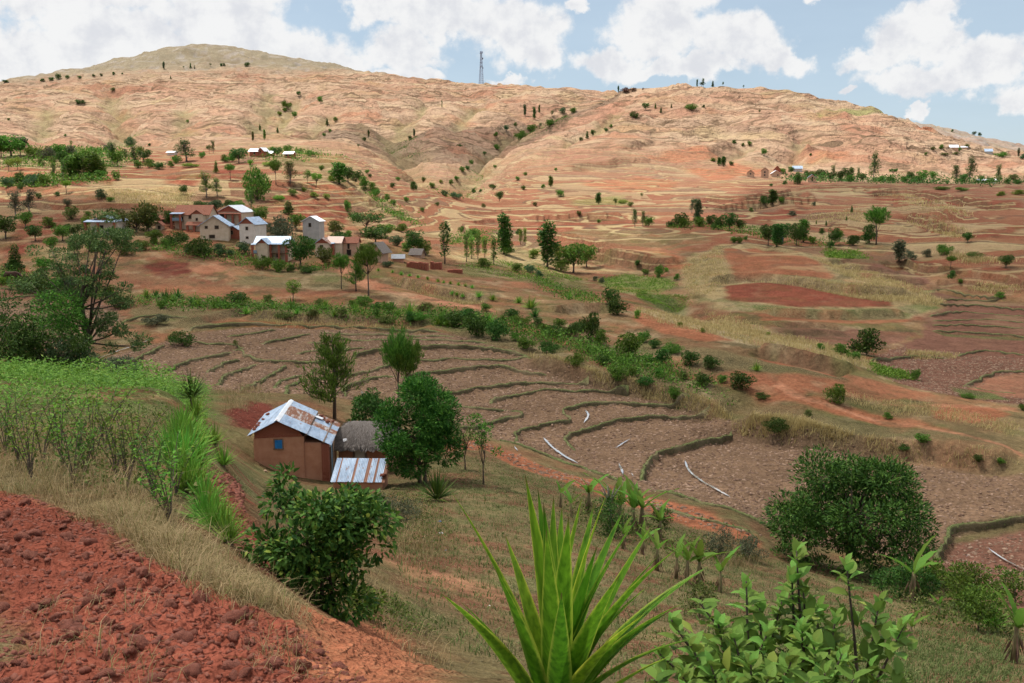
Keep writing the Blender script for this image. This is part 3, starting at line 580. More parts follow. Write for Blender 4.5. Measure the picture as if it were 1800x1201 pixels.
colr = mix(colr, C['rust'], mw*sstep(.08, .3, fbm(XF+120, YF+30, 9, 4, .6))*.55); colr = mix(colr, C['green'], mw*sstep(.1, .32, fbm(XF-120, YF+310, 7, 4, .6))*.5); colr = mix(colr, C['pale'], mw*sstep(.12, .34, fbm(XF-20, YF-310, 5, 4, .6))*.5)
colr = mix(colr, np.array([.10, .085, .045]), mw*sstep(.1, .34, fbm(XF+410, YF-77, 4.5, 4, .65))*.7)
colr *= (1 + 0.13*n4 + 0.13*n2 + .08*n1)[:, None]*(1 - .16*sstep(45, 80, rf)*sstep(560, 380, rf))[:, None]
colr = np.clip(colr, .01, .9)**1.15*1.13
# tilled relief
pn = fbm(XF, YF, .75, 3, .6)*.10 + fbm(XF+5, YF+8, .28, 2, .6)*.05
zf += plough*sstep(140, 60, rf)*pn*np.where(rf < 25, .8, 1.0)
fw = plough*sstep(30, 14, rf); I_ = np.nonzero(fw > .01)[0]; xa, ya = XF[I_], YF[I_]
cr_ = 1-np.abs(fbm(xa, ya, .32, 3, .6))*2; zf[I_] += fw[I_]*(.10*(cr_-.5)*np.clip(cr_, 0, 1) + .045*fbm(xa+4, ya, .11, 2) + .07*fbm(xa, ya, .9, 2))
grv = np.clip(grassy-.2, 0, 1)*sstep(200, 100, rf); zf += grv*.10*np.abs(fbm(XF, YF, .6, 3))
ZG = zf.reshape(NT, NR); G = Ground(ZG)

# ------------------------------------------------------------------ ground material: earth, turf and clods over the surveyed colours
def ground_material():
    m, nt, b = new_mat('ground', 1.0, 0.02); N, L = nt.nodes, nt.links
    a = N.new('ShaderNodeVertexColor'); a.layer_name = 'surface'
    at = N.new('ShaderNodeAttribute'); at.attribute_name = 'cover'
    sp = N.new('ShaderNodeSeparateColor'); L.new(at.outputs['Color'], sp.inputs[0])
    g = N.new('ShaderNodeNewGeometry')
    def noise(scale, det=5, rough=.65):
        n = N.new('ShaderNodeTexNoise'); n.inputs['Scale'].default_value = scale; n.inputs['Detail'].default_value = det; n.inputs['Roughness'].default_value = rough
        L.new(g.outputs['Position'], n.inputs['Vector']); return n.outputs[0]
    def mr(x, a0, a1, b0, b1):
        n = N.new('ShaderNodeMapRange'); L.new(x, n.inputs[0]); n.inputs[1].default_value = a0; n.inputs[2].default_value = a1; n.inputs[3].default_value = b0; n.inputs[4].default_value = b1; return n.outputs[0]
    def mul(c, f):
        n = N.new('ShaderNodeVectorMath'); n.operation = 'SCALE'; L.new(c, n.inputs[0]); L.new(f, n.inputs['Scale']); return n.outputs[0]
    fine = noise(3.2, 3, .7); mid = noise(.35, 3, .6); big = noise(.045, 3, .62); vf = noise(19, 1, .6); lv_mid = noise(.03, 2, .5); lv_far = noise(.022, 3, .6); n05 = noise(.05, 4, .68)
    c = mul(a.outputs['Color'], mr(fine, .3, .7, .66, 1.34)); c = mul(c, mr(mid, .3, .7, .82, 1.18)); c = mul(c, mr(big, .3, .7, .86, 1.14))
    # patchwork of narrow fields lying along the contours
    def mth0(op, a_, b_=None, c_=None):
        n = N.new('ShaderNodeMath'); n.operation = op
        for i, s_ in enumerate((a_, b_, c_)):
            if s_ is None: continue
            if isinstance(s_, (int, float)): n.inputs[i].default_value = s_
            else: L.new(s_, n.inputs[i])
        return n.outputs[0]
    sz_ = N.new('ShaderNodeSeparateXYZ'); L.new(g.outputs['Position'], sz_.inputs[0])
    for per, dist_s, dist_a, vor, chan, stg in ((1.45, .03, 7.0, .028, at.outputs['Alpha'], .78), (6.5, .022, 30.0, .011, sp.outputs[2], .42)):
        idx = mth0('FLOOR', mth0('DIVIDE', mth0('MULTIPLY_ADD', (lv_mid if per < 2 else lv_far), dist_a, sz_.outputs[2]), per))
        vo = N.new('ShaderNodeTexVoronoi'); vo.inputs['Scale'].default_value = vor; L.new(g.outputs['Position'], vo.inputs['Vector'])
        cb = N.new('ShaderNodeCombineXYZ'); L.new(idx, cb.inputs[0]); s2 = N.new('ShaderNodeSeparateColor'); L.new(vo.outputs['Color'], s2.inputs[0]); L.new(mth0('MULTIPLY', s2.outputs[0], 91.0), cb.inputs[1])
        wh = N.new('ShaderNodeTexWhiteNoise'); wh.noise_dimensions = '2D'; L.new(cb.outputs[0], wh.inputs['Vector'])
        rp = N.new('ShaderNodeValToRGB'); rp.color_ramp.interpolation = 'CONSTANT'; L.new(wh.outputs[0], rp.inputs[0])
        for k_, (po, co) in enumerate(((0, (.26, .125, .085)), (.22, (.20, .13, .09)), (.42, (.31, .21, .145)), (.62, (.27, .14, .095)), (.82, (.33, .24, .165))) if per > 2 else ((0, (.20, .066, .040)), (.34, (.15, .080, .052)), (.52, (.26, .17, .095)), (.66, (.235, .090, .052)), (.90, (.32, .225, .125)))):
            e_ = rp.color_ramp.elements[k_] if k_ < 2 else rp.color_ramp.elements.new(po); e_.position = po; e_.color = (*co, 1)
        mq = N.new('ShaderNodeMix'); mq.data_type = 'RGBA'; L.new(mth0('MULTIPLY', mth0('MULTIPLY', sp.outputs[0], chan), stg), mq.inputs[0]); L.new(c, mq.inputs[6])
        ms_ = N.new('ShaderNodeVectorMath'); ms_.operation = 'SCALE'; L.new(rp.outputs[0], ms_.inputs[0]); L.new(mr(fine, .3, .7, .8 if per < 2 else 1.0, 1.2 if per < 2 else 1.35), ms_.inputs['Scale']); L.new(ms_.outputs[0], mq.inputs[7]); c = mq.outputs[2]
    # low scrub and cut edges that follow the old hillside terraces
    wv = lv_far; sp3 = N.new('ShaderNodeSeparateXYZ'); L.new(g.outputs['Position'], sp3.inputs[0])
    def mth(op, a_, b_=None, c_=None):
        n = N.new('ShaderNodeMath'); n.operation = op
        for i, s_ in enumerate((a_, b_, c_)):
            if s_ is None: continue
            if isinstance(s_, (int, float)): n.inputs[i].default_value = s_
            else: L.new(s_, n.inputs[i])
        return n.outputs[0]
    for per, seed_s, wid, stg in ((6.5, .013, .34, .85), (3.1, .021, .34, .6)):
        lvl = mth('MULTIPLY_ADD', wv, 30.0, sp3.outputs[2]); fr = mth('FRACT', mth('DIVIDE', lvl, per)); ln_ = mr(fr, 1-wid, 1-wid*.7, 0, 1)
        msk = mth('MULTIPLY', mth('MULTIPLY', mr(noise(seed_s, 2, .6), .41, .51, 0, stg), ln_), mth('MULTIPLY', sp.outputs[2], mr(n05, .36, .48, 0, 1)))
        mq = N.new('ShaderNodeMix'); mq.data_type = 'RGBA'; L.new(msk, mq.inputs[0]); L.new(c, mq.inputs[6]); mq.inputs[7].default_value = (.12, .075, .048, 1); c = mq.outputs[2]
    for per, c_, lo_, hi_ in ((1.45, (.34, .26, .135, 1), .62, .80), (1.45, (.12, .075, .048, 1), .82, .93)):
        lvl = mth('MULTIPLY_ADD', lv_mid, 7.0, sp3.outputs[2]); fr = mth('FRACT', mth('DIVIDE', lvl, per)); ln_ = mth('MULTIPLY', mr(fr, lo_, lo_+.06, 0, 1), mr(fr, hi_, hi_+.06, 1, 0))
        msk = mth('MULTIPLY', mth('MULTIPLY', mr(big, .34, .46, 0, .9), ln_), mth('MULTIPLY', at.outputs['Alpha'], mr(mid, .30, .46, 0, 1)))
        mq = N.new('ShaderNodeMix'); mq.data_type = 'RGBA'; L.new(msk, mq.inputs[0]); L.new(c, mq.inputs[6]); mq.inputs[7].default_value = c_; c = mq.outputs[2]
    scar = mth('MULTIPLY', mr(n05, .575, .63, 0, .6), sp.outputs[2]); mq = N.new('ShaderNodeMix'); mq.data_type = 'RGBA'; L.new(scar, mq.inputs[0]); L.new(c, mq.inputs[6]); mq.inputs[7].default_value = (.21, .12, .085, 1); c = mq.outputs[2]
    # dead-grass flecks and bare patches where there is turf
    mx = N.new('ShaderNodeMix'); mx.data_type = 'RGBA'
    fl = N.new('ShaderNodeMath'); fl.operation = 'MULTIPLY'; L.new(mr(vf, .52, .66, 0, 1), fl.inputs[0]); L.new(sp.outputs[1], fl.inputs[1])
    L.new(fl.outputs[0], mx.inputs[0]); L.new(c, mx.inputs[6]); mx.inputs[7].default_value = (.40, .32, .17, 1)
    L.new(mx.outputs[2], b.inputs['Base Color'])
    bp = N.new('ShaderNodeBump'); bp.inputs['Strength'].default_value = .8; bp.inputs['Distance'].default_value = .12
    ad = N.new('ShaderNodeMath'); ad.operation = 'ADD'; L.new(fine, ad.inputs[0]); L.new(vf, ad.inputs[1]); L.new(ad.outputs[0], bp.inputs['Height'])
    bp2 = N.new('ShaderNodeBump'); bp2.inputs['Strength'].default_value = .6; bp2.inputs['Distance'].default_value = 1.6
    L.new(mid, bp2.inputs['Height']); L.new(bp.outputs[0], bp2.inputs['Normal']); bp3 = N.new('ShaderNodeBump'); L.new(sp.outputs[2], bp3.inputs['Strength']); bp3.inputs['Distance'].default_value = 10; L.new(n05, bp3.inputs['Height']); L.new(bp2.outputs[0], bp3.inputs['Normal']); L.new(bp3.outputs[0], b.inputs['Normal'])
    return m
GROUND_M = ground_material()
V = np.stack([XG, YG, ZG+CAMZ], 2).reshape(-1, 3)
ii = np.arange(NT)[:, None]; jj = np.arange(NR-1)[None]
a_ = ii*NR + jj; b_ = ((ii+1) % NT)*NR + jj
quads = np.stack([a_, a_+1, b_+1, b_], 2).reshape(-1, 4)
# close the small hole under the viewer
cz = float(ZG[:, 0].mean())+CAMZ; V = np.vstack([V, [[0, 0, cz]]])
cen = len(V)-1
tri = np.stack([np.full(NT, cen), np.arange(NT)*NR, ((np.arange(NT)+1) % NT)*NR, np.full(NT, cen)], 1)
gm = mk_mesh('ground', V, quads, [GROUND_M], True)
ca = gm.color_attributes.new('surface', 'FLOAT_COLOR', 'POINT'); cc = np.ones((len(V), 4), np.float32); cc[:-1, :3] = colr; cc[-1, :3] = C['red']
ca.data.foreach_set('color', cc.ravel())
cv = gm.color_attributes.new('cover', 'FLOAT_COLOR', 'POINT'); cc = np.zeros((len(V), 4), np.float32); cc[:-1, 0] = 1-zmask; cc[:-1, 1] = grassy; cc[:-1, 2] = farw*(1-gully_w*.7)*(1-.85*top)*(1-.85*rr_); cc[:, 3] = 0; cc[:-1, 3] = midw*(1-farw)
cv.data.foreach_set('color', cc.ravel())
ground = link('ground', gm, kind='structure')
print('terrain', round(time.time()-T0, 1), len(quads))
def gz(x, y): return G.z(x, y) + CAMZ
def hit(u, v, **kw):
    p = G.hit(u, v, **kw); p[2] += CAMZ; return p
def at(u, Y):
    p = G.at(u, Y); p[2] += CAMZ; return p
def px2m(px, Y): return px*Y/F
COVER = np.stack([plough, grassy], 1)
# ------------------------------------------------------------------ the clouds overhead whose shade lies over the near valley (above the frame)
def cloud_mat():
    m, nt, b = new_mat('cloud', 1.0, 0.0); N, L = nt.nodes, nt.links
    b.inputs['Base Color'].default_value = (.95, .95, .95, 1)
    t = N.new('ShaderNodeBsdfTranslucent'); t.inputs[0].default_value = (.97, .97, .97, 1)
    mx = N.new('ShaderNodeMixShader'); mx.inputs[0].default_value = .8
    tr = N.new('ShaderNodeBsdfTransparent'); m2 = N.new('ShaderNodeMixShader'); m2.inputs[0].default_value = .65
    L.new(b.outputs[0], mx.inputs[1]); L.new(t.outputs[0], mx.inputs[2]); L.new(mx.outputs[0], m2.inputs[1]); L.new(tr.outputs[0], m2.inputs[2]); L.new(m2.outputs[0], N['Material Output'].inputs[0])
    return m
CLOUD_M = cloud_mat()
def cloud(shadow_poly, alt, thick, ground_z, seed, cell=11.0, jit=26.0):
    P = np.array(shadow_poly, float); dz = alt - ground_z; k = dz/math.tan(SUN_EL)
    P = P + k*np.array(SUN_H)
    lo, hi = P.min(0)-40, P.max(0)+40
    xs = np.arange(lo[0], hi[0], cell); ys = np.arange(lo[1], hi[1], cell); X, Y = np.meshgrid(xs, ys, indexing='ij'); X, Y = X.ravel(), Y.ravel()
    Q = resample(np.vstack([P, P[:1]]), 8.0)
    xj = X + jit*fbm(X+seed*31, Y, 70, 4, .6); yj = Y + jit*fbm(X, Y+seed*57, 70, 4, .6)
    ins = np.zeros(len(X), bool)
    for a, b in zip(Q[:-1], Q[1:]):
        c = (a[1] > yj) != (b[1] > yj)
        if c.any():
            with np.errstate(divide='ignore', invalid='ignore'): ins ^= c & (xj < (b[0]-a[0])*(yj-a[1])/(b[1]-a[1]) + a[0])
    d, _ = seg_dist(np.stack([xj, yj], 1), Q[::3]); sd = np.where(ins, np.abs(d), -np.abs(d)) + 10*fbm(X, Y, 22, 3)
    nx, ny = len(xs), len(ys); S = sd.reshape(nx, ny)
    keep = (S[:-1, :-1] > 0) & (S[1:, :-1] > 0) & (S[1:, 1:] > 0) & (S[:-1, 1:] > 0)
    h = thick*np.sqrt(np.clip(sd, 0, 90)/90)*(.55 + .75*np.abs(fbm(X, Y, 90, 4, .55)))
    h = np.where(sd > 0, h + .5, .2)
    top = np.stack([X, Y, alt + h], 1); bot = np.stack([X, Y, alt - .16*h + 3*fbm(X, Y, 50, 3)*np.clip(sd, 0, 40)/40], 1)
    I, J = np.nonzero(keep); a = I*ny+J; q = np.stack([a, a+ny, a+ny+1, a+1], 1); o = len(X)
    faces = [q, q[:, ::-1]+o]
    K = np.pad(keep, 1)
    for di, dj, e in ((-1, 0, (1, 0)), (1, 0, (0, 1)), (0, -1, (0, 1)), (0, 1, (1, 0))):
        edge = keep & ~K[1+di:K.shape[0]-1+di, 1+dj:K.shape[1]-1+dj]; I, J = np.nonzero(edge); a = I*ny+J
        if di == -1: p, r_ = a, a+1
        elif di == 1: p, r_ = a+ny+1, a+ny
        elif dj == -1: p, r_ = a+ny, a
        else: p, r_ = a+1, a+ny+1
        faces.append(np.stack([p, r_, r_+o, p+o], 1))
    me = mk_mesh('cloud', np.vstack([top, bot]), np.vstack(faces), [CLOUD_M], True)
    return link('sky_cloud', me, kind='structure')
cloud([(-520,-420),(-520,150),(-300,205),(-130,222),(-75,205),(-38,172),(0,168),(22,186),(30,225),(52,290),(95,400),(170,500),(300,535),(520,530),(560,-420)], CAMZ+680, 130, CAMZ-12, 1)
cloud([(-150,720),(-60,690),(10,760),(60,900),(160,1120),(150,1230),(60,1080),(-30,960),(-130,900),(-190,800)], CAMZ+760, 70, CAMZ+50, 2, 9.0)

# ------------------------------------------------------------------ grassed bunds between the rice fields
def bund_mat():
    m, nt, b = new_mat('bund_turf', .95, .1); N, L = nt.nodes, nt.links
    g = N.new('ShaderNodeNewGeometry'); sx = N.new('ShaderNodeSeparateXYZ'); L.new(g.outputs['Normal'], sx.inputs[0])
    n = N.new('ShaderNodeTexNoise'); n.inputs['Scale'].default_value = 3.5; n.inputs['Detail'].default_value = 6; n.inputs['Roughness'].default_value = .7; L.new(g.outputs['Position'], n.inputs['Vector'])
    n2 = N.new('ShaderNodeTexNoise'); n2.inputs['Scale'].default_value = .35; n2.inputs['Detail'].default_value = 3; L.new(g.outputs['Position'], n2.inputs['Vector'])
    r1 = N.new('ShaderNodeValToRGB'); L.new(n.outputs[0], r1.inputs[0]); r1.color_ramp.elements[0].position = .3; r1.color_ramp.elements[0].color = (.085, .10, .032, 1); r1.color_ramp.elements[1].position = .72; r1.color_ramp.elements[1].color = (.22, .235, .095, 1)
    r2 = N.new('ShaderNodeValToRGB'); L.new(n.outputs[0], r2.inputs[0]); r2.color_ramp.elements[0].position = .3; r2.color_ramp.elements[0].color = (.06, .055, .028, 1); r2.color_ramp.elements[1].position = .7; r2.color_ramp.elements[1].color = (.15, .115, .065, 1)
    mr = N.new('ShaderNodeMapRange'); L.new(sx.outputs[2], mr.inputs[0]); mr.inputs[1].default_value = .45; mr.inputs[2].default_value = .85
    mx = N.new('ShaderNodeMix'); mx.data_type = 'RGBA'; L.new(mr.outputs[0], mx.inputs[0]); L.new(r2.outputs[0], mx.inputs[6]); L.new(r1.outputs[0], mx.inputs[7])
    mx2 = N.new('ShaderNodeMix'); mx2.data_type = 'RGBA'; m3 = N.new('ShaderNodeMapRange'); L.new(n2.outputs[0], m3.inputs[0]); m3.inputs[1].default_value = .5; m3.inputs[2].default_value = .68; m3.inputs[4].default_value = .6
    L.new(m3.outputs[0], mx2.inputs[0]); L.new(mx.outputs[2], mx2.inputs[6]); mx2.inputs[7].default_value = (.25, .19, .11, 1)
    L.new(mx2.outputs[2], b.inputs['Base Color'])
    bp = N.new('ShaderNodeBump'); bp.inputs['Strength'].default_value = 1; bp.inputs['Distance'].default_value = .15; L.new(n.outputs[0], bp.inputs['Height']); L.new(bp.outputs[0], b.inputs['Normal'])
    return m
BUND_M = bund_mat()
bund_pts = []
for bi, (Ln, A_) in enumerate(bund_lines):
    Ln = Ln.copy(); nn = np.gradient(Ln, axis=0); nn /= np.linalg.norm(nn, axis=1)[:, None] + 1e-9
    nrm = np.stack([-nn[:, 1], nn[:, 0]], 1)
    wob = fbm(Ln[:, 0], Ln[:, 1], 2.2, 4, .65); Ln = Ln + nrm*(wob*.45)[:, None]
    w = 0.6 + .5*fbm(Ln[:, 0]+50, Ln[:, 1], 1.6, 3)
    up = Ln + nrm*.4; dn = Ln - nrm*.4
    zu = gz(up[:, 0], up[:, 1]); zd = gz(dn[:, 0], dn[:, 1]); zt = np.maximum(zu, zd) + .02 + .07*fbm(Ln[:, 0], Ln[:, 1], 1.1, 3)
    k = np.linspace(0, 1, len(Ln)); e = np.minimum(np.minimum(k, 1-k)*30, 1)
    prof = []
    for o, f, side in ((-.28, -.12, 0), (-.21, .45, 0), (-.13, .93, 0), (.0, 1.04, 0), (.11, .95, 1), (.24, -.12, 1)):
        base = (zu if side else zd)
        prof.append(np.column_stack([Ln + nrm*(o*w)[:, None], base + (zt-base)*f*e + (0 if f > 0 else -.1) + .05*fbm(Ln[:, 0]+9*o, Ln[:, 1], .6, 2)]))
    PV_ = np.stack(prof, 1); m_ = PV_.shape[1]
    a = (np.arange(len(Ln)-1)[:, None]*m_ + np.arange(m_-1)[None]).ravel()
    link('bund', mk_mesh('bund', PV_.reshape(-1, 3), np.stack([a, a+1, a+m_+1, a+m_], 1)[:, ::-1], [BUND_M], True), ground)
    bund_pts.append(PV_[:, 1:5].reshape(-1, 3))
bund_pts = np.vstack(bund_pts)

# ------------------------------------------------------------------ blades and leaves as bare arrays
def unit(v): return v/(np.linalg.norm(v, axis=-1, keepdims=True) + 1e-9)
def leafquads(P, Dv, Nv, Ln, Wd, fold=.15, base=.0):
    """one folded rhombus for each leaf"""
    Dv = unit(Dv); S = unit(np.cross(Dv, Nv)); Nn = np.cross(S, Dv)
    Ln = np.asarray(Ln)[:, None]*np.ones((len(P), 1)); Wd = np.asarray(Wd)[:, None]*np.ones((len(P), 1))
    V = np.stack([P, P + .45*Ln*Dv + .5*Wd*S + fold*Wd*Nn, P + Ln*Dv - fold*Wd*Nn, P + .45*Ln*Dv - .5*Wd*S + fold*Wd*Nn], 1)
    f = np.arange(len(P))[:, None]*4 + np.arange(4)[None]
    return V.reshape(-1, 3), f
def blades(P, H, lean, wd, az=None):
    """grass blade: bent strip of a quad and a tip, drawn as quads"""
    n = len(P); az = rng.uniform(0, 2*np.pi, n) if az is None else az
    d = np.stack([np.cos(az), np.sin(az), np.zeros(n)], 1); s = np.stack([-np.sin(az+.6), np.cos(az+.6), np.zeros(n)], 1)
    H = H[:, None]; lean = lean[:, None]; wd = wd[:, None]; up = np.array([0, 0, 1.0])
    m = P + up*H*.6 + d*H*lean*.35; t = P + up*H*(1-.35*lean) + d*H*lean
    V = np.stack([P - s*wd*.5, P + s*wd*.5, m + s*wd*.4, m - s*wd*.4, t + s*wd*.06, t - s*wd*.06], 1)
    b = np.arange(n)[:, None]*6
    return V.reshape(-1, 3), np.vstack([b + np.array([[0, 1, 2, 3]]), b + np.array([[3, 2, 4, 5]])])
def in_poly_pts(pl, n, world=False):
    """n random points (x, y) evenly over the ground inside an outline given as (u, v)"""
    P = np.array([G.hit(u, v)[:2] for u, v in pl]) if not world else np.array(pl, float)
    out = []; lo, hi = P.min(0), P.max(0); got = 0
    Pc = np.vstack([P, P[:1]])
    while got < n:
        q = rng.uniform(lo, hi, (n*2, 2)); ins = np.zeros(len(q), bool)
        for a, b in zip(Pc[:-1], Pc[1:]):
            c = (a[1] > q[:, 1]) != (b[1] > q[:, 1])
            with np.errstate(divide='ignore', invalid='ignore'): ins ^= c & (q[:, 0] < (b[0]-a[0])*(q[:, 1]-a[1])/(b[1]-a[1]) + a[0])
        out.append(q[ins]); got += ins.sum()
        if got == 0: break
    return np.vstack(out)[:n]
STRAW = leaf_mat('dry_grass', (.17, .15, .05), (.60, .47, .24), (.15, .24, .05), .25, .8, .1)
STRAWP = leaf_mat('pale_grass', (.32, .24, .10), (.58, .45, .22), None, .25, .8, .1)
TURF = leaf_mat('turf', (.075, .11, .03), (.20, .24, .085), (.36, .29, .15), .25, .8, .1)
def grass(name, specs, mat, label, cat='grass'):
    VV, FF, o = [], [], 0
    for pl, n, bl, h0, h1, spread, lean, wd in specs:
        q = in_poly_pts(pl, n); q = np.repeat(q, bl, 0); k = len(q)
        hh = np.repeat(h0 + (h1-h0)*rng.random(n)*np.clip(.55 + 1.6*fbm(q[::bl, 0], q[::bl, 1], 1.3 if h1 < 1 else 8, 2), .1, 1.3), bl)*rng.uniform(.45, 1.15, k)
        q = q + rng.normal(0, spread, (k, 2)); P = np.column_stack([q, gz(q[:, 0], q[:, 1]) - .02])
        v, f = blades(P, hh, np.abs(rng.normal(lean, .25, k)), wd*rng.uniform(.6, 1.3, k))
        VV.append(v); FF.append(f+o); o += len(v)
    return link(name, mk_mesh(name, np.vstack(VV), np.vstack(FF), [mat]), label=label, cat=cat, kind='stuff')
grass('dry_grass', [
  ([(-60,868),(-60,760),(150,790),(255,800),(280,860),(315,920),(390,985),(470,1025),(545,1085),(440,1075),(340,1040),(260,975),(180,915),(60,872)], 700, 13, .10, .62, .09, .75, .007),
  ([(120,915),(200,925),(330,1030),(450,1068),(540,1095),(515,1065),(410,1015),(310,940),(220,885)], 300, 16, .15, .42, .08, .9, .006),
  ([(-60,800),(-60,735),(200,745),(330,735),(300,800),(150,810)], 380, 9, .15, .7, .15, .5, .009), ([(20,1050),(250,1080),(330,1200),(60,1200)], 26, 9, .12, .4, .07, .8, .004), ([(400,1090),(540,1110),(600,1200),(400,1200)], 24, 10, .08, .3, .06, .8, .004),
  ([(640,880),(760,900),(790,960),(740,1010),(660,960)], 170, 14, .25, .7, .2, .5, .014), ([(600,1000),(700,1000),(780,1090),(760,1190),(680,1120)], 45, 12, .12, .35, .12, .6, .008), ([(380,690),(450,680),(480,700),(400,735)], 60, 14, .4, .9, .25, .4, .02),
  ([(620,690),(680,700),(680,740),(630,730)], 50, 14, .4, .9, .25, .4, .02), ([(1240,940),(1330,960),(1330,1010),(1250,990)], 90, 14, .3, .8, .2, .4, .018)],
  STRAW, 'tall dry straw-coloured grass fringing the near red ploughed field', 'grass')
grass('pale_grass', [
  ([(1120,540),(1200,558),(1290,578),(1420,598),(1540,640),(1540,655),(1420,622),(1300,602),(1200,578),(1120,556)], 1100, 8, .35, .8, .3, .4, .045), ([(1300,490),(1400,492),(1560,505),(1660,530),(1640,540),(1540,530),(1400,502)], 600, 7, .4, .9, .4, .4, .06),
  ([(1440,455),(1520,475),(1620,510),(1640,525),(1560,510),(1470,480)], 450, 7, .4, .9, .4, .4, .06), ([(1200,470),(1265,435),(1280,490),(1240,520),(1210,520)], 500, 7, .3, .7, .4, .4, .06),
  ([(1290,745),(1400,762),(1560,785),(1700,806),(1790,818),(1700,800),(1500,768),(1320,735)], 650, 9, .3, .8, .25, .4, .035), ([(930,625),(1060,660),(1190,690),(1280,725),(1280,738),(1180,706),(1050,672)], 350, 8, .3, .7, .25, .4, .035),
  ([(1590,618),(1680,622),(1680,630),(1600,630)], 120, 8, .4, .8, .3, .4, .05), ([(430,545),(600,560),(740,570),(700,578),(480,572)], 350, 7, .25, .6, .3, .4, .04), ([(680,488),(770,512),(850,530),(830,536),(740,516)], 260, 7, .3, .7, .3, .4, .05),
  ([(1480,690),(1640,710),(1790,745),(1790,770),(1640,735),(1500,710)], 300, 8, .25, .6, .3, .4, .035), ([(1540,345),(1600,340),(1690,365),(1700,385),(1620,365)], 260, 5, .7, 1.3, 1.2, .4, .16), ([(1590,378),(1650,395),(1700,415),(1690,420),(1630,400)], 220, 5, .6, 1.1, .9, .4, .13), ([(1640,440),(1740,455),(1790,460),(1700,462)], 200, 5, .5, 1.0, .8, .4, .12), ([(1700,500),(1760,505),(1800,515),(1720,512)], 150, 5, .5, 1, .6, .4, .1), ([(1400,385),(1500,365),(1540,385),(1470,400)], 220, 5, .5, 1, 1, .4, .14),
  ([(180,335),(330,335),(335,365),(250,360),(190,350)], 420, 5, .4, .9, .8, .4, .10), ([(1240,545),(1330,570),(1350,590),(1270,575)], 200, 6, .4, .8, .4, .4, .06)],
  STRAWP, 'pale bleached grass on the banks and terrace edges of the valley', 'grass')
# short turf on the slope below the house and along the bunds
ix = rng.choice(len(bund_pts), 9000); bp_ = bund_pts[ix] + np.column_stack([rng.normal(0, .05, (9000, 2)), np.full(9000, -.03)])
v1, f1 = blades(bp_, rng.uniform(.04, .12, 9000), np.abs(rng.normal(.5, .3, 9000)), rng.uniform(.03, .07, 9000))
q = in_poly_pts([(690,860),(850,800),(1000,850),(1250,960),(1500,1020),(1790,1090),(1790,1200),(1000,1200),(760,1120),(680,950)], 5200)
q = np.vstack([q, in_poly_pts([(1250,1100),(1790,1100),(1790,1200),(1250,1200)], 1800)])
q = np.repeat(q, 6, 0) + rng.normal(0, .09, (len(q)*6, 2)); Pq = np.column_stack([q, gz(q[:, 0], q[:, 1])-.01])
v2, f2 = blades(Pq, rng.uniform(.04, .17, len(Pq)), np.abs(rng.normal(.6, .3, len(Pq))), rng.uniform(.010, .026, len(Pq)))
link('short_grass', mk_mesh('short_grass', np.vstack([v1, v2]), np.vstack([f1, f2+len(v1)]), [TURF]), label='short patchy green turf on the slope below the house and on the bunds', cat='grass', kind='stuff')

# ------------------------------------------------------------------ clods
def lump(seed, sub=1, rough=.3):
    r_ = np.random.default_rng(seed); t = (1+5**.5)/2
    v = [(-1,t,0),(1,t,0),(-1,-t,0),(1,-t,0),(0,-1,t),(0,1,t),(0,-1,-t),(0,1,-t),(t,0,-1),(t,0,1),(-t,0,-1),(-t,0,1)]
    f = [(0,11,5),(0,5,1),(0,1,7),(0,7,10),(0,10,11),(1,5,9),(5,11,4),(11,10,2),(10,7,6),(7,1,8),(3,9,4),(3,4,2),(3,2,6),(3,6,8),(3,8,9),(4,9,5),(2,4,11),(6,2,10),(8,6,7),(9,8,1)]
    v = [np.array(p)/np.linalg.norm(p) for p in v]
    for _ in range(sub):
        c = {}; nf = []
        def mid(a, b):
            k = (min(a, b), max(a, b))
            if k not in c: p = v[a]+v[b]; v.append(p/np.linalg.norm(p)); c[k] = len(v)-1
            return c[k]
        for a, b, d in f:
            x, y, z = mid(a, b), mid(b, d), mid(d, a); nf += [(a, x, z), (b, y, x), (d, z, y), (x, y, z)]
        f = nf
    V = np.array(v); k = r_.normal(0, 1, (5, 3)); ph_ = r_.uniform(0, 6, 5)
    V = V*(1 + rough*1.3*sum(np.sin(V @ k[i]*2.2 + ph_[i]) for i in range(5))[:, None]/2.2 + r_.normal(0, rough*.42, len(V))[:, None])
    return V*np.array([1, .8, .62]), np.array(f)
RED_CLOD = soil_mat('red_clod', (.17, .06, .042), (.29, .105, .068), 6, .95, .7, (.36, .16, .11), bdist=.03)
TAN_CLOD = leaf_mat('tan_clod', (.15, .10, .058), (.46, .345, .21), None, 0.0, .95, .1)
# the larger clods of the near red field, one by one
cl_meshes = []
for s_ in range(8):
    v, f = lump(s_, 2 if s_ < 3 else 1, .46); cl_meshes.append(mk_mesh('clod', v, f, [RED_CLOD], False))
FIELD = [(-60,1240),(-60,872),(60,876),(180,920),(260,980),(340,1045),(440,1080),(560,1130),(640,1200),(600,1240)]
big_named = [(128,1120,15),(62,1072,10),(60,940,11),(45,945,14),(118,945,9),(332,1185,14),(160,1055,11),(250,1012,13),(350,1060,18),(405,1095,14),(430,1080,12),(480,1170,16),(525,1175,14),(300,1150,12),(230,1150,12),(250,1140,10),(190,1155,12),(95,1090,9),(30,1130,10),(410,1120,10),(430,1185,10)]
for u, v_, s_ in big_named:
    p = hit(u, v_); r_ = px2m(s_*1.15, p[1])
    o = link('clod', cl_meshes[random.randrange(5)], ground, p + np.array([0, 0, r_*.05]), random.uniform(0, 6), r_)
    o.rotation_euler = (random.uniform(-.4, .4), random.uniform(-.4, .4), random.uniform(0, 6))
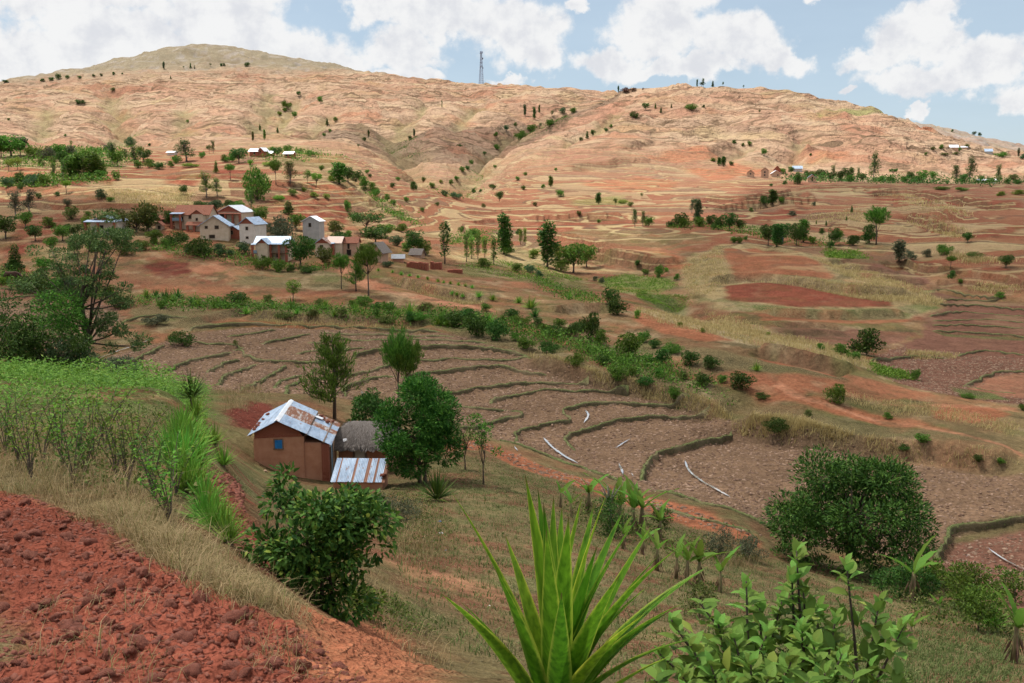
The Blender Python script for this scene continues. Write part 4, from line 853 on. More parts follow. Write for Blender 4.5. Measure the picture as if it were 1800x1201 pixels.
for x, y in in_poly_pts(FIELD, 210):
    r_ = random.choice((.02, .025, .03, .035, .04, .055))*random.uniform(.8, 1.3)
    o = link('clod', cl_meshes[random.randrange(8)], ground, (x, y, float(gz(x, y)) - r_*.05), 0, r_)
    o.rotation_euler = (random.uniform(-.5, .5), random.uniform(-.5, .5), random.uniform(0, 6))
def clod_field(P2, r0, r1, mat, name, label, sub=0):
    n = len(P2); base = [lump(40+i, sub, .32) for i in range(6)]; VV, FF, o = [], [], 0
    pick = rng.integers(0, 6, n); az = rng.uniform(0, 6.28, n); rr = r0 + (r1-r0)*rng.random(n)**2.2; zz_ = gz(P2[:, 0], P2[:, 1])
    for b in range(6):
        I = np.nonzero(pick == b)[0]; v, f = base[b]; c, s = np.cos(az[I])[:, None], np.sin(az[I])[:, None]
        st = rng.uniform(.7, 1.6, (len(I), 1))
        X = (v[None, :, 0]*c*st - v[None, :, 1]*s)*rr[I][:, None] + P2[I, 0][:, None]; Y = (v[None, :, 0]*s*st + v[None, :, 1]*c)*rr[I][:, None] + P2[I, 1][:, None]
        Z = v[None, :, 2]*rr[I][:, None] + (zz_[I] + rr[I]*.05)[:, None]
        VV.append(np.stack([X, Y, Z], 2).reshape(-1, 3)); FF.append((np.arange(len(I))[:, None, None]*len(v) + f[None]).reshape(-1, 3)+o); o += len(VV[-1])
    return link(name, mk_mesh(name, np.vstack(VV), np.vstack(FF), [mat]), ground, kind='stuff')
clod_field(in_poly_pts(FIELD, 4200), .006, .03, RED_CLOD, 'small_clods', '')
clod_field(np.vstack([in_poly_pts([(368,845),(420,840),(430,900),(470,960),(520,1010),(470,1010),(420,960),(375,920)], 700), in_poly_pts([(395,728),(440,705),(480,712),(470,745),(405,750)], 300)]), .015, .07, RED_CLOD, 'small_clods', '')
area = (RG**2*np.gradient(LRG, axis=1)*np.gradient(np.unwrap(THG, axis=0), axis=0)).ravel()
w_ = np.where((rf > 44) & (rf < 125) & (plough > .75) & (np.abs(THG.ravel()) < .53) & (colr[:, 0] > .1), area, 0); w_ /= w_.sum()
ix = rng.choice(len(XF), 36000, p=w_); PP = np.stack([XF[ix], YF[ix]], 1) + rng.normal(0, .3, (36000, 2))
clod_field(PP, .04, .13, TAN_CLOD, 'paddy_clods', '')

# ------------------------------------------------------------------ standing water in the furrows
wm, wnt, wb_ = new_mat('water', .04, .8); wb_.inputs['Base Color'].default_value = (.16, .13, .11, 1); wb_.inputs['IOR'].default_value = 1.33
wn_ = wnt.nodes.new('ShaderNodeTexNoise'); wn_.inputs['Scale'].default_value = 5; wbp = wnt.nodes.new('ShaderNodeBump'); wbp.inputs['Strength'].default_value = .05; wnt.links.new(wn_.outputs[0], wbp.inputs['Height']); wnt.links.new(wbp.outputs[0], wb_.inputs['Normal'])
wm2, wnt2, wb2_ = new_mat('sheet_water', .12, 1.0); wb2_.inputs['Base Color'].default_value = (.62, .60, .58, 1); wb2_.inputs['Metallic'].default_value = .55
PUD = [([(955,772),(970,788),(990,803),(1016,817)], .32), ([(1028,722),(1034,732),(1026,746)], .3), ([(1204,812),(1212,830),(1235,850),(1262,864),(1283,876)], .3), ([(1737,967),(1760,984),(1785,998),(1815,1014)], .22), ([(1682,1008),(1695,1014),(1708,1022)], .22), ([(1088,818),(1092,826),(1095,838)], .3),
       ([(1082,790),(1095,782),(1108,774)], .22), ([(636,690),(640,702),(642,708)], .3), ([(904,788),(910,795)], .3), ([(165,634),(200,622),(240,608),(268,597)], .22), ([(1110,834),(1113,840)], .3), ([(1698,982),(1704,978)], .2), ([(40,575),(60,578)], .25)]
for pl, w in PUD:
    Ln = resample(smooth_line(np.array([G.hit(u, v)[:2] for u, v in pl])), .25); k = len(Ln)
    nn = np.gradient(Ln, axis=0); nn /= np.linalg.norm(nn, axis=1)[:, None]+1e-9; nr = np.stack([-nn[:, 1], nn[:, 0]], 1)
    ww = .6*w*(.35 + 1.0*np.abs(fbm(Ln[:, 0], Ln[:, 1], .9, 3)) + .3)*np.clip(np.minimum(np.arange(k), np.arange(k)[::-1])/3, .15, 1)
    a = Ln + nr*ww[:, None]*.5; b = Ln - nr*ww[:, None]*.5
    z = np.maximum.reduce([gz(Ln[:, 0], Ln[:, 1]), gz(a[:, 0], a[:, 1]), gz(b[:, 0], b[:, 1])]) + .07
    z = np.convolve(np.pad(z, 3, mode='edge'), np.ones(7)/7, 'valid') + .04
    V = np.stack([np.column_stack([a, z]), np.column_stack([b, z])], 1).reshape(-1, 3); i = np.arange(k-1)*2
    link('water', mk_mesh('water', V, np.stack([i, i+1, i+3, i+2], 1), [wm2]), kind='structure')
print('ground cover', round(time.time()-T0, 1))
# ------------------------------------------------------------------ trees and shrubs
BARK = soil_mat('bark', (.07, .05, .04), (.17, .13, .10), 6, .95, .6, stretch=(1, 1, .25))
PALEBARK = soil_mat('pale_bark', (.16, .13, .11), (.30, .26, .22), 6, .95, .5, stretch=(1, 1, .25))
LM = dict(dark=leaf_mat('leaf_dark', (.018, .055, .010), (.085, .175, .028), None, .2, .45), mid=leaf_mat('leaf_mid', (.036, .095, .012), (.15, .27, .035), None, .25),
          bright=leaf_mat('leaf_bright', (.06, .14, .012), (.20, .36, .04), (.28, .32, .06), .3), grey=leaf_mat('leaf_grey', (.05, .065, .035), (.17, .185, .10), None, .2, .7),
          pine=leaf_mat('needles', (.035, .10, .014), (.15, .29, .04), None, .15, .6), yellow=leaf_mat('leaf_yellow', (.13, .20, .03), (.28, .36, .06), None, .3),
          olive=leaf_mat('leaf_olive', (.045, .07, .015), (.16, .20, .045), (.24, .20, .08), .25, .6), teal=leaf_mat('leaf_teal', (.028, .07, .028), (.11, .19, .075), None, .2, .6), russet=leaf_mat('leaf_russet', (.10, .05, .03), (.22, .12, .07), None, .2, .8))
def foliage(clumps, n, ll, lw, r_, up=.35, shell=.5, fold=.12, droop=0.0):
    """leaves spread through the volume of the given clumps (x, y, z, rx, rz)"""
    cl = np.array(clumps, float); wt = (cl[:, 3]**2); k = r_.choice(len(cl), n, p=wt/wt.sum())
    d = unit(r_.normal(0, 1, (n, 3))); rad = shell + (1-shell)*r_.random(n)**.6
    P = cl[k, :3] + d*np.column_stack([cl[k, 3], cl[k, 3], cl[k, 4]])*rad[:, None]
    D = unit(d + np.array([0, 0, up]) + r_.normal(0, .5, (n, 3))); D[:, 2] -= droop
    N_ = unit(d*.6 + np.array([0, 0, .8]) + r_.normal(0, .6, (n, 3)))
    return leafquads(P, D, N_, ll*r_.uniform(.6, 1.3, n), lw*r_.uniform(.7, 1.3, n), fold)
def needle_tufts(tips, dirs, per, ll, lw, r_, spread=.55):
    P = np.repeat(tips, per, 0) + r_.normal(0, ll*.25, (len(tips)*per, 3)); D = unit(np.repeat(dirs, per, 0) + r_.normal(0, spread, (len(tips)*per, 3)))
    return leafquads(P, D, unit(r_.normal(0, 1, P.shape)), ll*r_.uniform(.6, 1.2, len(P)), lw*r_.uniform(.7, 1.3, len(P)), .05)
def clumps_in(r_, n, cx, cy, cz, rx, rz, cr, flat=1.0, keep=None, zpow=1.0):
    out = []
    while len(out) < n:
        d = r_.normal(0, 1, 3); d /= np.linalg.norm(d); t = .25 + .75*r_.random()**.55
        p = d*t
        if keep and not keep(p): continue
        out.append((cx+p[0]*rx, cy+p[1]*rx, cz+p[2]*rz, cr*r_.uniform(.65, 1.3), cr*r_.uniform(.55, 1.0)*flat))
    return out
def wood(r_, height, r0, clumps, base=(0, 0), every=2, bend=.03, n=6, split=.45):
    mb = MB(); zz_ = np.linspace(-.03, height, 7); ph_ = r_.uniform(0, 6)
    pts_ = [(base[0]+bend*math.sin(z*5+ph_)*z/height, base[1]+bend*math.cos(z*4+ph_)*z/height, z) for z in zz_]
    mb.tube(pts_, [r0*(1.25 if i == 0 else 1-.7*i/6) for i in range(7)], n)
    for c in clumps[::every]:
        t = np.clip(split + .5*r_.random(), 0, .98); i = int(t*6); a = np.array(pts_[i]); b = np.array(c[:3])
        if b[2] < a[2]-.1: a = np.array(pts_[max(1, int(i*.5))])
        m_ = (a+b)/2 + np.array([0, 0, -.03*np.linalg.norm(b-a)]) + r_.normal(0, .02, 3)
        mb.tube([a, m_, b], [r0*.42, r0*.28, r0*.1], 4)
    return mb
LIB = {}
def lib(kind, var, leaf):
    """(trunk mesh, crown mesh) of unit height"""
    key = (kind, var, leaf)
    if key in LIB: return LIB[key]
    r_ = np.random.default_rng(hash((kind, var)) % 9999 if False else sum(map(ord, kind))*13+var*101)
    bark = BARK
    if kind == 'round':
        cl = clumps_in(r_, 34, 0, 0, .58, .36, .33, .13); V, Fq = foliage(cl, 2200, .060, .034, r_); mb = wood(r_, .62, .028, cl, every=3)
    elif kind == 'flat':
        cl = clumps_in(r_, 34, .05, 0, .66, .50, .20, .14, .7); V, Fq = foliage(cl, 2200, .055, .03, r_); mb = wood(r_, .6, .03, cl, every=2, bend=.06)
    elif kind == 'bush':
        cl = clumps_in(r_, 30, 0, 0, .45, .46, .42, .17, keep=lambda p: p[2] > -.9); V, Fq = foliage(cl, 1700, .085, .05, r_); mb = wood(r_, .45, .022, cl, every=3, split=.1)
    elif kind == 'spread':
        cl = clumps_in(r_, 40, 0, 0, .42, .78, .38, .20, .8, keep=lambda p: p[2] > -.8); V, Fq = foliage(cl, 2600, .085, .048, r_); mb = wood(r_, .4, .03, cl, every=3, split=.1)
    elif kind == 'cone':
        cl = [(r_.normal(0, .25)*(1-z)*.22, r_.normal(0, .25)*(1-z)*.22, z, .05+.15*(1-z)**.8, .09) for z in np.linspace(.1, .95, 22)]; V, Fq = foliage(cl, 1900, .05, .028, r_, .6); mb = wood(r_, .9, .02, cl, every=9)
    elif kind == 'column':
        cl = [(r_.normal(0, .03), r_.normal(0, .03), z, r_.uniform(.06, .13)*(1.1-.5*abs(z-.5)), .09) for z in np.linspace(.14, .95, 24)]; V, Fq = foliage(cl, 1900, .05, .028, r_, .5); mb = wood(r_, .9, .018, cl, every=8)
    elif kind == 'poplar':
        cl = [(r_.normal(0, .012), r_.normal(0, .012), z, r_.uniform(.03, .075), .06) for z in np.linspace(.22, .97, 20)]; V, Fq = foliage(cl, 800, .04, .02, r_, .8); mb = wood(r_, .97, .011, cl, every=4)
    elif kind == 'euc':
        cl = []
        for z in np.linspace(.3, .95, 9):
            for _ in range(3): a = r_.uniform(0, 6.28); q = r_.uniform(.03, .20)*(1.15-.6*z); cl.append((q*math.cos(a)+.08*(z-.3), q*math.sin(a), z+r_.normal(0, .03), r_.uniform(.06, .11), r_.uniform(.05, .09)))
        V, Fq = foliage(cl, 1700, .045, .018, r_, -.1, .35, droop=.3); mb = wood(r_, .9, .02, cl, every=1, bend=.05); bark = PALEBARK
    elif kind == 'scrubtree':
        cl = clumps_in(r_, 16, 0, 0, .6, .26, .32, .11); V, Fq = foliage(cl, 900, .06, .03, r_, .3, .3); mb = wood(r_, .7, .018, cl, every=1, bend=.05)
    elif kind == 'pine':      # bare bole, rounded brush of upright needles
        tips, dirs = [], []
        for _ in range(150):
            a = r_.uniform(0, 6.28); t = r_.random()**.5; z = r_.uniform(-1, 1); q = math.sqrt(max(0, 1-z*z))
            tips.append((.23*q*t*math.cos(a), .23*q*t*math.sin(a), .74+.22*z*t)); dirs.append((.6*q*math.cos(a), .6*q*math.sin(a), 1.0))
        V, Fq = needle_tufts(np.array(tips), np.array(dirs), 16, .085, .010, r_, .38); cl = [(*t, 0, 0) for t in tips[::6]]; mb = wood(r_, .85, .016, cl, every=1, bend=.02, split=.55)
    elif kind == 'youngpine':  # feathered, branches sweeping up from low on the stem
        tips, dirs = [], []; mb = MB(); mb.tube([(0, 0, -.03), (.01, 0, .4), (0, .01, .97)], [.018, .013, .003], 6)
        for z in np.linspace(.22, .97, 15):
            for _ in range(4 if z < .85 else 2):
                a = r_.uniform(0, 6.28); l = (.30*(1-z)**.75 + .04)*r_.uniform(.55, 1.25); e = .55 + .5*z
                p0 = np.array([0, 0, z*.93]); p1 = p0 + l*np.array([math.cos(a)*.8, math.sin(a)*.8, .35*e]); p2 = p1 + l*.5*np.array([math.cos(a)*.5, math.sin(a)*.5, .9])
                mb.tube([p0, p1, p2], [.006, .004, .002], 3)
                for q in np.linspace(.3, 1, 7):
                    pp = p0+(p1-p0)*min(1, q*1.4) if q < .7 else p1+(p2-p1)*(q-.7)/.3
                    tips.append(pp); dirs.append((math.cos(a)*.5, math.sin(a)*.5, 1.1))
        V, Fq = needle_tufts(np.array(tips), np.array(dirs), 9, .075, .009, r_, .42)
    crown = mk_mesh('crown', V, Fq, [LM[leaf]]); trunk = mb.mesh('trunk', bark, True)
    LIB[key] = (trunk, crown); return LIB[key]
ORD = ['first', 'second', 'third', 'fourth', 'fifth', 'sixth', 'seventh', 'eighth', 'ninth', 'tenth', 'eleventh', 'twelfth', 'thirteenth', 'fourteenth', 'fifteenth', 'sixteenth', 'seventeenth', 'eighteenth', 'nineteenth', 'twentieth']
ORD += ['twenty-'+o for o in ORD[:9]] + ['thirtieth'] + ['thirty-'+o for o in ORD[:9]] + ['fortieth'] + ['forty-'+o for o in ORD[:9]] + ['fiftieth']
NAMES = dict(round='leafy_tree', flat='flat_topped_tree', bush='shrub', spread='shrub', cone='conical_tree', column='columnar_tree', poplar='slender_tree', euc='eucalyptus_tree', scrubtree='small_tree', pine='pine_tree', youngpine='young_pine_tree')
ADJ = dict(dark='dark green', mid='green', bright='bright green', grey='grey-green', pine='deep green', yellow='yellow-green', olive='olive green', teal='blue-green', russet='russet brown')
ASPECT = dict(round=.78, flat=1.1, bush=1.05, spread=1.75, cone=.36, column=.24, poplar=.13, euc=.45, scrubtree=.6, pine=.5, youngpine=.55)
def plant(kind, u, v, h, leaf='mid', w=None, Y=None, label=None, group=None, var=None, tiny=False):
    p = at(u, Y) if Y else hit(u, v); H = px2m(h, p[1])*(1.02 if p[1] < 420 else .85)
    if w and p[1] >= 420: w = w*.9
    var = random.randrange(3) if var is None else var
    tr, cr = lib(kind, var, leaf); nm = NAMES[kind]; sx = H*((w/h)/ASPECT[kind] if w else random.uniform(.9, 1.1))
    cat = 'shrub' if nm == 'shrub' else 'tree'
    t = link(nm, None, None, p, random.uniform(0, 6.28), (sx, sx, H), label, cat, group)
    link('trunk' if cat == 'tree' else 'stem', tr, t); link('crown' if cat == 'tree' else 'foliage', cr, t)
    return t
def zone(phrase, group, rows):
    """rows: kind u v h leaf [w]; labels tell them apart by kind and by place from the left"""
    rows = sorted(rows, key=lambda r: r[1]); cnt = {}; seen = {}
    key = lambda r: (NAMES[r[0]], r[4])
    for r in rows: cnt[key(r)] = cnt.get(key(r), 0)+1
    for r in rows:
        k = key(r); seen[k] = seen.get(k, 0)+1; noun = NAMES[r[0]].replace('_', ' ')
        lab = f"{ADJ[r[4]]} {noun} {phrase}"
        if cnt[k] > 1: lab = f"{ORD[seen[k]-1]} {ADJ[r[4]]} {noun} from left {phrase}"
        plant(r[0], r[1], r[2], r[3], r[4], r[5] if len(r) > 5 else None, None, lab, group)
def parse(s):
    out = []
    for t in s.replace('\n', '|').split('|'):
        q = t.split()
        if q: out.append((q[0], float(q[1]), float(q[2]), float(q[3]), q[4]) + ((float(q[5]),) if len(q) > 5 else ()))
    return out
zone('on the skyline of the right hill', 'trees on the right hill crest', parse('column 1225 153 14 dark|euc 1236 152 17 dark|cone 1253 149 13 dark|scrubtree 1271 147 10 dark|scrubtree 1307 146 7 dark|scrubtree 1233 152 10 teal 12'))
zone('beside the ridge notch below the clouds', 'scrub at the ridge notch', parse('column 1087 158 13 dark|spread 1099 163 12 russet 24|spread 1113 161 9 russet 16|scrubtree 1130 161 8 russet'))
zone('in the gully below the mast', 'trees along the upper gully', parse('''poplar 777 192 18 dark|column 923 204 22 teal|column 939 210 24 dark|column 948 199 16 dark|scrubtree 970 205 13 dark|bush 988 199 13 teal|bush 1007 199 13 mid|round 890 231 14 teal|bush 872 240 10 mid|spread 915 246 22 mid 34|bush 934 232 17 mid 22
bush 966 222 16 mid 20|scrubtree 950 226 12 teal|bush 873 264 13 mid|round 852 274 10 dark|bush 828 289 11 mid|spread 808 258 6 dark 16|column 728 241 16 teal|bush 721 246 10 dark|column 648 242 15 dark|bush 640 248 9 dark|scrubtree 630 260 8 dark|bush 906 222 9 dark|bush 1074 224 7 mid|bush 1065 231 8 dark'''))
zone('on the spur of the right hill', 'trees on the right hill spur', parse('''spread 1115 208 17 dark 22|round 1135 194 16 dark 16|cone 1152 191 11 mid|cone 1162 199 13 dark|cone 1180 190 9 dark|cone 1032 244 16 dark|round 1042 240 15 dark|bush 1022 248 9 dark|spread 1215 193 14 mid 34|bush 1237 189 6 dark|scrubtree 1335 200 9 olive|bush 1318 256 11 mid 12|round 1343 274 17 mid|bush 1306 257 7 mid|bush 1290 253 9 dark 12|bush 1425 274 6 dark|bush 1627 273 7 mid'''))
zone('at the head of the valley', 'scrub at the valley head', parse('''round 870 297 9 mid|bush 793 325 12 mid|bush 813 302 12 mid|bush 803 317 10 mid|bush 822 299 10 dark|spread 867 332 12 dark 22|round 878 354 19 dark|spread 802 350 14 teal 22|bush 833 339 10 dark|bush 845 338 7 dark|bush 920 334 10 mid|column 968 329 22 mid 10|round 977 302 9 mid|bush 955 331 9 mid|bush 985 346 14 mid 16|column 1052 359 19 dark 9|scrubtree 1082 362 15 mid|bush 1108 363 9 mid
bush 760 330 12 mid|bush 727 335 17 dark 14|bush 655 339 20 mid 18|bush 782 345 12 teal|bush 910 317 9 mid|bush 923 309 9 mid|bush 745 318 9 mid|bush 700 318 8 mid|bush 690 330 10 dark|bush 650 312 7 dark|bush 775 322 8 yellow|bush 850 365 8 olive|bush 940 362 8 olive|spread 1095 358 8 yellow 22|bush 715 355 10 mid|bush 742 372 9 mid|bush 768 362 8 olive|scrubtree 1128 348 9 olive'''))
zone('on the open left hillside', 'trees scattered on the left hill', parse('''bush 75 143 6 dark 12|bush 90 142 8 dark 12|bush 103 139 12 dark|bush 118 139 9 dark|bush 140 138 6 dark 10|bush 165 135 6 dark|bush 178 134 6 dark|bush 200 132 7 dark|bush 215 131 4 dark|bush 138 183 10 dark|bush 146 183 9 dark|bush 198 160 8 olive 12|column 288 122 15 teal|scrubtree 323 121 6 dark|cone 335 120 11 dark|cone 342 121 7 dark|scrubtree 370 117 7 dark|bush 389 116 6 dark|bush 394 116 6 dark|bush 434 118 11 dark 12|cone 300 139 7 dark
spread 230 258 24 teal 26|bush 262 257 7 dark|round 525 170 12 dark|round 563 183 17 mid|round 518 208 15 mid|spread 504 192 20 mid 26|cone 457 229 12 dark|column 445 248 18 olive|column 465 246 20 mid|cone 488 234 12 dark|cone 575 221 15 dark|bush 590 213 10 mid|bush 330 216 7 mid|bush 10 145 6 dark 16|bush 115 240 6 mid|bush 15 212 6 mid|bush 500 196 9 mid|bush 580 232 7 mid|bush 492 203 9 bright|bush 570 240 8 mid'''))
zone('in the wood below the left hill', 'trees of the left wood', parse('''round 20 275 40 mid 52|round 2 276 38 mid 30|round 36 273 34 teal 24|spread 60 278 22 mid 34|spread 82 280 24 grey 34|bush 104 277 26 mid|bush 125 275 20 grey|bush 72 292 14 olive|bush 92 288 13 olive|round 108 292 28 dark 20|flat 15 301 22 yellow 18|flat 31 299 24 yellow 20|euc 95 318 30 pine|euc 112 319 36 pine|column 125 314 38 pine 18|column 138 314 44 pine 20|euc 150 314 32 mid|column 165 314 44 pine 24|round 178 314 30 mid|spread 40 328 28 dark 36|spread 62 328 26 teal 40|bush 80 328 24 mid 22|bush 15 329 20 teal 22
euc 198 291 40 dark|round 206 292 28 mid 22|scrubtree 222 284 22 dark|euc 236 292 34 dark|round 154 317 15 pine|round 177 318 20 pine|pine 117 340 22 bright 18|bush 205 317 18 mid 14|round 36 337 15 dark|bush 178 350 19 teal|bush 195 355 10 mid 14|round 118 363 15 grey|bush 100 345 9 dark|bush 68 349 11 dark|bush 60 270 12 mid|scrubtree 126 257 12 mid|bush 170 272 14 mid 22|bush 148 276 12 mid 20|bush 190 268 14 grey|bush 245 270 14 mid|bush 262 296 18 mid 22|bush 244 296 16 mid|bush 280 298 14 dark 22|bush 300 294 12 mid'''))
zone('around the hamlet on the knoll', 'trees of the knoll', parse('''euc 328 284 36 dark 36|scrubtree 368 270 16 dark|euc 375 270 22 olive|round 253 284 22 dark 26|round 420 287 28 dark 28|bush 408 285 18 mid|spread 337 294 8 bright 36|cone 380 304 21 pine|pine 405 316 27 pine 18|round 323 342 18 dark 15|euc 363 347 42 mid 26|euc 382 345 30 mid 20|spread 453 352 66 pine 56|euc 442 368 34 pine 16|pine 485 324 42 pine 22|euc 510 322 38 olive 30|scrubtree 540 322 24 mid|flat 556 329 27 bright 22|column 597 324 36 pine 24|round 612 320 28 dark 24|bush 625 320 22 dark|spread 490 352 10 bright 24|bush 515 344 13 mid|bush 552 347 10 yellow 16|bush 575 350 11 yellow|cone 508 377 24 dark 17|round 378 374 24 teal 34|round 405 370 20 dark 26
round 487 276 18 dark 16|bush 478 270 12 mid 18|bush 505 268 14 mid|bush 525 270 12 olive 20|bush 545 274 10 mid 16|bush 395 285 14 mid|bush 440 290 10 bright|bush 470 292 8 yellow 20|bush 355 278 12 mid|bush 310 288 16 mid 18|bush 565 300 10 mid|bush 640 330 22 mid 18|bush 660 345 14 mid|bush 680 352 12 mid|bush 692 360 10 mid|bush 645 305 8 mid|bush 582 320 12 bright|bush 612 373 24 mid 14|bush 640 336 10 dark|bush 535 338 10 bright'''))
zone('between the near village houses', 'trees of the near village', parse('''spread 240 408 60 olive 92|round 262 408 42 dark 40|round 130 418 26 dark 32|bush 152 402 26 bright 18|round 90 442 28 mid 24|round 131 446 23 dark 24|cone 28 478 48 dark 24|round 10 420 44 dark 42|bush 125 386 26 olive 24|euc 28 382 46 grey 28|euc 52 376 42 grey 26|bush 155 380 10 mid 14|bush 435 388 22 olive 28|spread 490 422 46 grey 66|round 528 470 62 dark 48|bush 573 466 36 olive 32|flat 643 414 46 dark 62|round 660 430 34 dark 48|bush 612 418 14 mid|bush 697 432 20 teal 24
spread 310 432 30 dark 42|bush 292 436 20 mid|spread 350 450 38 dark 56|bush 385 450 24 teal 26|bush 405 452 16 teal|bush 430 448 26 teal 26|spread 462 474 26 mid 36|bush 490 478 24 mid 26|bush 512 478 14 dark|spread 540 480 14 dark 34|bush 330 446 14 teal|bush 270 430 14 mid|bush 655 458 12 bright|bush 680 470 12 teal 20|bush 700 458 14 bright'''))
zone('on the green fringe of the near village', 'fringe trees of the near village', parse('round 300 398 30 dark 26|round 322 384 26 mid 26|bush 416 376 26 mid 30|round 456 392 32 mid 34|round 520 404 30 mid 30|bush 506 446 30 dark 30|round 548 446 28 mid 26|round 600 432 26 dark 30|bush 632 446 20 mid 28|round 272 428 26 mid 30|bush 205 428 28 dark 34|round 110 424 30 mid 30|round 62 424 30 dark 28|bush 165 442 22 mid 30|bush 222 448 22 olive 34|round 350 376 24 dark 26|bush 590 408 22 olive 30|round 678 418 26 mid 30|bush 706 408 16 mid 24|round 45 400 30 mid 26|bush 85 400 20 mid 26|bush 250 440 20 mid 30'))
zone('in the row along the valley road', 'trees by the valley road', parse('''round 728 446 46 dark 34|bush 745 448 30 mid 28|bush 716 442 20 mid|poplar 782 464 70 dark 15|poplar 820 461 48 mid 8|poplar 829 455 36 bright 9|poplar 840 456 44 mid 8|poplar 852 453 36 bright 8|poplar 868 465 44 mid 9|column 886 446 66 dark 22|bush 890 448 28 mid 28|poplar 915 430 26 yellow 6|poplar 923 432 30 yellow 6|bush 938 454 19 bright 22|column 962 470 78 dark 26|bush 978 458 34 mid 24|bush 985 477 26 yellow 30|bush 912 413 12 dark|bush 850 470 18 mid 24|bush 908 478 18 mid 20|bush 932 480 16 teal 20|bush 947 488 14 teal 16|scrubtree 812 412 14 mid|bush 830 416 16 mid 26|bush 810 408 12 olive|bush 1018 378 8 olive|bush 1053 392 7 mid'''))
zone('at the green plots in the valley', 'mango trees at the plots', parse('round 1008 480 56 mid 48|round 1031 470 44 mid 34|bush 1046 494 10 grey|bush 1058 498 11 grey|bush 1158 488 24 mid 18|bush 1120 466 10 dark|bush 1135 482 10 mid 14|bush 1172 478 9 bright|bush 1190 492 12 mid'))
zone('behind the rounded field hill', 'trees behind the round hill', parse('''euc 1116 400 32 dark|euc 1130 398 26 olive|bush 1140 397 18 mid|column 1226 393 40 teal 13|euc 1216 375 24 teal|bush 1195 400 28 dark|bush 1205 400 18 mid|bush 1230 399 20 mid|bush 1180 400 12 dark 18|round 1250 402 26 dark|round 1282 405 34 dark 28|bush 1263 404 24 dark|round 1301 406 22 dark|bush 1290 427 12 mid|bush 1300 428 13 mid|bush 1310 422 8 mid|round 1350 432 40 dark 26|column 1365 434 38 dark 18|round 1376 428 38 dark|round 1400 432 44 dark 26|column 1412 426 38 mid 18|round 1466 432 34 dark 22|bush 1460 436 14 dark|bush 1498 432 20 dark|bush 1507 426 14 dark|bush 1475 420 16 mid|bush 1428 428 14 bright
pine 1540 430 66 mid 42|bush 1528 428 36 dark 28|cone 1497 374 12 dark|bush 1445 412 12 dark|cone 1452 397 9 dark|cone 1435 394 7 mid|cone 1488 388 8 mid|column 1580 459 36 grey 18|bush 1600 456 16 grey 20|bush 1628 452 16 grey|spread 1660 448 22 mid 28|round 1701 427 20 dark 18|pine 1671 472 22 mid 18|bush 1673 491 17 dark 14|round 1768 471 25 dark 26|bush 1688 498 9 mid|spread 1715 453 12 olive 30|bush 1757 524 12 mid 18|bush 1343 360 17 dark|column 1358 359 24 dark 14|bush 1373 357 13 mid|bush 1320 373 9 olive|bush 1430 362 8 grey|bush 1392 380 10 grey 16'''))
zone('in the belt along the right ridge', 'trees along the right ridge', parse('''column 1272 293 20 dark 10|column 1264 291 16 dark 8|bush 1286 291 10 dark|bush 1254 284 8 mid 14|euc 1535 318 56 dark 26|round 1490 318 30 dark|euc 1508 318 26 olive|euc 1465 316 30 olive|flat 1570 310 18 dark|round 1600 318 22 dark|round 1622 319 26 mid 26|round 1640 318 22 mid|euc 1680 319 34 dark 24|euc 1704 320 48 dark 30|bush 1692 321 18 dark 26|euc 1754 321 36 dark 16|round 1780 322 20 olive|spread 1790 324 12 dark 28|bush 1770 324 14 dark|cone 1402 324 26 dark 16|bush 1380 325 10 dark|bush 1355 328 7 dark|round 1430 316 20 dark|round 1445 318 26 dark 28|bush 1420 312 16 dark|round 1460 319 20 dark|round 1476 319 24 dark|bush 1496 320 16 mid|round 1516 320 20 dark|bush 1550 320 14 mid 22|bush 1566 320 12 mid 22|bush 1590 320 14 mid 20|bush 1612 320 14 mid 22|round 1390 306 16 dark|bush 1376 305 12 mid 18|bush 1725 320 14 mid|bush 1740 322 12 mid 18|bush 1760 345 9 bright 16|bush 1790 343 10 bright 22|spread 1655 334 7 mid 30|spread 1690 336 8 mid 24'''))
zone('on the far right slope', 'scrub on the far right slope', parse('bush 1640 264 8 olive 14|bush 1655 262 10 mid 12|bush 1686 266 9 mid|spread 1760 276 12 mid 34|bush 1700 260 9 olive|bush 1674 232 6 dark|bush 1712 236 8 teal|bush 1722 239 8 dark|column 1790 276 18 grey|bush 1798 280 12 teal|bush 1680 272 6 olive 14|spread 1660 273 6 olive 24'))
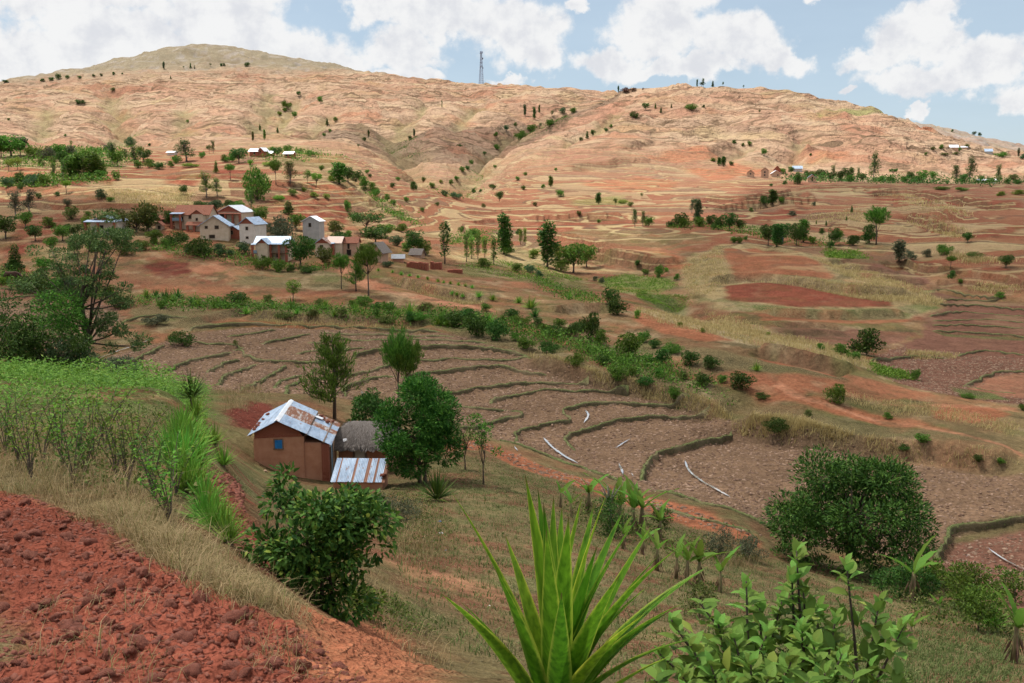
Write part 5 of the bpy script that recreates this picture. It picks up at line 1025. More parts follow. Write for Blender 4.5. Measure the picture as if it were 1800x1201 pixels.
zone('on the middle valley bank', 'shrubs of the middle bank', parse('''bush 1076 534 30 dark 30|bush 1086 554 34 dark 38|bush 1035 600 58 dark 40|bush 1056 606 30 mid 26|bush 1106 630 52 mid 46|bush 1165 640 30 dark 34|bush 1160 664 20 mid|bush 1085 668 30 mid 34|bush 926 614 26 mid 36|bush 838 592 44 dark 46|bush 872 598 40 dark 40|bush 800 574 28 dark 36|bush 772 570 22 mid 26|spread 975 592 24 dark 38|spread 1002 592 26 dark 36|bush 958 586 20 mid|spread 1012 642 24 mid 40|spread 965 622 26 dark 40|bush 1186 702 26 mid 22|bush 1215 642 30 dark 34|bush 1252 648 26 dark 34|bush 1238 678 26 dark 32|bush 1305 684 36 dark 44|bush 1467 708 38 mid 38|bush 1523 624 52 dark 56|spread 1370 758 28 dark 56|bush 1622 778 18 mid 28|bush 1442 616 14 mid|bush 1478 624 22 mid 30|bush 1500 632 16 mid 26|bush 1608 668 22 mid 18|spread 1700 700 10 mid 30|bush 1798 722 14 mid|bush 1140 640 20 mid 20|bush 1120 560 18 bright 12|bush 905 600 18 mid|spread 740 565 20 mid 36|spread 680 568 16 olive 40|bush 420 538 28 dark 36|scrubtree 515 528 38 bright 28|bush 470 530 14 olive|bush 720 566 20 dark|bush 600 556 18 olive|bush 550 556 14 olive 22|spread 320 608 30 dark 48|scrubtree 415 612 16 mid|bush 238 664 30 teal 30|spread 275 572 22 grey 50|spread 500 560 14 olive 40|bush 1195 575 10 bright|bush 1235 585 9 yellow|bush 1350 590 8 yellow'''))
zone('on the bank at far left', 'shrubs of the left bank', parse('spread 60 514 36 dark 70|bush 100 512 24 mid 30|bush 20 480 22 dark 36|bush 75 475 26 mid 30|bush 120 510 26 teal 30|bush 40 505 18 bright|spread 215 540 22 dark 50|bush 90 468 14 mid|bush 190 520 22 olive 26|bush 150 480 16 teal|bush 5 500 14 bright 24'))

zone('in the scrubby hedge below the road', 'hedge shrubs below the road', parse('spread 640 537 20 mid 38|bush 660 547 18 dark 22|bush 682 550 22 mid 26|spread 745 547 18 olive 34|bush 620 542 16 mid 19|bush 560 537 14 olive 17|spread 395 542 14 mid 27|bush 340 537 16 dark 19|bush 285 542 16 mid 19|spread 820 562 24 dark 46|bush 855 547 16 mid 19|bush 900 562 22 dark 26|spread 915 572 22 mid 42|bush 945 577 20 dark 24|bush 985 577 20 mid 24|spread 1020 582 20 dark 38|bush 1130 602 22 mid 26|bush 1150 612 18 dark 22|spread 1180 622 22 mid 42|bush 1060 642 20 dark 24|bush 1110 662 18 mid 22|spread 1135 677 18 dark 34|bush 1200 667 16 olive 19|bush 1270 672 16 mid 19|spread 1340 702 14 dark 27|bush 1420 732 13 olive 16|bush 1560 737 14 mid 17|spread 1590 792 13 dark 25|bush 1720 812 15 dark 18|bush 1760 816 13 mid 16'))
# ---- spiky rosettes of sisal along the field edges
AGM = leaf_mat('sisal_leaf', (.09, .21, .025), (.21, .42, .05), (.38, .50, .09), .25, .4, .4)
AGD = leaf_mat('sisal_leaf_dark', (.03, .09, .015), (.10, .20, .035), (.22, .30, .06), .2, .4, .4)
def rosette(seed, n=46, wd=.075):
    r_ = np.random.default_rng(seed); V, Fq, o = [], [], 0
    for i in range(n):
        t = i/n; el = 1.45 - 1.15*t**.8 + r_.normal(0, .07); az = i*2.39996 + r_.normal(0, .15); L_ = r_.uniform(.75, 1.08)
        d = np.array([math.cos(az)*math.cos(el), math.sin(az)*math.cos(el), math.sin(el)]); s = np.array([-math.sin(az), math.cos(az), 0]); k = 5
        nn = np.cross(s, d); P = []
        for j in range(k+1):
            q = j/k; c = d*L_*q + np.array([0, 0, -.16*q*q*(1.2-math.sin(el))]); w = wd*(.55+1.1*q if q < .4 else 1.0*(1-q)/.6+.0)*.5
            P += [c - s*w + nn*w*.35, c - nn*w*.25, c + s*w + nn*w*.35]
        V.append(P); a = o + np.arange(k)*3
        Fq.append(np.vstack([np.stack([a, a+1, a+4, a+3], 1), np.stack([a+1, a+2, a+5, a+4], 1)])); o += len(P)
    return np.vstack(V), np.vstack(Fq)
ros = []
for s_ in range(3):
    v, f = rosette(s_, 40, .085); ros.append([mk_mesh('sisal_leaves', v, f, [m_]) for m_ in (AGM, AGD)])
stub = MB().tube([(0, 0, -.1), (0, 0, .06), (0, 0, .12)], [.07, .08, .03], 6).mesh('stem', BARK, True)
def sisal(u, v, h, label, group, tone=0, Y=None):
    p = at(u, Y) if Y else hit(u, v); H = px2m(h, p[1])
    t = link('sisal_plant', None, None, p, random.uniform(0, 6.28), (H*random.uniform(.8, 1.0), H*random.uniform(.8, 1.0), H), label, 'sisal plant', group)
    link('leaves', ros[random.randrange(3)][tone], t); link('stem', stub, t)
def sisal_row(rows, phrase, group, tone=0):
    rows = sorted(rows)
    for i, (u, v, h) in enumerate(rows): sisal(u, v, h, f'{ORD[i]} spiky sisal plant from left {phrase}', group, tone if isinstance(tone, int) else random.choice(tone))
sisal_row([(258,522,19),(275,523,19),(292,529,27),(312,524,23),(303,530,18),(350,538,20),(378,540,19),(395,536,18),(433,553,20),(455,543,16),(480,542,15),(512,543,25),(522,553,16),(546,547,13),(557,553,15),(572,543,23),(588,555,15),(625,548,22),(663,558,21),(690,543,19),(720,553,29),(700,556,18),(770,572,20),(786,574,18),(860,568,25),(885,564,17),(933,543,28),(912,533,17),(940,558,24),(866,528,15),(842,523,15),(1000,526,18),(1330,652,21)], 'in the long row above the rice terraces', 'sisal row above the terraces', (0, 0, 1))
sisal_row([(665,477,8),(690,480,8),(705,484,10),(720,486,8),(735,489,9),(752,492,9),(770,496,9),(780,498,8),(792,500,9),(806,502,9),(818,504,9),(830,507,9),(795,518,10),(803,520,10),(813,523,10)], 'in the low line along the road bank', 'sisal line by the road')
sisal_row([(15,495,12),(72,500,14),(86,462,8)], 'on the far left bank', 'sisal on the left bank')
print('plants', round(time.time()-T0, 1), len(bpy.data.objects))
# ------------------------------------------------------------------ buildings
def metal_mat(name, c1, c2, rust=0.0, scale=2.0):
    m, nt, b = new_mat(name, .42, .5); N, L = nt.nodes, nt.links
    tc = N.new('ShaderNodeTexCoord'); n = N.new('ShaderNodeTexNoise'); n.inputs['Scale'].default_value = scale; n.inputs['Detail'].default_value = 6; n.inputs['Roughness'].default_value = .65
    mp = N.new('ShaderNodeMapping'); mp.inputs['Scale'].default_value = (2.2, .5, 1); L.new(tc.outputs['Object'], mp.inputs[0]); L.new(mp.outputs[0], n.inputs['Vector'])
    r = N.new('ShaderNodeValToRGB'); L.new(n.outputs[0], r.inputs[0]); r.color_ramp.elements[0].position = .35; r.color_ramp.elements[0].color = (*c1, 1); r.color_ramp.elements[1].position = .62; r.color_ramp.elements[1].color = (*c2, 1)
    mx = N.new('ShaderNodeMix'); mx.data_type = 'RGBA'; n2 = N.new('ShaderNodeTexNoise'); n2.inputs['Scale'].default_value = scale*1.7; n2.inputs['Detail'].default_value = 7; n2.inputs['Roughness'].default_value = .7; L.new(mp.outputs[0], n2.inputs['Vector'])
    mr = N.new('ShaderNodeMapRange'); L.new(n2.outputs[0], mr.inputs[0]); mr.inputs[1].default_value = .62-.34*rust; mr.inputs[2].default_value = .72-.28*rust
    L.new(mr.outputs[0], mx.inputs[0]); L.new(r.outputs[0], mx.inputs[6]); mx.inputs[7].default_value = (.24, .095, .045, 1); L.new(mx.outputs[2], b.inputs['Base Color'])
    iv = N.new('ShaderNodeMath'); iv.operation = 'SUBTRACT'; iv.inputs[0].default_value = 1; L.new(mr.outputs[0], iv.inputs[1])
    ml = N.new('ShaderNodeMath'); ml.operation = 'MULTIPLY'; ml.inputs[1].default_value = .22; L.new(iv.outputs[0], ml.inputs[0]); L.new(ml.outputs[0], b.inputs['Metallic'])
    return m
ZINC = metal_mat('zinc_sheet', (.25, .33, .45), (.46, .56, .69), .12); ZINC_R = metal_mat('rusted_sheet', (.46, .44, .42), (.58, .56, .54), .75); RUSTM = metal_mat('rust', (.26, .10, .05), (.34, .15, .08), .9); ZINCW = metal_mat('bright_sheet', (.68, .70, .74), (.85, .86, .88), .05)
MUD = soil_mat('red_mud_plaster', (.43, .19, .11), (.53, .265, .165), 2.2, .95, .3, (.60, .37, .25)); MUD2 = soil_mat('pale_mud_plaster', (.44, .27, .18), (.55, .36, .25), 3, .95, .25)
BRICK_M = soil_mat('brick', (.26, .075, .045), (.36, .13, .08), 9, .95, .3); CREAM = soil_mat('cream_plaster', (.52, .40, .28), (.64, .51, .38), 1.6, .95, .1, (.45, .33, .24)); WHITE = soil_mat('white_plaster', (.60, .52, .44), (.72, .64, .56), 1.6, .95, .1)
GREYP = soil_mat('grey_plaster', (.38, .35, .33), (.50, .46, .43), 1.6, .95, .1); TILE = soil_mat('clay_tiles', (.21, .085, .055), (.33, .14, .09), 5, .95, .6, (.28, .19, .14)); THATCH = soil_mat('thatch', (.12, .10, .09), (.26, .225, .20), 14, 1, 1.0, stretch=(3, 3, .5))
WOODM = soil_mat('weathered_wood', (.13, .085, .06), (.24, .17, .12), 5, .9, .3, stretch=(4, 4, .6)); BLUE = soil_mat('blue_paint', (.012, .13, .38), (.03, .20, .50), 6, .6, .1); BLUEG = soil_mat('pale_blue_paint', (.16, .24, .30), (.25, .34, .40), 3, .7, .1); TEALP = soil_mat('green_paint', (.16, .22, .17), (.26, .32, .25), 3, .7, .1)
GLASS, _gnt, _gb = new_mat('dark_pane', .15, .5); _gb.inputs['Base Color'].default_value = (.025, .022, .022, 1)
def corrugated(name, a, b, c, parent, mat, wl=.11, amp=.014, t=0.0):
    """wavy sheet: a eave corner, a->b along the eave, a->c up the slope"""
    a, b, c = map(lambda p: np.array(p, float), (a, b, c)); e = b-a; s = c-a; n = np.cross(e, s); n /= np.linalg.norm(n)
    if n[2] < 0: n = -n
    k = max(8, int(np.linalg.norm(e)/wl*6)); q = np.linspace(0, 1, k+1); off = amp*np.sin(q*np.linalg.norm(e)/wl*2*np.pi)
    rag = .012*np.sin(q*37)+.01*np.sin(q*91)
    V = np.vstack([a + q[:, None]*e + off[:, None]*n - rag[:, None]*s*.5, a + q[:, None]*e + s + off[:, None]*n]); i = np.arange(k)
    V = np.vstack([V, V - n*.006]); m = 2*(k+1)
    Fq = np.vstack([np.stack([i, i+1, i+k+2, i+k+1], 1), np.stack([i+m+1, i+m, i+m+k+1, i+m+k+2], 1)])
    return link(name, mk_mesh(name, V, Fq, [mat], True), parent)

# ---- the mud house in the middle ground
hp = at(447, 46.0); hp[2] = CAMZ - 46.0*.2935; hs = hp[1]/F
house = link('mud_house', None, None, hp, R(4.0), label='red mud house with shiny corrugated roof and small blue window', cat='house')
Wd, Dp = 3.5, 4.1; rx, rz = 1.15, 2.62; zl, zr = 1.93, 1.42
def roof_z(x): return rz - (rx-x)*(rz-zl)/(rx+.2) if x < rx else rz - (x-rx)*(rz-zr)/(3.62-rx)
MB().prism([(0, -.6), (2.36, -.6), (2.36, 1.78), (0, 1.72)], 'y', 0, Dp).build('wall', MUD, house)
MB().prism([(2.364, -.9), (3.17, -.9), (3.17, 1.44), (2.364, 1.46)], 'y', .10, Dp).build('side_wall', MUD, house)
gb = MB(); gb.prism([(.04, 1.724), (2.32, 1.784), (2.05, roof_z(2.05)-.07), (rx, rz-.08), (.04, roof_z(.04)-.07)], 'y', .03, .22); gab = gb.build('gable', BRICK_M, house)
gb = MB(); gb.prism([(.04, 1.724), (2.32, 1.784), (2.05, roof_z(2.05)-.07), (rx, rz-.08), (.04, roof_z(.04)-.07)], 'y', Dp-.22, Dp-.03); gb.build('gable', BRICK_M, house)
bm_ = MB().box(-.055, .055, -.012, .02, -.024, .024).mesh('brick', BRICK_M)
for r_i in range(13):
    z = 1.83 + r_i*.062; lo = max(.10, rx-(rz-.12-z)*1.9); hi = min(2.15, rx+(rz-.12-z)*2.1); x = lo + .06*(r_i % 2)
    while x < hi-.06:
        if not (r_i == 1 and int(x*9) % 2 == 0): link('brick', bm_, gab, (x, .022 - random.uniform(0, .010), z), scale=(1, 1, 1))
        x += .125
hq = MB().box(3.172, 3.5, .06, .5, -1.0, 1.40).build('corner_pier', BRICK_M, house)
for r_i in range(24):
    for k in range(3): link('brick', bm_, hq, (3.228 + k*.108 + (.02 if r_i % 2 else 0), .052 - random.uniform(0, .008), .02 + r_i*.057), scale=(.88, 1, 1))
MB().box(.94, 1.0, -.03, .05, 1.22, 1.70).box(1.34, 1.40, -.03, .05, 1.22, 1.70).box(1.0, 1.34, -.03, .05, 1.64, 1.70).box(.92, 1.42, -.06, .05, 1.18, 1.225).build('window_frame', WOODM, house)
sh = MB().box(1.002, 1.168, -.045, -.005, 1.23, 1.638).build('shutter', BLUE, house); MB().box(1.172, 1.338, -.045, -.005, 1.23, 1.638).build('shutter', BLUE, house)
MB().box(3.2, 3.45, .5, Dp-.1, -1, 1.30).build('side_wall', MUD2, house)
MB().box(3.452, 3.50, 1.0, 1.7, -.9, .95).build('door', BLUEG, house)
MB().box(3.44, 3.53, .86, 1.0, -.95, 1.0).box(3.44, 3.53, 1.7, 1.84, -.95, 1.0).build('door_frame', WOODM, house)
# roof sheets, each its own piece; overlaps lifted a little
def strip(x0, x1, y0, y1, lift, mat):
    z0, z1 = roof_z(x0)+lift, roof_z(x1)+lift
    lo, hi = ((x0, z0), (x1, z1)) if z0 < z1 else ((x1, z1), (x0, z0))
    corrugated('roof_sheet', (lo[0], y0, lo[1]), (lo[0], y1, lo[1]), (hi[0], y0, hi[1]), house, mat)
for i in range(5): strip(-.22, rx+.02, -.28+i*.92, .68+i*.92, .02+.012*(i % 2), ZINC)
for i in range(2): strip(rx-.02, 2.55, -.28+i*.80, .56+i*.80, .035+.012*(i % 2), ZINC)
for i in range(2): strip(rx-.02, 2.50, 1.36+i*.95, 2.36+i*.95, .04+.012*(i % 2), ZINC_R)
strip(rx-.02, 2.5, 3.28, 4.4, .035, ZINC)
for i in range(3): strip(2.42, 3.66, -.05+i*.9, .88+i*.9, -.05+.012*(i % 2), ZINC if i < 2 else ZINC_R)
for i in range(2): strip(2.42, 3.66, 2.68+i*.85, 3.56+i*.85, -.05, ZINC_R if i else ZINC)
mbr = MB(); mbr.prism([(rx-.13, rz-.01), (rx, rz+.06), (rx+.13, rz-.02), (rx, rz+.045)], 'y', -.30, 4.42); mbr.build('ridge_cap', ZINCW, house)
for x in (-.12, .5, 1.8, 2.5, 3.3): MB().box(x-.03, x+.03, -.2, 4.3, roof_z(x)-.075, roof_z(x)-.02).build('rafter', WOODM, house)
for k, (x, y) in enumerate([(.02, .25), (-.04, .62), (.05, 1.05), (.02, 1.5), (.10, 2.2), (.2, 3.0), (.05, .9)]):
    o = link('roof_stone', cl_meshes[k % 5], house, (x, y, roof_z(x)+.07), k, .085); o['label'] = 'reddish stone weighing down the roof sheets'
for k, (x, y) in enumerate([(2.9, 3.7), (3.1, 3.3), (3.35, 3.8), (2.75, 3.9)]): link('roof_stone', cl_meshes[k % 5], house, (x, y, roof_z(x)+.05), k*2, .09)
MB().slab([(2.5, 3.2, roof_z(2.5)+.06), (2.85, 3.25, roof_z(2.85)+.06), (2.9, 3.6, roof_z(2.9)+.07), (2.55, 3.5, roof_z(2.55)+.06)], .01).build('patch', ZINCW, house)
# ---- thatched hut behind it
tp = at(638, 49.5); hut = link('thatched_hut', None, None, tp, R(-4), label='small mud hut with grey thatched roof behind the mud house', cat='hut')
MB().box(-1.25, 1.35, 0, 2.2, -.8, 1.55).build('wall', MUD, hut)
MB().box(-.38, .12, -.03, .0, -.5, 1.25).build('door', soil_mat('whitewashed_board', (.48, .44, .38), (.6, .56, .5), 3, .9, .1), hut)
MB().box(-.5, -.385, -.06, -.003, -.6, 1.35).box(.125, .22, -.06, -.003, -.6, 1.35).build('door_frame', WOODM, hut)
r_ = np.random.default_rng(3); nx_, ny_ = 44, 26; TV = []
for i in range(nx_+1):
    for j in range(ny_+1):
        a = i/nx_*2-1; b = j/ny_*2-1; m_ = max(abs(a)**3*.75, abs(b)); h_ = 1.0*(1-m_**1.25)
        TV.append((.05 + a*1.65, 1.1 + b*1.55, 1.30 + h_*1.0 + r_.normal(0, .018) - (.10*r_.random() if m_ > .97 else 0)))
ii_ = (np.arange(nx_)[:, None]*(ny_+1) + np.arange(ny_)[None]).ravel(); TV = np.array(TV); nT = len(TV)
top_ = np.stack([ii_, ii_+ny_+1, ii_+ny_+2, ii_+1], 1)
TB = TV - np.array([0, 0, .16]); thatch = link('thatch_roof', mk_mesh('thatch_roof', np.vstack([TV, TB]), np.vstack([top_, top_[:, ::-1]+nT]), [THATCH], True), hut)
q = TV[rng.integers(0, nT, 5200)]; dn = np.column_stack([(q[:, 0]-.05)*.35, (q[:, 1]-1.1)*.75, np.full(len(q), -.45)]) + rng.normal(0, .12, (len(q), 3))
v, f = leafquads(q + np.array([0, 0, .02]), dn, np.tile([0, 0, 1.0], (len(q), 1)) + rng.normal(0, .2, (len(q), 3)), rng.uniform(.15, .38, len(q)), rng.uniform(.012, .03, len(q)), .05)
STRAWG = leaf_mat('thatch_straw', (.10, .085, .075), (.34, .30, .265), None, .1, .95, .1); th_ = link('straw', mk_mesh('straw', v, f, [STRAWG]), thatch); th_['kind'] = 'stuff'
rag = link('white_rag', MB().slab([(0, 0, 0), (.16, 0, .02), (.2, .12, .13), (.03, .13, .12)], .012).mesh('white_rag', ZINCW), None, tp + np.array([-.95, -.18, 1.52]), .3, label='scrap of white plastic lying on the thatched roof', cat='plastic scrap')
# ---- low pen with corrugated lid in front
pp_ = at(629, 44.6); pp_[2] = CAMZ - 14.2; pen = link('animal_pen', None, None, pp_, R(-2), label='low mud pen with rust-striped corrugated lid beside the mud house', cat='pen')
ph_ = 1.0
MB().box(-1.15, 1.15, .05, .2, -.6, ph_-.32).build('front_wall', MUD, pen); MB().box(-1.15, -1.0, .203, 1.45, -.6, ph_-.30).build('side_wall', MUD, pen); MB().box(1.0, 1.15, .203, 1.45, -.6, ph_-.30).build('side_wall', MUD, pen); MB().box(-1.148, 1.148, 1.455, 1.6, -.6, ph_+.18).build('back_wall', MUD, pen)
xs_ = [-1.25, -1.02, -.95, -.30, -.20, .28, .45, .72, .80, 1.12, 1.26]
for i in range(10): corrugated('lid_sheet', (xs_[i], -.12+.02*(i % 3), ph_-.26), (xs_[i+1]+.015, -.12+.02*(i % 3), ph_-.26), (xs_[i], 1.5, ph_+.44), pen, RUSTM if i in (1, 3, 5, 7, 9) else ZINC, .075, .012)
for k, (x, y) in enumerate([(1.1, .2), (1.16, .3)]): link('lid_stone', cl_meshes[k], pen, (x, y, ph_-.02), k, .09)

# ---- village houses
def gable_house(name, label, u, v, W, Hw, Hr, D, yaw=0.0, wall=None, roof=None, gable=None, front='gable', wins=(), over=.25, Y=None, lean=None, pillars=(), balcony=None, base=.9, group=None, extra=None):
    """W wide, walls Hw, ridge Hr above them, D deep; front 'gable' (ridge runs back) or 'eave'; sizes in px of the photo"""
    p = at(u, Y) if Y else hit(u, v); s = p[1]/F; W, Hw, Hr, D = W*s, Hw*s, Hr*s, D*s; ov = over
    h = link(name, None, None, p, yaw, label=label, cat='house' if 'house' in name else 'building', group=group); w = W/2
    if front == 'gable':
        MB().box(-w, w, 0, D, -base, Hw).build('wall', wall, h)
        for y0, y1 in ((.02, .2), (D-.2, D-.02)): MB().prism([(-w, Hw+.003), (w, Hw+.003), (0, Hw+Hr)], 'y', y0, y1).build('gable', gable or wall, h)
        k = Hr/w
        for sg in (-1, 1):
            e = w+ov; q = [(sg*e, -ov, Hw-ov*k+.06), (sg*e, D+ov, Hw-ov*k+.06), (0, D+ov, Hw+Hr+.06), (0, -ov, Hw+Hr+.06)]
            MB().slab(q, .07).build('roof_slope', roof[0 if sg < 0 else -1], h)
    else:
        MB().box(-w, w, 0, D, -base, Hw).build('wall', wall, h)
        for x0, x1 in ((-w+.02, -w+.2), (w-.2, w-.02)): MB().prism([(0, Hw+.003), (D, Hw+.003), (D/2, Hw+Hr)], 'x', x0, x1).build('gable', gable or wall, h)
        k = Hr/(D/2)
        for y0, sg in ((-ov, 1), (D+ov, -1)):
            q = [(-w-ov, y0, Hw-ov*k+.06), (w+ov, y0, Hw-ov*k+.06), (w+ov, D/2, Hw+Hr+.06), (-w-ov, D/2, Hw+Hr+.06)]
            MB().slab(q, .07).build('roof_slope', roof[0 if sg > 0 else -1], h)
    for (wx, wz, ww, wh) in wins:   # fractions of width and px heights
        x = wx*W; z = wz*s; a, b = ww*s/2, wh*s/2
        fr = MB(); fr.box(x-a-.07, x-a, -.05, .02, z-b-.07, z+b+.07).box(x+a, x+a+.07, -.05, .02, z-b-.07, z+b+.07).box(x-a, x+a, -.05, .02, z+b, z+b+.07).box(x-a, x+a, -.05, .02, z-b-.07, z-b)
        f_ = fr.build('window', WOODM, h); MB().box(x-a, x+a, -.018, .012, z-b, z+b).build('pane', GLASS, f_)
    if lean:  # veranda roof on one side: (x0, x1, z_out, z_in, depth, mat) fractions/px
        x0, x1, zo, zi, dp, mt = lean
        MB().slab([(x0*W, -dp*s, zo*s), (x1*W, -dp*s, zo*s), (x1*W, 0, zi*s), (x0*W, 0, zi*s)], .07).build('veranda_roof', mt, h)
        for px_ in pillars: MB().box(px_*W-.16, px_*W+.16, -dp*s+.1, -dp*s+.42, -base, zo*s-.08).build('pillar', BRICK_M, h)
        if balcony:
            b0, b1, bz0, bz1, mt2 = balcony
            MB().box(b0*W, b1*W, -dp*s+.14, -.003, bz0*s-.14, bz0*s).build('balcony_floor', WOODM, h); MB().box(b0*W, b1*W, -dp*s+.14, -dp*s+.2, bz0*s+.002, bz1*s).build('balcony_rail', mt2, h)
    if extra: extra(h, W, Hw, D, s)
    return h
gable_house('village_house', 'zinc-roofed brick house half hidden by the big airy tree', 184, 412, 50, 23, 9, 40, R(-8), WHITE, [ZINC], BRICK_M, 'gable', [(-.1, 12, 6, 6)], lean=(-.62, .6, 22, 25, 14, ZINC), pillars=(-.58, -.1, .5))
gable_house('village_house', 'long clay-tiled house with blue balcony and brick pillars', 338, 404, 62, 27, 15, 38, R(-5), CREAM, [TILE], CREAM, 'eave', [(-.05, 22, 4, 5), (-.3, 20, 6, 5)], lean=(-.56, -.2, 28, 30, 12, ZINC), pillars=(-.53, -.27), balcony=(-.53, -.22, 16, 21, BLUEG))
gable_house('village_house', 'projecting cream wing with tiled gable on the long house', 348, 407, 20, 30, 7, 30, R(-5), CREAM, [TILE], BRICK_M, 'gable', [(-.05, 21, 3, 4)], lean=(-.95, .55, 11, 17, 9, TILE), pillars=(-.8, -.2))
gable_house('village_house', 'square cream house with grey zinc roof and three small windows', 377, 422, 48, 26, 16, 46, R(6), CREAM, [ZINC], CREAM, 'gable', [(-.27, 22, 4, 4), (.1, 22, 6, 5), (-.08, 6, 9, 5)], over=.35)
gable_house('village_house', 'brick-gabled house with white roof and green balcony behind cream house', 404, 396, 46, 23, 11, 44, R(-14), CREAM, [ZINCW], BRICK_M, 'gable', [(-.3, 16, 8, 6)], lean=(-.52, .55, 20, 22, 8, TILE), pillars=(-.48, -.1, .2, .5), balcony=(-.1, .2, 6, 11, TEALP))
gable_house('village_house', 'narrow dark brick annex beside the square cream house', 411, 420, 16, 17, 5, 30, R(-10), BRICK_M, [ZINC], BRICK_M, 'gable', [(-.2, 11, 4, 6)])
gable_house('village_house', 'tall white house with red brick gable and blue side balcony', 435, 428, 30, 34, 11, 40, R(-16), WHITE, [ZINC], BRICK_M, 'gable', [(0, 26, 4, 5), (0, 10, 4, 3)])
gable_house('village_house', 'lowest zinc-roofed house with three brick pillars in the village', 478, 458, 58, 30, 11, 36, R(-4), CREAM, [ZINC], BRICK_M, 'eave', [(-.18, 9, 6, 4), (.2, 9, 5, 5)], lean=(-.02, .54, 29, 31, 12, ZINC), pillars=(.02, .28, .5), balcony=(.0, .5, 15, 17, WOODM))
gable_house('village_house', 'cream gabled front wing of the lowest village house', 462, 460, 18, 32, 8, 24, R(-4), CREAM, [ZINC], BRICK_M, 'gable', [(.1, 8, 5, 4)], lean=(-1.05, -.52, 30, 32, 5, ZINC), pillars=(-.95,), balcony=(-1.0, -.5, 15, 20, BLUEG))
gable_house('village_house', 'tall narrow grey house with single dark upper window', 547, 422, 30, 33, 8, 24, R(-12), GREYP, [ZINCW], GREYP, 'gable', [(-.05, 26, 4, 6)])
gable_house('village_house', 'ochre house with rust and zinc roof and corner balcony', 567, 452, 26, 24, 9, 34, R(-10), CREAM, [ZINC, ZINC_R], BRICK_M, 'gable', [(-.05, 19, 5, 3)])
gable_house('village_house', 'rust-striped roofed wing with brick pillar and wooden balcony', 588, 451, 24, 25, 9, 22, R(-10), CREAM, [RUSTM], BRICK_M, 'eave', [(-.2, 8, 6, 9)], lean=(-.5, .1, 23, 25, 7, ZINC), pillars=(-.02,), balcony=(-.48, .02, 12, 16, soil_mat('ochre_rail', (.4, .2, .1), (.5, .27, .14), 4, .9, .1)))
gable_house('village_house', 'plain mud house with brown roof and dark arched oven mouth', 616, 450, 25, 24, 8, 20, R(-4), MUD2, [TILE], MUD2, 'eave', [(-.12, 17, 3, 9), (-.1, 6, 7, 9)])
gable_house('village_house', 'steep-gabled pale mud house with grey slanting roof', 660, 460, 24, 20, 13, 26, R(-20), MUD2, [THATCH], MUD2, 'gable', [], over=.5)
gable_house('storage_shed', 'small grey-roofed shed right of the steep mud house', 700, 461, 19, 8, 5, 12, R(4), MUD, [soil_mat('slate_roof', (.28, .29, .31), (.42, .43, .45), 4, .8, .3)], None, 'eave', [], base=.5)
gable_house('storage_shed', 'dark low lean-to roof in the shrubs above the brick stacks', 730, 452, 22, 6, 8, 14, R(-25), MUD2, [THATCH], None, 'eave', [], base=.5)
gable_house('storage_shed', 'little whitewashed hut at the left end of the tiled house', 279, 404, 11, 9, 5, 14, R(0), CREAM, [TILE], CREAM, 'gable', [(.1, 4, 4, 5)], base=.5)
gable_house('storage_shed', 'long low brown shed behind the whitewashed hut', 290, 394, 26, 10, 7, 16, R(0), BRICK_M, [TILE], None, 'eave', [(-.1, 5, 4, 5), (.3, 5, 4, 5)], base=.5)
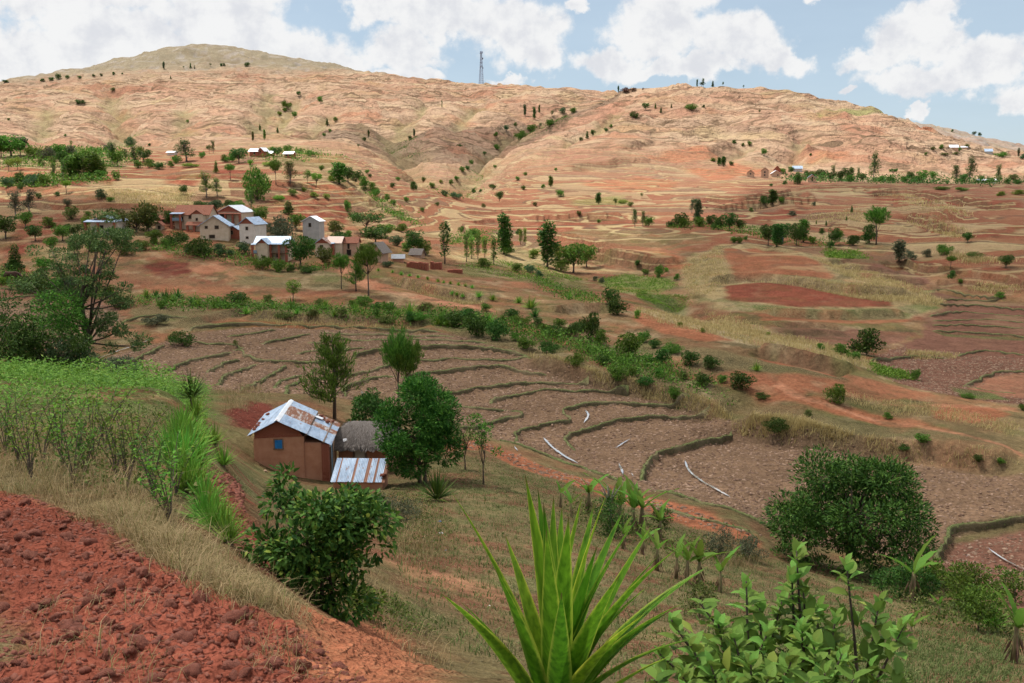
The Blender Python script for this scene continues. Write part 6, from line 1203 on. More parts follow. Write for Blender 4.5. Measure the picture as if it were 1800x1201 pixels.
# hamlet on the knoll, houses of the right ridge and of the far slope
for a in [('brick cottage with white roof, leftmost in the knoll hamlet', 446, 275, 15, 9, 4, 14, 'eave', BRICK_M, ZINCW, [(.1, 5, 3, 4)]), ('tall brick cottage with steep gable in the knoll hamlet', 459, 276, 11, 11, 5, 16, 'gable', BRICK_M, ZINCW, [(-.1, 9, 2, 3)]),
          ('low outbuilding with white roof right of the tall knoll cottage', 473, 274, 11, 5, 3, 10, 'eave', BRICK_M, ZINCW, []), ('flat brick cottage with white roof, rightmost in knoll hamlet', 507, 278, 16, 8, 3, 10, 'eave', BRICK_M, ZINCW, [(-.2, 5, 3, 3), (.2, 5, 3, 3)]), ('small white building among the trees above the knoll fields', 300, 273, 14, 5, 2, 10, 'eave', WHITE, ZINCW, []),
          ('small pink gabled house, leftmost on the right ridge', 1319, 312, 11, 8, 5, 14, 'gable', MUD2, TILE, [(0, 6, 2, 2)]), ('tall pink house with two stacked windows on the right ridge', 1344, 313, 12, 13, 5, 12, 'gable', MUD2, TILE, [(0, 10, 2.4, 2.4), (0, 5, 2.4, 2.4)]), ('white-roofed house beside the tall pink house', 1364, 312, 15, 7, 5, 14, 'gable', MUD2, ZINCW, [(.2, 4, 2, 2)]),
          ('dark steep brick gable behind the white-roofed house', 1366, 306, 11, 8, 6, 10, 'gable', BRICK_M, TILE, []), ('grey-roofed house deep in the ridge trees', 1402, 302, 15, 6, 4, 10, 'eave', GREYP, ZINC, []), ('little red gable with yellow roof on the right ridge', 1413, 317, 9, 8, 4, 12, 'gable', MUD2, soil_mat('straw_roof', (.4, .3, .14), (.5, .38, .2), 4, .9, .1), []), ('large gabled house with slate roof, rightmost in ridge village', 1427, 321, 13, 9, 5, 18, 'gable', MUD2, ZINC, [(.05, 8, 2, 3), (.05, 4, 2, 3)]),
          ('pale cottage highest on the far right slope', 1677, 264, 14, 5, 4, 10, 'eave', MUD2, ZINCW, []), ('flat white-roofed hut right of the highest far cottage', 1695, 262, 10, 3, 2, 8, 'eave', MUD2, ZINCW, []), ('grey gabled cottage lowest on the far right slope', 1738, 271, 12, 5, 4, 10, 'eave', GREYP, ZINC, [])]:
    lab, u, v, W_, Hw_, Hr_, D_, fr, wl_, rf_, wn_l = a
    gable_house('farm_house', lab, u, v, W_, Hw_, Hr_, D_, R(random.uniform(-18, -4)), wl_, [rf_], (BRICK_M if wl_ is BRICK_M else wl_) if fr == 'gable' else None, fr, wn_l, over=.4, base=2.0)
gable_house('school_building', 'long low white building at the right end of the ridge', 1735, 322, 30, 5, 2, 9, R(-3), WHITE, [ZINCW], None, 'eave', [(x, 2.8, 2, 2) for x in (-.4, -.24, -.08, .08, .24, .4)], over=.5, base=2)

# ---- brick stacks drying by the road
for lab, u, v, L_, h_ in (('long stack of red bricks drying by the village road', 733, 473, 38, 12), ('second red brick stack right of the long one', 766, 474, 20, 13), ('low collapsed pile of bricks near the slim roadside tree', 799, 480, 26, 6)):
    p = hit(u, v); s = p[1]/F; st = link('brick_stack', None, None, p, R(-8), label=lab, cat='brick stack'); n_ = max(3, int(L_/5)); w_b = L_*s/n_
    for k in range(n_):
        x = -L_*s/2 + (k+.5)*w_b; hh = h_*s*random.uniform(.85, 1.05)
        core = MB().box(x-w_b*.45, x+w_b*.45, 0, .9, -.4, hh); rows_ = max(2, int(hh/.12))
        for r_i in range(rows_):
            z0 = r_i*hh/rows_
            for c_ in range(2): core.box(x-w_b*.45+c_*w_b*.46, x-w_b*.45+c_*w_b*.46+w_b*.42, -.05-random.uniform(0, .04), -.002, z0+.012, z0+hh/rows_-.012)
        core.build('brick_column', BRICK_M, st)

# ---- lattice mast on the ridge
mp_ = hit(846, 143.5); Hm = px2m(55, mp_[1]); mast = link('radio_mast', None, None, mp_ - np.array([0, 0, 1.0]), R(20), label='tall steel lattice radio mast on the ridge skyline', cat='mast')
STEEL = soil_mat('mast_steel', (.16, .17, .26), (.25, .26, .36), 3, .6, 0, metal=.2); half = lambda t: 2.0*(1-t)**1.4 + .75
cs = [(-1, -1), (1, -1), (1, 1), (-1, 1)]
for sx_, sy_ in cs: MB().tube([(sx_*half(t), sy_*half(t), Hm*t) for t in np.linspace(0, 1, 9)], [.20]*9, 4).build('leg', STEEL, mast)
br = MB(); lv = np.linspace(0, 1, 17)
for t0, t1 in zip(lv[:-1], lv[1:]):
    for k in range(4):
        a, b = cs[k], cs[(k+1) % 4]; br.bar((a[0]*half(t0), a[1]*half(t0), Hm*t0), (b[0]*half(t1), b[1]*half(t1), Hm*t1), .10); br.bar((a[0]*half(t1), a[1]*half(t1), Hm*t1), (b[0]*half(t1), b[1]*half(t1), Hm*t1), .10)
br.build('lattice_bracing', STEEL, mast)
for t, w_p in ((.94, 1.9), (.66, 1.7), (.55, 1.9)): MB().box(-w_p, w_p, -w_p, w_p, Hm*t, Hm*t+.35).build('platform', STEEL, mast)
for t, dx_ in ((.97, 1.6), (.97, -1.6), (.78, 1.3), (.78, -1.3), (.5, 2.1), (.5, -2.1)): MB().box(dx_-.35, dx_+.35, -1.6, -1.1, Hm*t-1.5, Hm*t+1.2).build('antenna_panel', STEEL, mast)
MB().tube([(1.3, -.8, Hm*.79), (2.6, -1.0, Hm*.79)], [1.0, 1.0], 12).build('dish', soil_mat('dish_grey', (.12, .12, .13), (.2, .2, .2), 3, .6, 0), mast)

# ---- a grazing ox at the left edge and a field worker behind the round hill: skinned figures
def skinned(name, verts, edges, radii, mat, parent=None, root=0, **kw):
    me = bpy.data.meshes.new(name); me.from_pydata(verts, edges, []); me.materials.append(mat); o = link(name, me, parent, **kw)
    sk = o.modifiers.new('skin', 'SKIN'); lay = me.skin_vertices[0] if me.skin_vertices else None
    if lay is None:
        bpy.context.view_layer.objects.active = o; lay = me.skin_vertices[0]
    for i, r_v in enumerate(radii): lay.data[i].radius = (r_v, r_v) if not isinstance(r_v, tuple) else r_v
    lay.data[root].use_root = True
    ss = o.modifiers.new('sub', 'SUBSURF'); ss.levels = 1; ss.render_levels = 2
    return o
try:
    HIDE = soil_mat('ox_hide', (.05, .025, .018), (.09, .045, .03), 1.6, .8, 0, (.62, .60, .58), coord='Object')
    cpz = hit(22, 497); ox = link('grazing_ox', None, None, cpz, R(8), 1.0, 'dark brown and white ox grazing among shrubs at far left', 'ox')
    vv_ = [(-.75, 0, 1.12), (-.35, 0, 1.12), (.1, 0, 1.1), (.5, 0, 1.15), (.62, 0, 1.34), (.85, 0, 1.05), (1.1, 0, .72), (1.28, 0, .5),
           (-.70, .2, .85), (-.62, .2, .52), (-.70, .2, .28), (-.68, .2, .02), (-.70, -.2, .85), (-.62, -.2, .52), (-.70, -.2, .28), (-.68, -.2, .02),
           (.5, .2, .8), (.5, .2, .42), (.48, .2, .02), (.5, -.2, .8), (.5, -.2, .42), (.48, -.2, .02), (-.95, 0, 1.0), (-.98, 0, .45), (1.02, .2, .86), (1.02, -.2, .86)]
    ee_ = [(0,1),(1,2),(2,3),(3,4),(3,5),(5,6),(6,7),(0,8),(8,9),(9,10),(10,11),(0,12),(12,13),(13,14),(14,15),(3,16),(16,17),(17,18),(3,19),(19,20),(20,21),(0,22),(22,23),(6,24),(6,25)]
    skinned('body', vv_, ee_, [.30, .33, .35, .33, .16, .2, .15, .09, .17, .09, .06, .06, .17, .09, .06, .06, .13, .08, .05, .13, .08, .05, .05, .03, .04, .04], HIDE, ox, 1)
    hb = MB()
    for sg in (-1, 1): hb.tube([(1.0, sg*.10, .92), (1.0, sg*.26, 1.04), (1.06, sg*.30, 1.24)], [.035, .028, .008], 6)
    hb.build('horns', PALEBARK, ox)
    CLOTH = soil_mat('dark_clothes', (.03, .035, .06), (.06, .07, .11), 5, .9, 0)
    wp = at(1375, 214); pe = link('person', None, None, wp, R(30), 1.0, 'person in dark clothes and white hat behind the rounded field hill', 'person')
    vv_ = [(0, 0, .95), (0, .02, 1.2), (0, .06, 1.42), (0, .08, 1.52), (0, .10, 1.64), (.19, .06, 1.40), (.27, -.02, 1.14), (.22, -.2, .95), (-.19, .06, 1.40), (-.27, -.02, 1.14), (-.22, -.2, .95), (.1, 0, .88), (.12, -.02, .48), (.12, .03, .06), (.12, -.12, .03), (-.1, 0, .88), (-.12, -.02, .48), (-.12, .03, .06), (-.12, -.12, .03)]
    ee_ = [(0,1),(1,2),(2,3),(3,4),(2,5),(5,6),(6,7),(2,8),(8,9),(9,10),(0,11),(11,12),(12,13),(13,14),(0,15),(15,16),(16,17),(17,18)]
    skinned('body', vv_, ee_, [.15, .14, .15, .06, .10, .075, .05, .035, .075, .05, .035, .10, .07, .045, .035, .10, .07, .045, .035], CLOTH, pe, 0)
    MB().tube([(0, .10, 1.68), (0, .10, 1.70), (0, .10, 1.72), (0, .10, 1.82)], [.21, .21, .12, .09], 10).build('hat', WHITE, pe)
except Exception as ex: print('figures', ex)
print('buildings', round(time.time()-T0, 1))
# ------------------------------------------------------------------ single large plants of the near and middle ground
def leafhex(P, Dv, Nv, Ln, Wd, fold=.18, curl=.12):
    """six-pointed leaf folded along its midrib"""
    Dv = unit(Dv); S = unit(np.cross(Dv, Nv)); Nn = np.cross(S, Dv); Ln = np.asarray(Ln)[:, None]; Wd = np.asarray(Wd)[:, None]
    f = lambda a, b, c: P + a*Ln*Dv + b*Wd*S + c*Wd*Nn
    V = np.stack([f(0, 0, 0), f(.3, .42, fold), f(.68, .40, fold-curl), f(1, 0, -curl*2), f(.68, -.40, fold-curl), f(.3, -.42, fold), f(.5, 0, 0)], 1)
    b = np.arange(len(P))[:, None]*7
    return V.reshape(-1, 3), np.vstack([b+np.array([[0, 1, 2, 6]]), b+np.array([[6, 2, 3, 4]]), b+np.array([[0, 6, 4, 5]])])
def foliage2(clumps, n, ll, lw, r_, up=.2, shell=.6, maker=leafhex, **kw):
    cl = np.array(clumps, float); wt = cl[:, 3]**2; k = r_.choice(len(cl), n, p=wt/wt.sum()); d = unit(r_.normal(0, 1, (n, 3))); rad = shell + (1-shell)*r_.random(n)**.6
    P = cl[k, :3] + d*np.column_stack([cl[k, 3], cl[k, 3], cl[k, 4]])*rad[:, None]
    return maker(P, unit(d*1.0 + np.array([0, 0, up]) + r_.normal(0, .45, (n, 3))), unit(d*.5 + np.array([0, 0, .9]) + r_.normal(0, .45, (n, 3))), ll*r_.uniform(.65, 1.3, n), lw*r_.uniform(.7, 1.25, n), **kw)
def big_tree(name, label, cat, p, clumps, n, ll, lw, leafm, trunk_h, trunk_r, seed, bark=None, every=1, maker=leafquads, stems=((0, 0),), bend=.12, up=.25, shell=.5, rz=0.0):
    r_ = np.random.default_rng(seed); t = link(name, None, None, p, rz, label=label, cat=cat)
    V, Fq = foliage2(clumps, n, ll, lw, r_, up, shell, maker); fol = link('crown' if cat == 'tree' else 'foliage', mk_mesh('crown', V, Fq, [leafm]), t)
    for sx_, sy_ in stems:
        mb = wood(r_, trunk_h, trunk_r, clumps, (sx_, sy_), every*len(stems), bend, 7, .35); mb.build('trunk' if cat == 'tree' else 'stem', bark or BARK, t, True)
    return t
def ell(seed, n, c, rx, ry, rz, cr, keep=None):
    r_ = np.random.default_rng(seed); out = []
    while len(out) < n:
        d = r_.normal(0, 1, 3); d /= np.linalg.norm(d); t = .3 + .7*r_.random()**.5; p = np.array([c[0]+d[0]*t*rx, c[1]+d[1]*t*ry, c[2]+d[2]*t*rz])
        if keep and not keep(p): continue
        k = cr*r_.uniform(.6, 1.35); out.append((*p, k, k*r_.uniform(.6, .95)))
    return out
MANGO = leaf_mat('mango_leaf', (.016, .05, .008), (.085, .17, .026), (.15, .25, .04), .18, .38, .45)
DARKL = leaf_mat('dark_tree_leaf', (.02, .07, .010), (.09, .20, .028), (.16, .28, .04), .2, .5)
AIRY = leaf_mat('airy_leaf', (.04, .075, .02), (.16, .21, .065), (.25, .27, .09), .2, .6)
COFFEE = leaf_mat('bush_leaf', (.02, .06, .010), (.11, .20, .03), (.36, .40, .07), .2, .35, .5)
# mango in the lower right
p = at(1490, 41.0); s = 41/F
cl = ell(11, 62, (0, 0, 3.0), 3.2, 3.0, 2.5, .85) + [(-.1, 0, 5.2, .7, .6), (.9, .2, 4.7, .7, .6), (-.9, 0, 4.5, .7, .6), (-3.0, -.2, 2.6, .6, .7), (2.9, 0, 3.0, .6, .6), (2.9, -.3, 1.6, .7, .6), (-2.7, -.3, .9, .8, .6), (3.3, 0, 2.3, .5, .5), (-1.6, -1.2, .7, .8, .6), (0, -1.6, .6, .8, .6), (1.5, -1.3, .7, .8, .6), (2.4, -.6, .6, .6, .5)]
big_tree('mango_tree', 'broad dark dense mango tree at the paddy edge, lower right', 'tree', p + np.array([0, 0, .0]), [(x*.98, y, z*.93, r1, r2) for x, y, z, r1, r2 in cl], 26000, .21, .07, MANGO, 3.2, .17, 5, every=3, up=.1)
# dark feathery tree beside the mud house
p = at(738, 45.5); cl = ell(12, 44, (0, 0, 2.6), 1.75, 1.6, 2.1, .55) + [(.2, 0, 4.6, .5, .5), (-.4, 0, 4.3, .55, .5), (1.4, 0, 2.2, .55, .5), (1.7, 0, 1.7, .4, .4), (-1.6, 0, 3.0, .5, .5)]
big_tree('shade_tree', 'dense dark green tree right beside the thatched hut', 'tree', p, [(x*1.0, y*1.0, z*1.04, r1*1.1, r2*1.1) for x, y, z, r1, r2 in cl], 21000, .19, .065, DARKL, 3.0, .09, 6, every=2, stems=((0, 0), (.25, .1)))
p = at(655, 54); big_tree('shade_tree', 'lower round-leaved tree behind the thatched hut', 'tree', p, ell(13, 22, (0, 0, 2.1), 1.0, 1.0, 1.2, .42), 4200, .17, .08, LM['dark'], 2.0, .07, 7, every=2)
# saplings right of it
for u, Y, h_, lab, sd in ((850, 45, 3.3, 'thin bare-stemmed sapling on the open slope below the terraces', 3), (818, 50, 2.5, 'slight yellowish sapling between dark tree and bare-stemmed sapling', 4)):
    r_ = np.random.default_rng(sd); cl = [(r_.normal(0, .32), r_.normal(0, .3), h_*z, r_.uniform(.16, .30), r_.uniform(.12, .22)) for z in np.linspace(.55, .98, 12)]
    big_tree('sapling', lab, 'tree', at(u, Y), cl, 900, .12, .055, LM['mid'] if sd == 3 else LM['olive'], h_*.85, .04, sd, bend=.14)
# big airy tree at the left and the thicket at its foot
p = at(158, 52.0); p[2] = CAMZ - 52*.190; r_ = np.random.default_rng(21)
cl = []
for cx, cz, rr_, n_ in ((1.1, 7.2, 1.1, 9), (2.2, 6.5, 1.0, 8), (.4, 6.2, 1.2, 9), (-.8, 5.6, 1.0, 7), (3.0, 6.8, .7, 5), (1.6, 5.3, 1.2, 8), (0, 4.4, 1.2, 7), (2.5, 4.0, 1.0, 6), (-1.4, 3.8, .9, 6), (1.4, 3.0, 1.0, 6), (-2.0, 2.6, .8, 5), (1.9, 2.2, .7, 4), (2.9, 1.7, .6, 4), (-2.2, 4.6, .6, 4)):
    for _ in range(n_): d = r_.normal(0, .5, 3)*rr_; cl.append((cx+d[0]-.6, d[1]*1.2, cz+d[2]*.8-.3, r_.uniform(.22, .46), r_.uniform(.16, .32)))
big_tree('tall_airy_tree', 'tall airy olive-green tree with visible branches at the left', 'tree', p, [(x*1.0, y*1.0, z*1.12, r1*1.1, r2*1.1) for x, y, z, r1, r2 in cl], 17000, .16, .055, AIRY, 5.4, .13, 22, every=2, bend=.35, shell=.25)
for k, (u, Y, h_, w_, lab, lm, n_) in enumerate([(100, 50, 4.8, 3.0, 'leafy dark tree left of the airy tree', 'mid', 5200), (20, 46, 3.2, 3.6, 'rounded dark thicket at the left edge below the terraces', 'dark', 5200), (85, 47, 2.8, 3.6, 'dark thicket under the airy tree', 'dark', 5200), (135, 48, 2.5, 2.4, 'dusky shrub at the foot of the airy tree', 'teal', 3000), (-5, 52, 4.6, 2.2, 'tree cut by the left edge of the picture', 'dark', 3600), (215, 58, 1.8, 2.4, 'sprawling grey-green bush right of the airy tree', 'grey', 2400)]):
    p = at(u, Y); p[2] = max(p[2], CAMZ - Y*.200); big_tree('thicket_shrub', lab, 'shrub', p, ell(30+k, 26, (0, 0, h_*.55), w_*.5, w_*.5, h_*.42, h_*.15), n_, .16, .07, LM[lm], h_*.6, .06, 40+k, every=2)
# glossy bush in front of the house
p = at(566, 11.2); cl = ell(50, 40, (0, 0, .98), .74, .70, .72, .20) + [(-.42, 0, 1.55, .16, .16), (-.40, 0, 1.72, .13, .14), (-.46, -.05, 1.38, .2, .2), (.45, 0, 1.35, .18, .16), (.7, 0, .9, .2, .25), (.0, 0, .2, .35, .2), (.35, -.1, .12, .3, .2)]
big_tree('glossy_bush', 'glossy-leaved bush with yellowish new leaves in front of the house', 'shrub', p, [(x*.97, y*.97, z*.93, r1*1.05, r2) for x, y, z, r1, r2 in cl], 7200, .088, .044, COFFEE, 1.1, .03, 51, every=2, maker=leafhex, stems=((0, 0), (.12, .05), (-.1, 0)), bend=.06, up=-.05)
# young pines behind the house
p = at(588, 60); pt, pc = lib('youngpine', 0, 'pine'); H = px2m(156, 60)
t = link('young_pine_tree', None, None, p, .6, (H*1.25, H*1.25, H), 'feathery young pine rising behind the mud house roof', 'tree'); link('trunk', pt, t); link('crown', pc, t)
for u, h_, lab, rz_ in ((702, 158, 'taller of two bare-stemmed pines above the dark tree', 1.0), (716, 146, 'shorter of two bare-stemmed pines above the dark tree', 2.4)):
    p = at(u, 64); H = px2m(h_, 64)*1.08; pt, pc = lib('pine', int(rz_), 'pine'); t = link('pine_tree', None, None, p, rz_, (H*.72, H*.72, H), lab, 'tree'); link('trunk', pt, t); link('crown', pc, t)
for u, v, h_, k_, lab in ((648, 520, 92, 'pine', 'tallest bare-stemmed pine beside the village road'), (600, 508, 64, 'pine', 'bushy pine left of the tallest roadside pine'), (626, 512, 58, 'youngpine', 'small feathery pine between the two roadside pines')):
    p = hit(u, v); H = px2m(h_, p[1]); pt, pc = lib(k_, 2, 'pine'); t = link('pine_tree', None, None, p, u, (H*(1.0 if k_ == 'pine' else 1.2),)*2 + (H,), lab, 'tree'); link('trunk', pt, t); link('crown', pc, t)
# shrubs of the lower right slope
for k, (u, Y, h_, w_, lab, lm, n_, ll) in enumerate([(1705, 30, 1.7, 1.5, 'leafy shrub below the wet furrows at the lower right', 'mid', 3000, .11), (1720, 26, 1.3, 1.0, 'narrow shrub with yellow tips at the lower right', 'mid', 1800, .10), (1590, 34, 1.5, 1.9, 'dark undergrowth bush at the mango foot', 'dark', 2600, .12), (1640, 37, 1.3, 2.4, 'low spreading bush right of the mango', 'mid', 2600, .12), (1262, 36, 1.1, 1.1, 'grey-green twiggy shrub left of the mango', 'grey', 1700, .08), (1315, 37, .9, 1.3, 'second grey-green shrub touching the mango shade', 'grey', 1700, .08), (1078, 36, 1.5, 1.1, 'dark round shrub among the bananas', 'dark', 1700, .10), (1160, 41, 1.0, .7, 'small dark shrub behind the bananas', 'dark', 900, .10), (700, 31, 1.0, 1.5, 'greyish scrub below the pen', 'grey', 1800, .07), (665, 33, .9, 1.0, 'twiggy grey shrub left of the pen scrub', 'grey', 1200, .07), (1455, 13, .75, .9, 'yellow-green bush behind the near round-leaved shrub', 'yellow', 1500, .075), (1560, 11, .45, .7, 'small yellowish bush near the bottom right', 'olive', 900, .06), (640, 12.5, .35, .5, 'leafy weed at the foot of the glossy bush', 'mid', 500, .07), (1785, 34, 1.3, 1.6, 'bush cut by the right edge of the picture', 'mid', 1800, .11), (1230, 22, .8, .8, 'small shrub under the big sisal tips', 'olive', 900, .08)]):
    p = at(u, Y); big_tree('slope_shrub', lab, 'shrub', p, ell(60+k, 20, (0, 0, h_*.52), w_*.5, w_*.5, h_*.45, h_*.2), n_, ll, ll*.45, LM[lm], h_*.6, .025, 70+k, every=2)

# ---- sisal hedge by the path and the clump beside the dark tree
ros2 = []
for s_ in range(3):
    v, f = rosette(10+s_, 60, .06); ros2.append([mk_mesh('sisal_leaves', v, f, [m_]) for m_ in (AGM, AGD)])
def sisal2(u, Y, h, label, tone=0, stem=0.0):
    p = at(u, Y); t = link('sisal_plant', None, None, p, random.uniform(0, 6), label=label, cat='sisal plant', group='sisal hedge by the path')
    a = link('leaves', ros2[random.randrange(3)][tone], t, (0, 0, stem), scale=(h*.85, h*.85, h)); MB().tube([(0, 0, -.1), (0, 0, stem+.1)], [.07, .05], 6).build('stem', BARK, t)
hedge = [(352, 30, .95), (385, 29, .9), (362, 26, 1.0), (400, 27, .85), (352, 22.5, 1.0), (338, 20.5, .95), (358, 20, .95), (330, 18.2, .9), (352, 17.6, .95), (340, 16.2, .9), (362, 15.8, .8), (352, 14.6, .75), (385, 12.6, .62), (402, 11.9, .55), (392, 13.4, .6), (345, 24, .95), (368, 23, .9), (372, 17.8, .85), (366, 19, .9), (322, 17, .8), (375, 14.8, .7), (384, 14.0, .7), (408, 12.6, .62), (418, 12.0, .6), (428, 11.5, .55), (398, 12.3, .6)]
hedge = sorted(hedge, key=lambda q: -q[1])
for i, (u, Y, h) in enumerate(hedge): sisal2(u - (26 if Y < 26 else 8), Y, h*.9, f'{ORD[i]} sisal plant of the path hedge, counted from the house')
sisal2(338, 33, 1.15, 'lone sisal on a short trunk beside the cassava field', 1, .55); sisal2(768, 39, 1.55, 'dark sisal clump at the foot of the dark tree', 1, .05); sisal2(1745, 27, .8, 'yellowish sisal low on the right slope', 0, .05)

# ---- cassava patch, undergrowth and weeds
CASS = leaf_mat('cassava_leaf', (.07, .14, .015), (.19, .30, .04), (.28, .34, .07), .3, .6)
q = in_poly_pts([(-60,745),(-60,672),(120,668),(250,675),(365,690),(330,722),(200,742)], 700); k = 46; c = np.repeat(q, k, 0); hh = np.repeat(rng.uniform(.45, 1.05, len(q)), k); m_ = len(c)
d = rng.normal(0, .22, (m_, 2)); P = np.column_stack([c + d, gz(c[:, 0], c[:, 1]) + hh*(1 - .5*rng.random(m_)**2 - .35*np.linalg.norm(d, axis=1))])
v, f = leafquads(P, np.column_stack([d + rng.normal(0, .2, (m_, 2)), rng.normal(0, .12, m_)]), np.tile([0, 0, 1.0], (m_, 1)) + rng.normal(0, .4, (m_, 3)), rng.uniform(.09, .18, m_), rng.uniform(.035, .06, m_), .1)
link('cassava_crop', mk_mesh('cassava_crop', v, f, [CASS]), label='bright green cassava crop filling the plot at the left', cat='crop', kind='stuff')
def undergrowth(name, specs, mat, label):
    VV, FF, o = [], [], 0
    for pl, n_, h0, h1, ll, sp in specs:
        q = in_poly_pts(pl, n_); k = 16; c = np.repeat(q, k, 0) + rng.normal(0, sp, (n_*k, 2)); hh = np.repeat(rng.uniform(h0, h1, n_), k)*rng.random(n_*k)**.7
        P = np.column_stack([c, gz(c[:, 0], c[:, 1]) + hh]); v, f = leafquads(P, rng.normal(0, 1, P.shape) + np.array([0, 0, .5]), rng.normal(0, .6, P.shape) + np.array([0, 0, .8]), ll*rng.uniform(.6, 1.3, len(P)), ll*.5*rng.uniform(.6, 1.3, len(P)), .12)
        VV.append(v); FF.append(f+o); o += len(v)
    return link(name, mk_mesh(name, np.vstack(VV), np.vstack(FF), [mat]), label=label, cat='undergrowth', kind='stuff')
undergrowth('undergrowth', [([(240,525),(420,535),(600,548),(760,562),(760,574),(600,562),(420,555),(300,548),(240,540)], 330, .4, 1.1, .28, .5), ([(760,545),(900,575),(1010,600),(1150,645),(1150,660),(1010,620),(900,592),(760,570)], 330, .4, 1.3, .28, .5), ([(1010,605),(1150,640),(1290,690),(1280,715),(1150,672),(1030,640)], 200, .3, .9, .25, .5),
   ([(260,430),(420,445),(520,470),(600,472),(540,482),(420,470),(270,445)], 170, .4, 1.2, .32, .6), ([(940,490),(1040,520),(1060,545),(960,520)], 120, .4, 1.0, .3, .6), ([(640,340),(700,370),(740,400),(690,380)], 60, .4, 1.2, .5, 1.5), ([(0,265),(150,262),(240,272),(240,292),(100,300),(0,300)], 260, .8, 2.6, .8, 2.0), ([(0,318),(90,316),(190,312),(190,325),(80,332),(0,332)], 150, .6, 2.0, .6, 1.6),
   ([(900,245),(960,222),(1000,205),(1000,215),(930,245)], 90, .8, 2.6, 1.0, 3), ([(780,345),(830,300),(850,305),(800,350)], 90, .6, 2.0, .7, 3), ([(680,262),(720,245),(740,262),(700,275)], 40, .6, 2, .8, 3), ([(420,270),(560,268),(620,285),(560,290),(440,285)], 140, .6, 2.2, .7, 2), ([(780,415),(870,405),(880,430),(800,432)], 90, .4, 1.2, .4, 1), ([(1180,395),(1300,398),(1440,425),(1500,432),(1420,438),(1280,412),(1180,405)], 150, .5, 1.6, .45, 1),
   ([(0,480),(130,495),(220,530),(120,520),(0,505)], 200, .4, 1.2, .3, .6), ([(200,255),(225,225),(240,250),(225,262)], 50, .6, 2.0, .8, 2.5)], LM['mid'], 'mixed green undergrowth along hedges, gullies and village edges')
undergrowth('ridge_scrub', [([(1380,312),(1560,314),(1800,318),(1800,326),(1560,323),(1390,322)], 300, 1.0, 4.5, 1.0, 2.2), ([(900,245),(960,222),(1000,205),(1000,215),(930,245)], 60, .8, 3, 1.0, 3), ([(690,262),(720,245),(745,285),(720,285)], 60, .6, 2.4, .8, 3)], LM['dark'], 'dark scrub between the trees along the right ridge and gully')
undergrowth('vegetable_crop', [([(1050,490),(1100,482),(1180,490),(1190,505),(1160,515),(1090,515),(1060,505)], 260, .1, .28, .22, .4), ([(1120,515),(1200,520),(1215,535),(1170,540),(1130,530)], 150, .1, .28, .22, .4), ([(1450,440),(1500,442),(1530,455),(1460,455)], 120, .2, .6, .4, .6), ([(1530,640),(1590,655),(1600,668),(1545,660)], 120, .15, .4, .25, .4), ([(800,468),(880,458),(960,472),(1030,492),(960,498),(880,488)], 200, .1, .3, .25, .7)], CASS, 'bright green vegetable beds on the valley floor plots')
undergrowth('scrub_patches', [([(-60,800),(-60,740),(180,748),(320,740),(300,800),(290,850),(350,910),(300,930),(200,880),(60,840)], 230, .2, .7, .07, .12), ([(640,870),(760,880),(800,960),(700,990)], 150, .15, .6, .08, .2), ([(1000,880),(1250,960),(1330,990),(1200,990),(1000,930)], 160, .15, .6, .11, .25), ([(1540,1040),(1790,1080),(1790,1130),(1640,1110)], 150, .15, .7, .11, .25), ([(600,1040),(720,1060),(760,1120),(640,1100)], 90, .05, .2, .05, .1), ([(1150,1120),(1500,1140),(1500,1190),(1150,1190)], 90, .05, .25, .06, .1)], LM['olive'], 'low weedy scrub among the dry grass and on the slope')
# tall weeds standing out of the grass, lower left
for k, (u, Y, h_) in enumerate([(35, 15, 1.25), (75, 15.5, 1.15), (110, 15, 1.2), (150, 14.5, 1.1), (165, 16, 1.3), (205, 14.5, 1.15), (225, 13.5, 1.25), (240, 16, 1.2), (10, 17, 1.2), (270, 12.5, 1.0), (300, 11.0, .95), (185, 17.5, 1.3), (95, 17.5, 1.2), (310, 14, .9), (55, 13.8, 1.1), (130, 13.4, 1.0)]):
    r_ = np.random.default_rng(200+k); t = link('woody_weed', None, None, at(u, Y), 0, label=f'{ORD[k]} tall leggy weed, standing in dry grass above the red field', cat='weed', group='leggy weeds in the grass'); mb = MB(); LP, LD = [], []
    for _ in range(7):
        a = r_.uniform(0, 6.28); ln_ = h_*r_.uniform(.6, 1.05); e = r_.uniform(.08, .45); pts_ = [np.array([math.cos(a)*e*ln_*q*(.4+q), math.sin(a)*e*ln_*q*(.4+q), ln_*q]) for q in (0, .35, .7, 1)]
        mb.tube(pts_, [.011, .008, .006, .003], 4)
        for q in np.linspace(.45, 1, 9):
            for _2 in range(3): LP.append(pts_[0]*0 + np.array([np.interp(q, (0, .35, .7, 1), [p_[i] for p_ in pts_]) for i in range(3)]) + r_.normal(0, .015, 3)); LD.append((r_.normal(), r_.normal(), .4))
    mb.build('stem', BARK, t); v, f = leafquads(np.array(LP), np.array(LD), r_.normal(0, .4, (len(LP), 3)) + np.array([0, 0, 1]), r_.uniform(.05, .10, len(LP)), r_.uniform(.022, .04, len(LP)), .12); link('leaves', mk_mesh('leaves', v, f, [LM['bright'] if k % 3 else LM['mid']]), t)

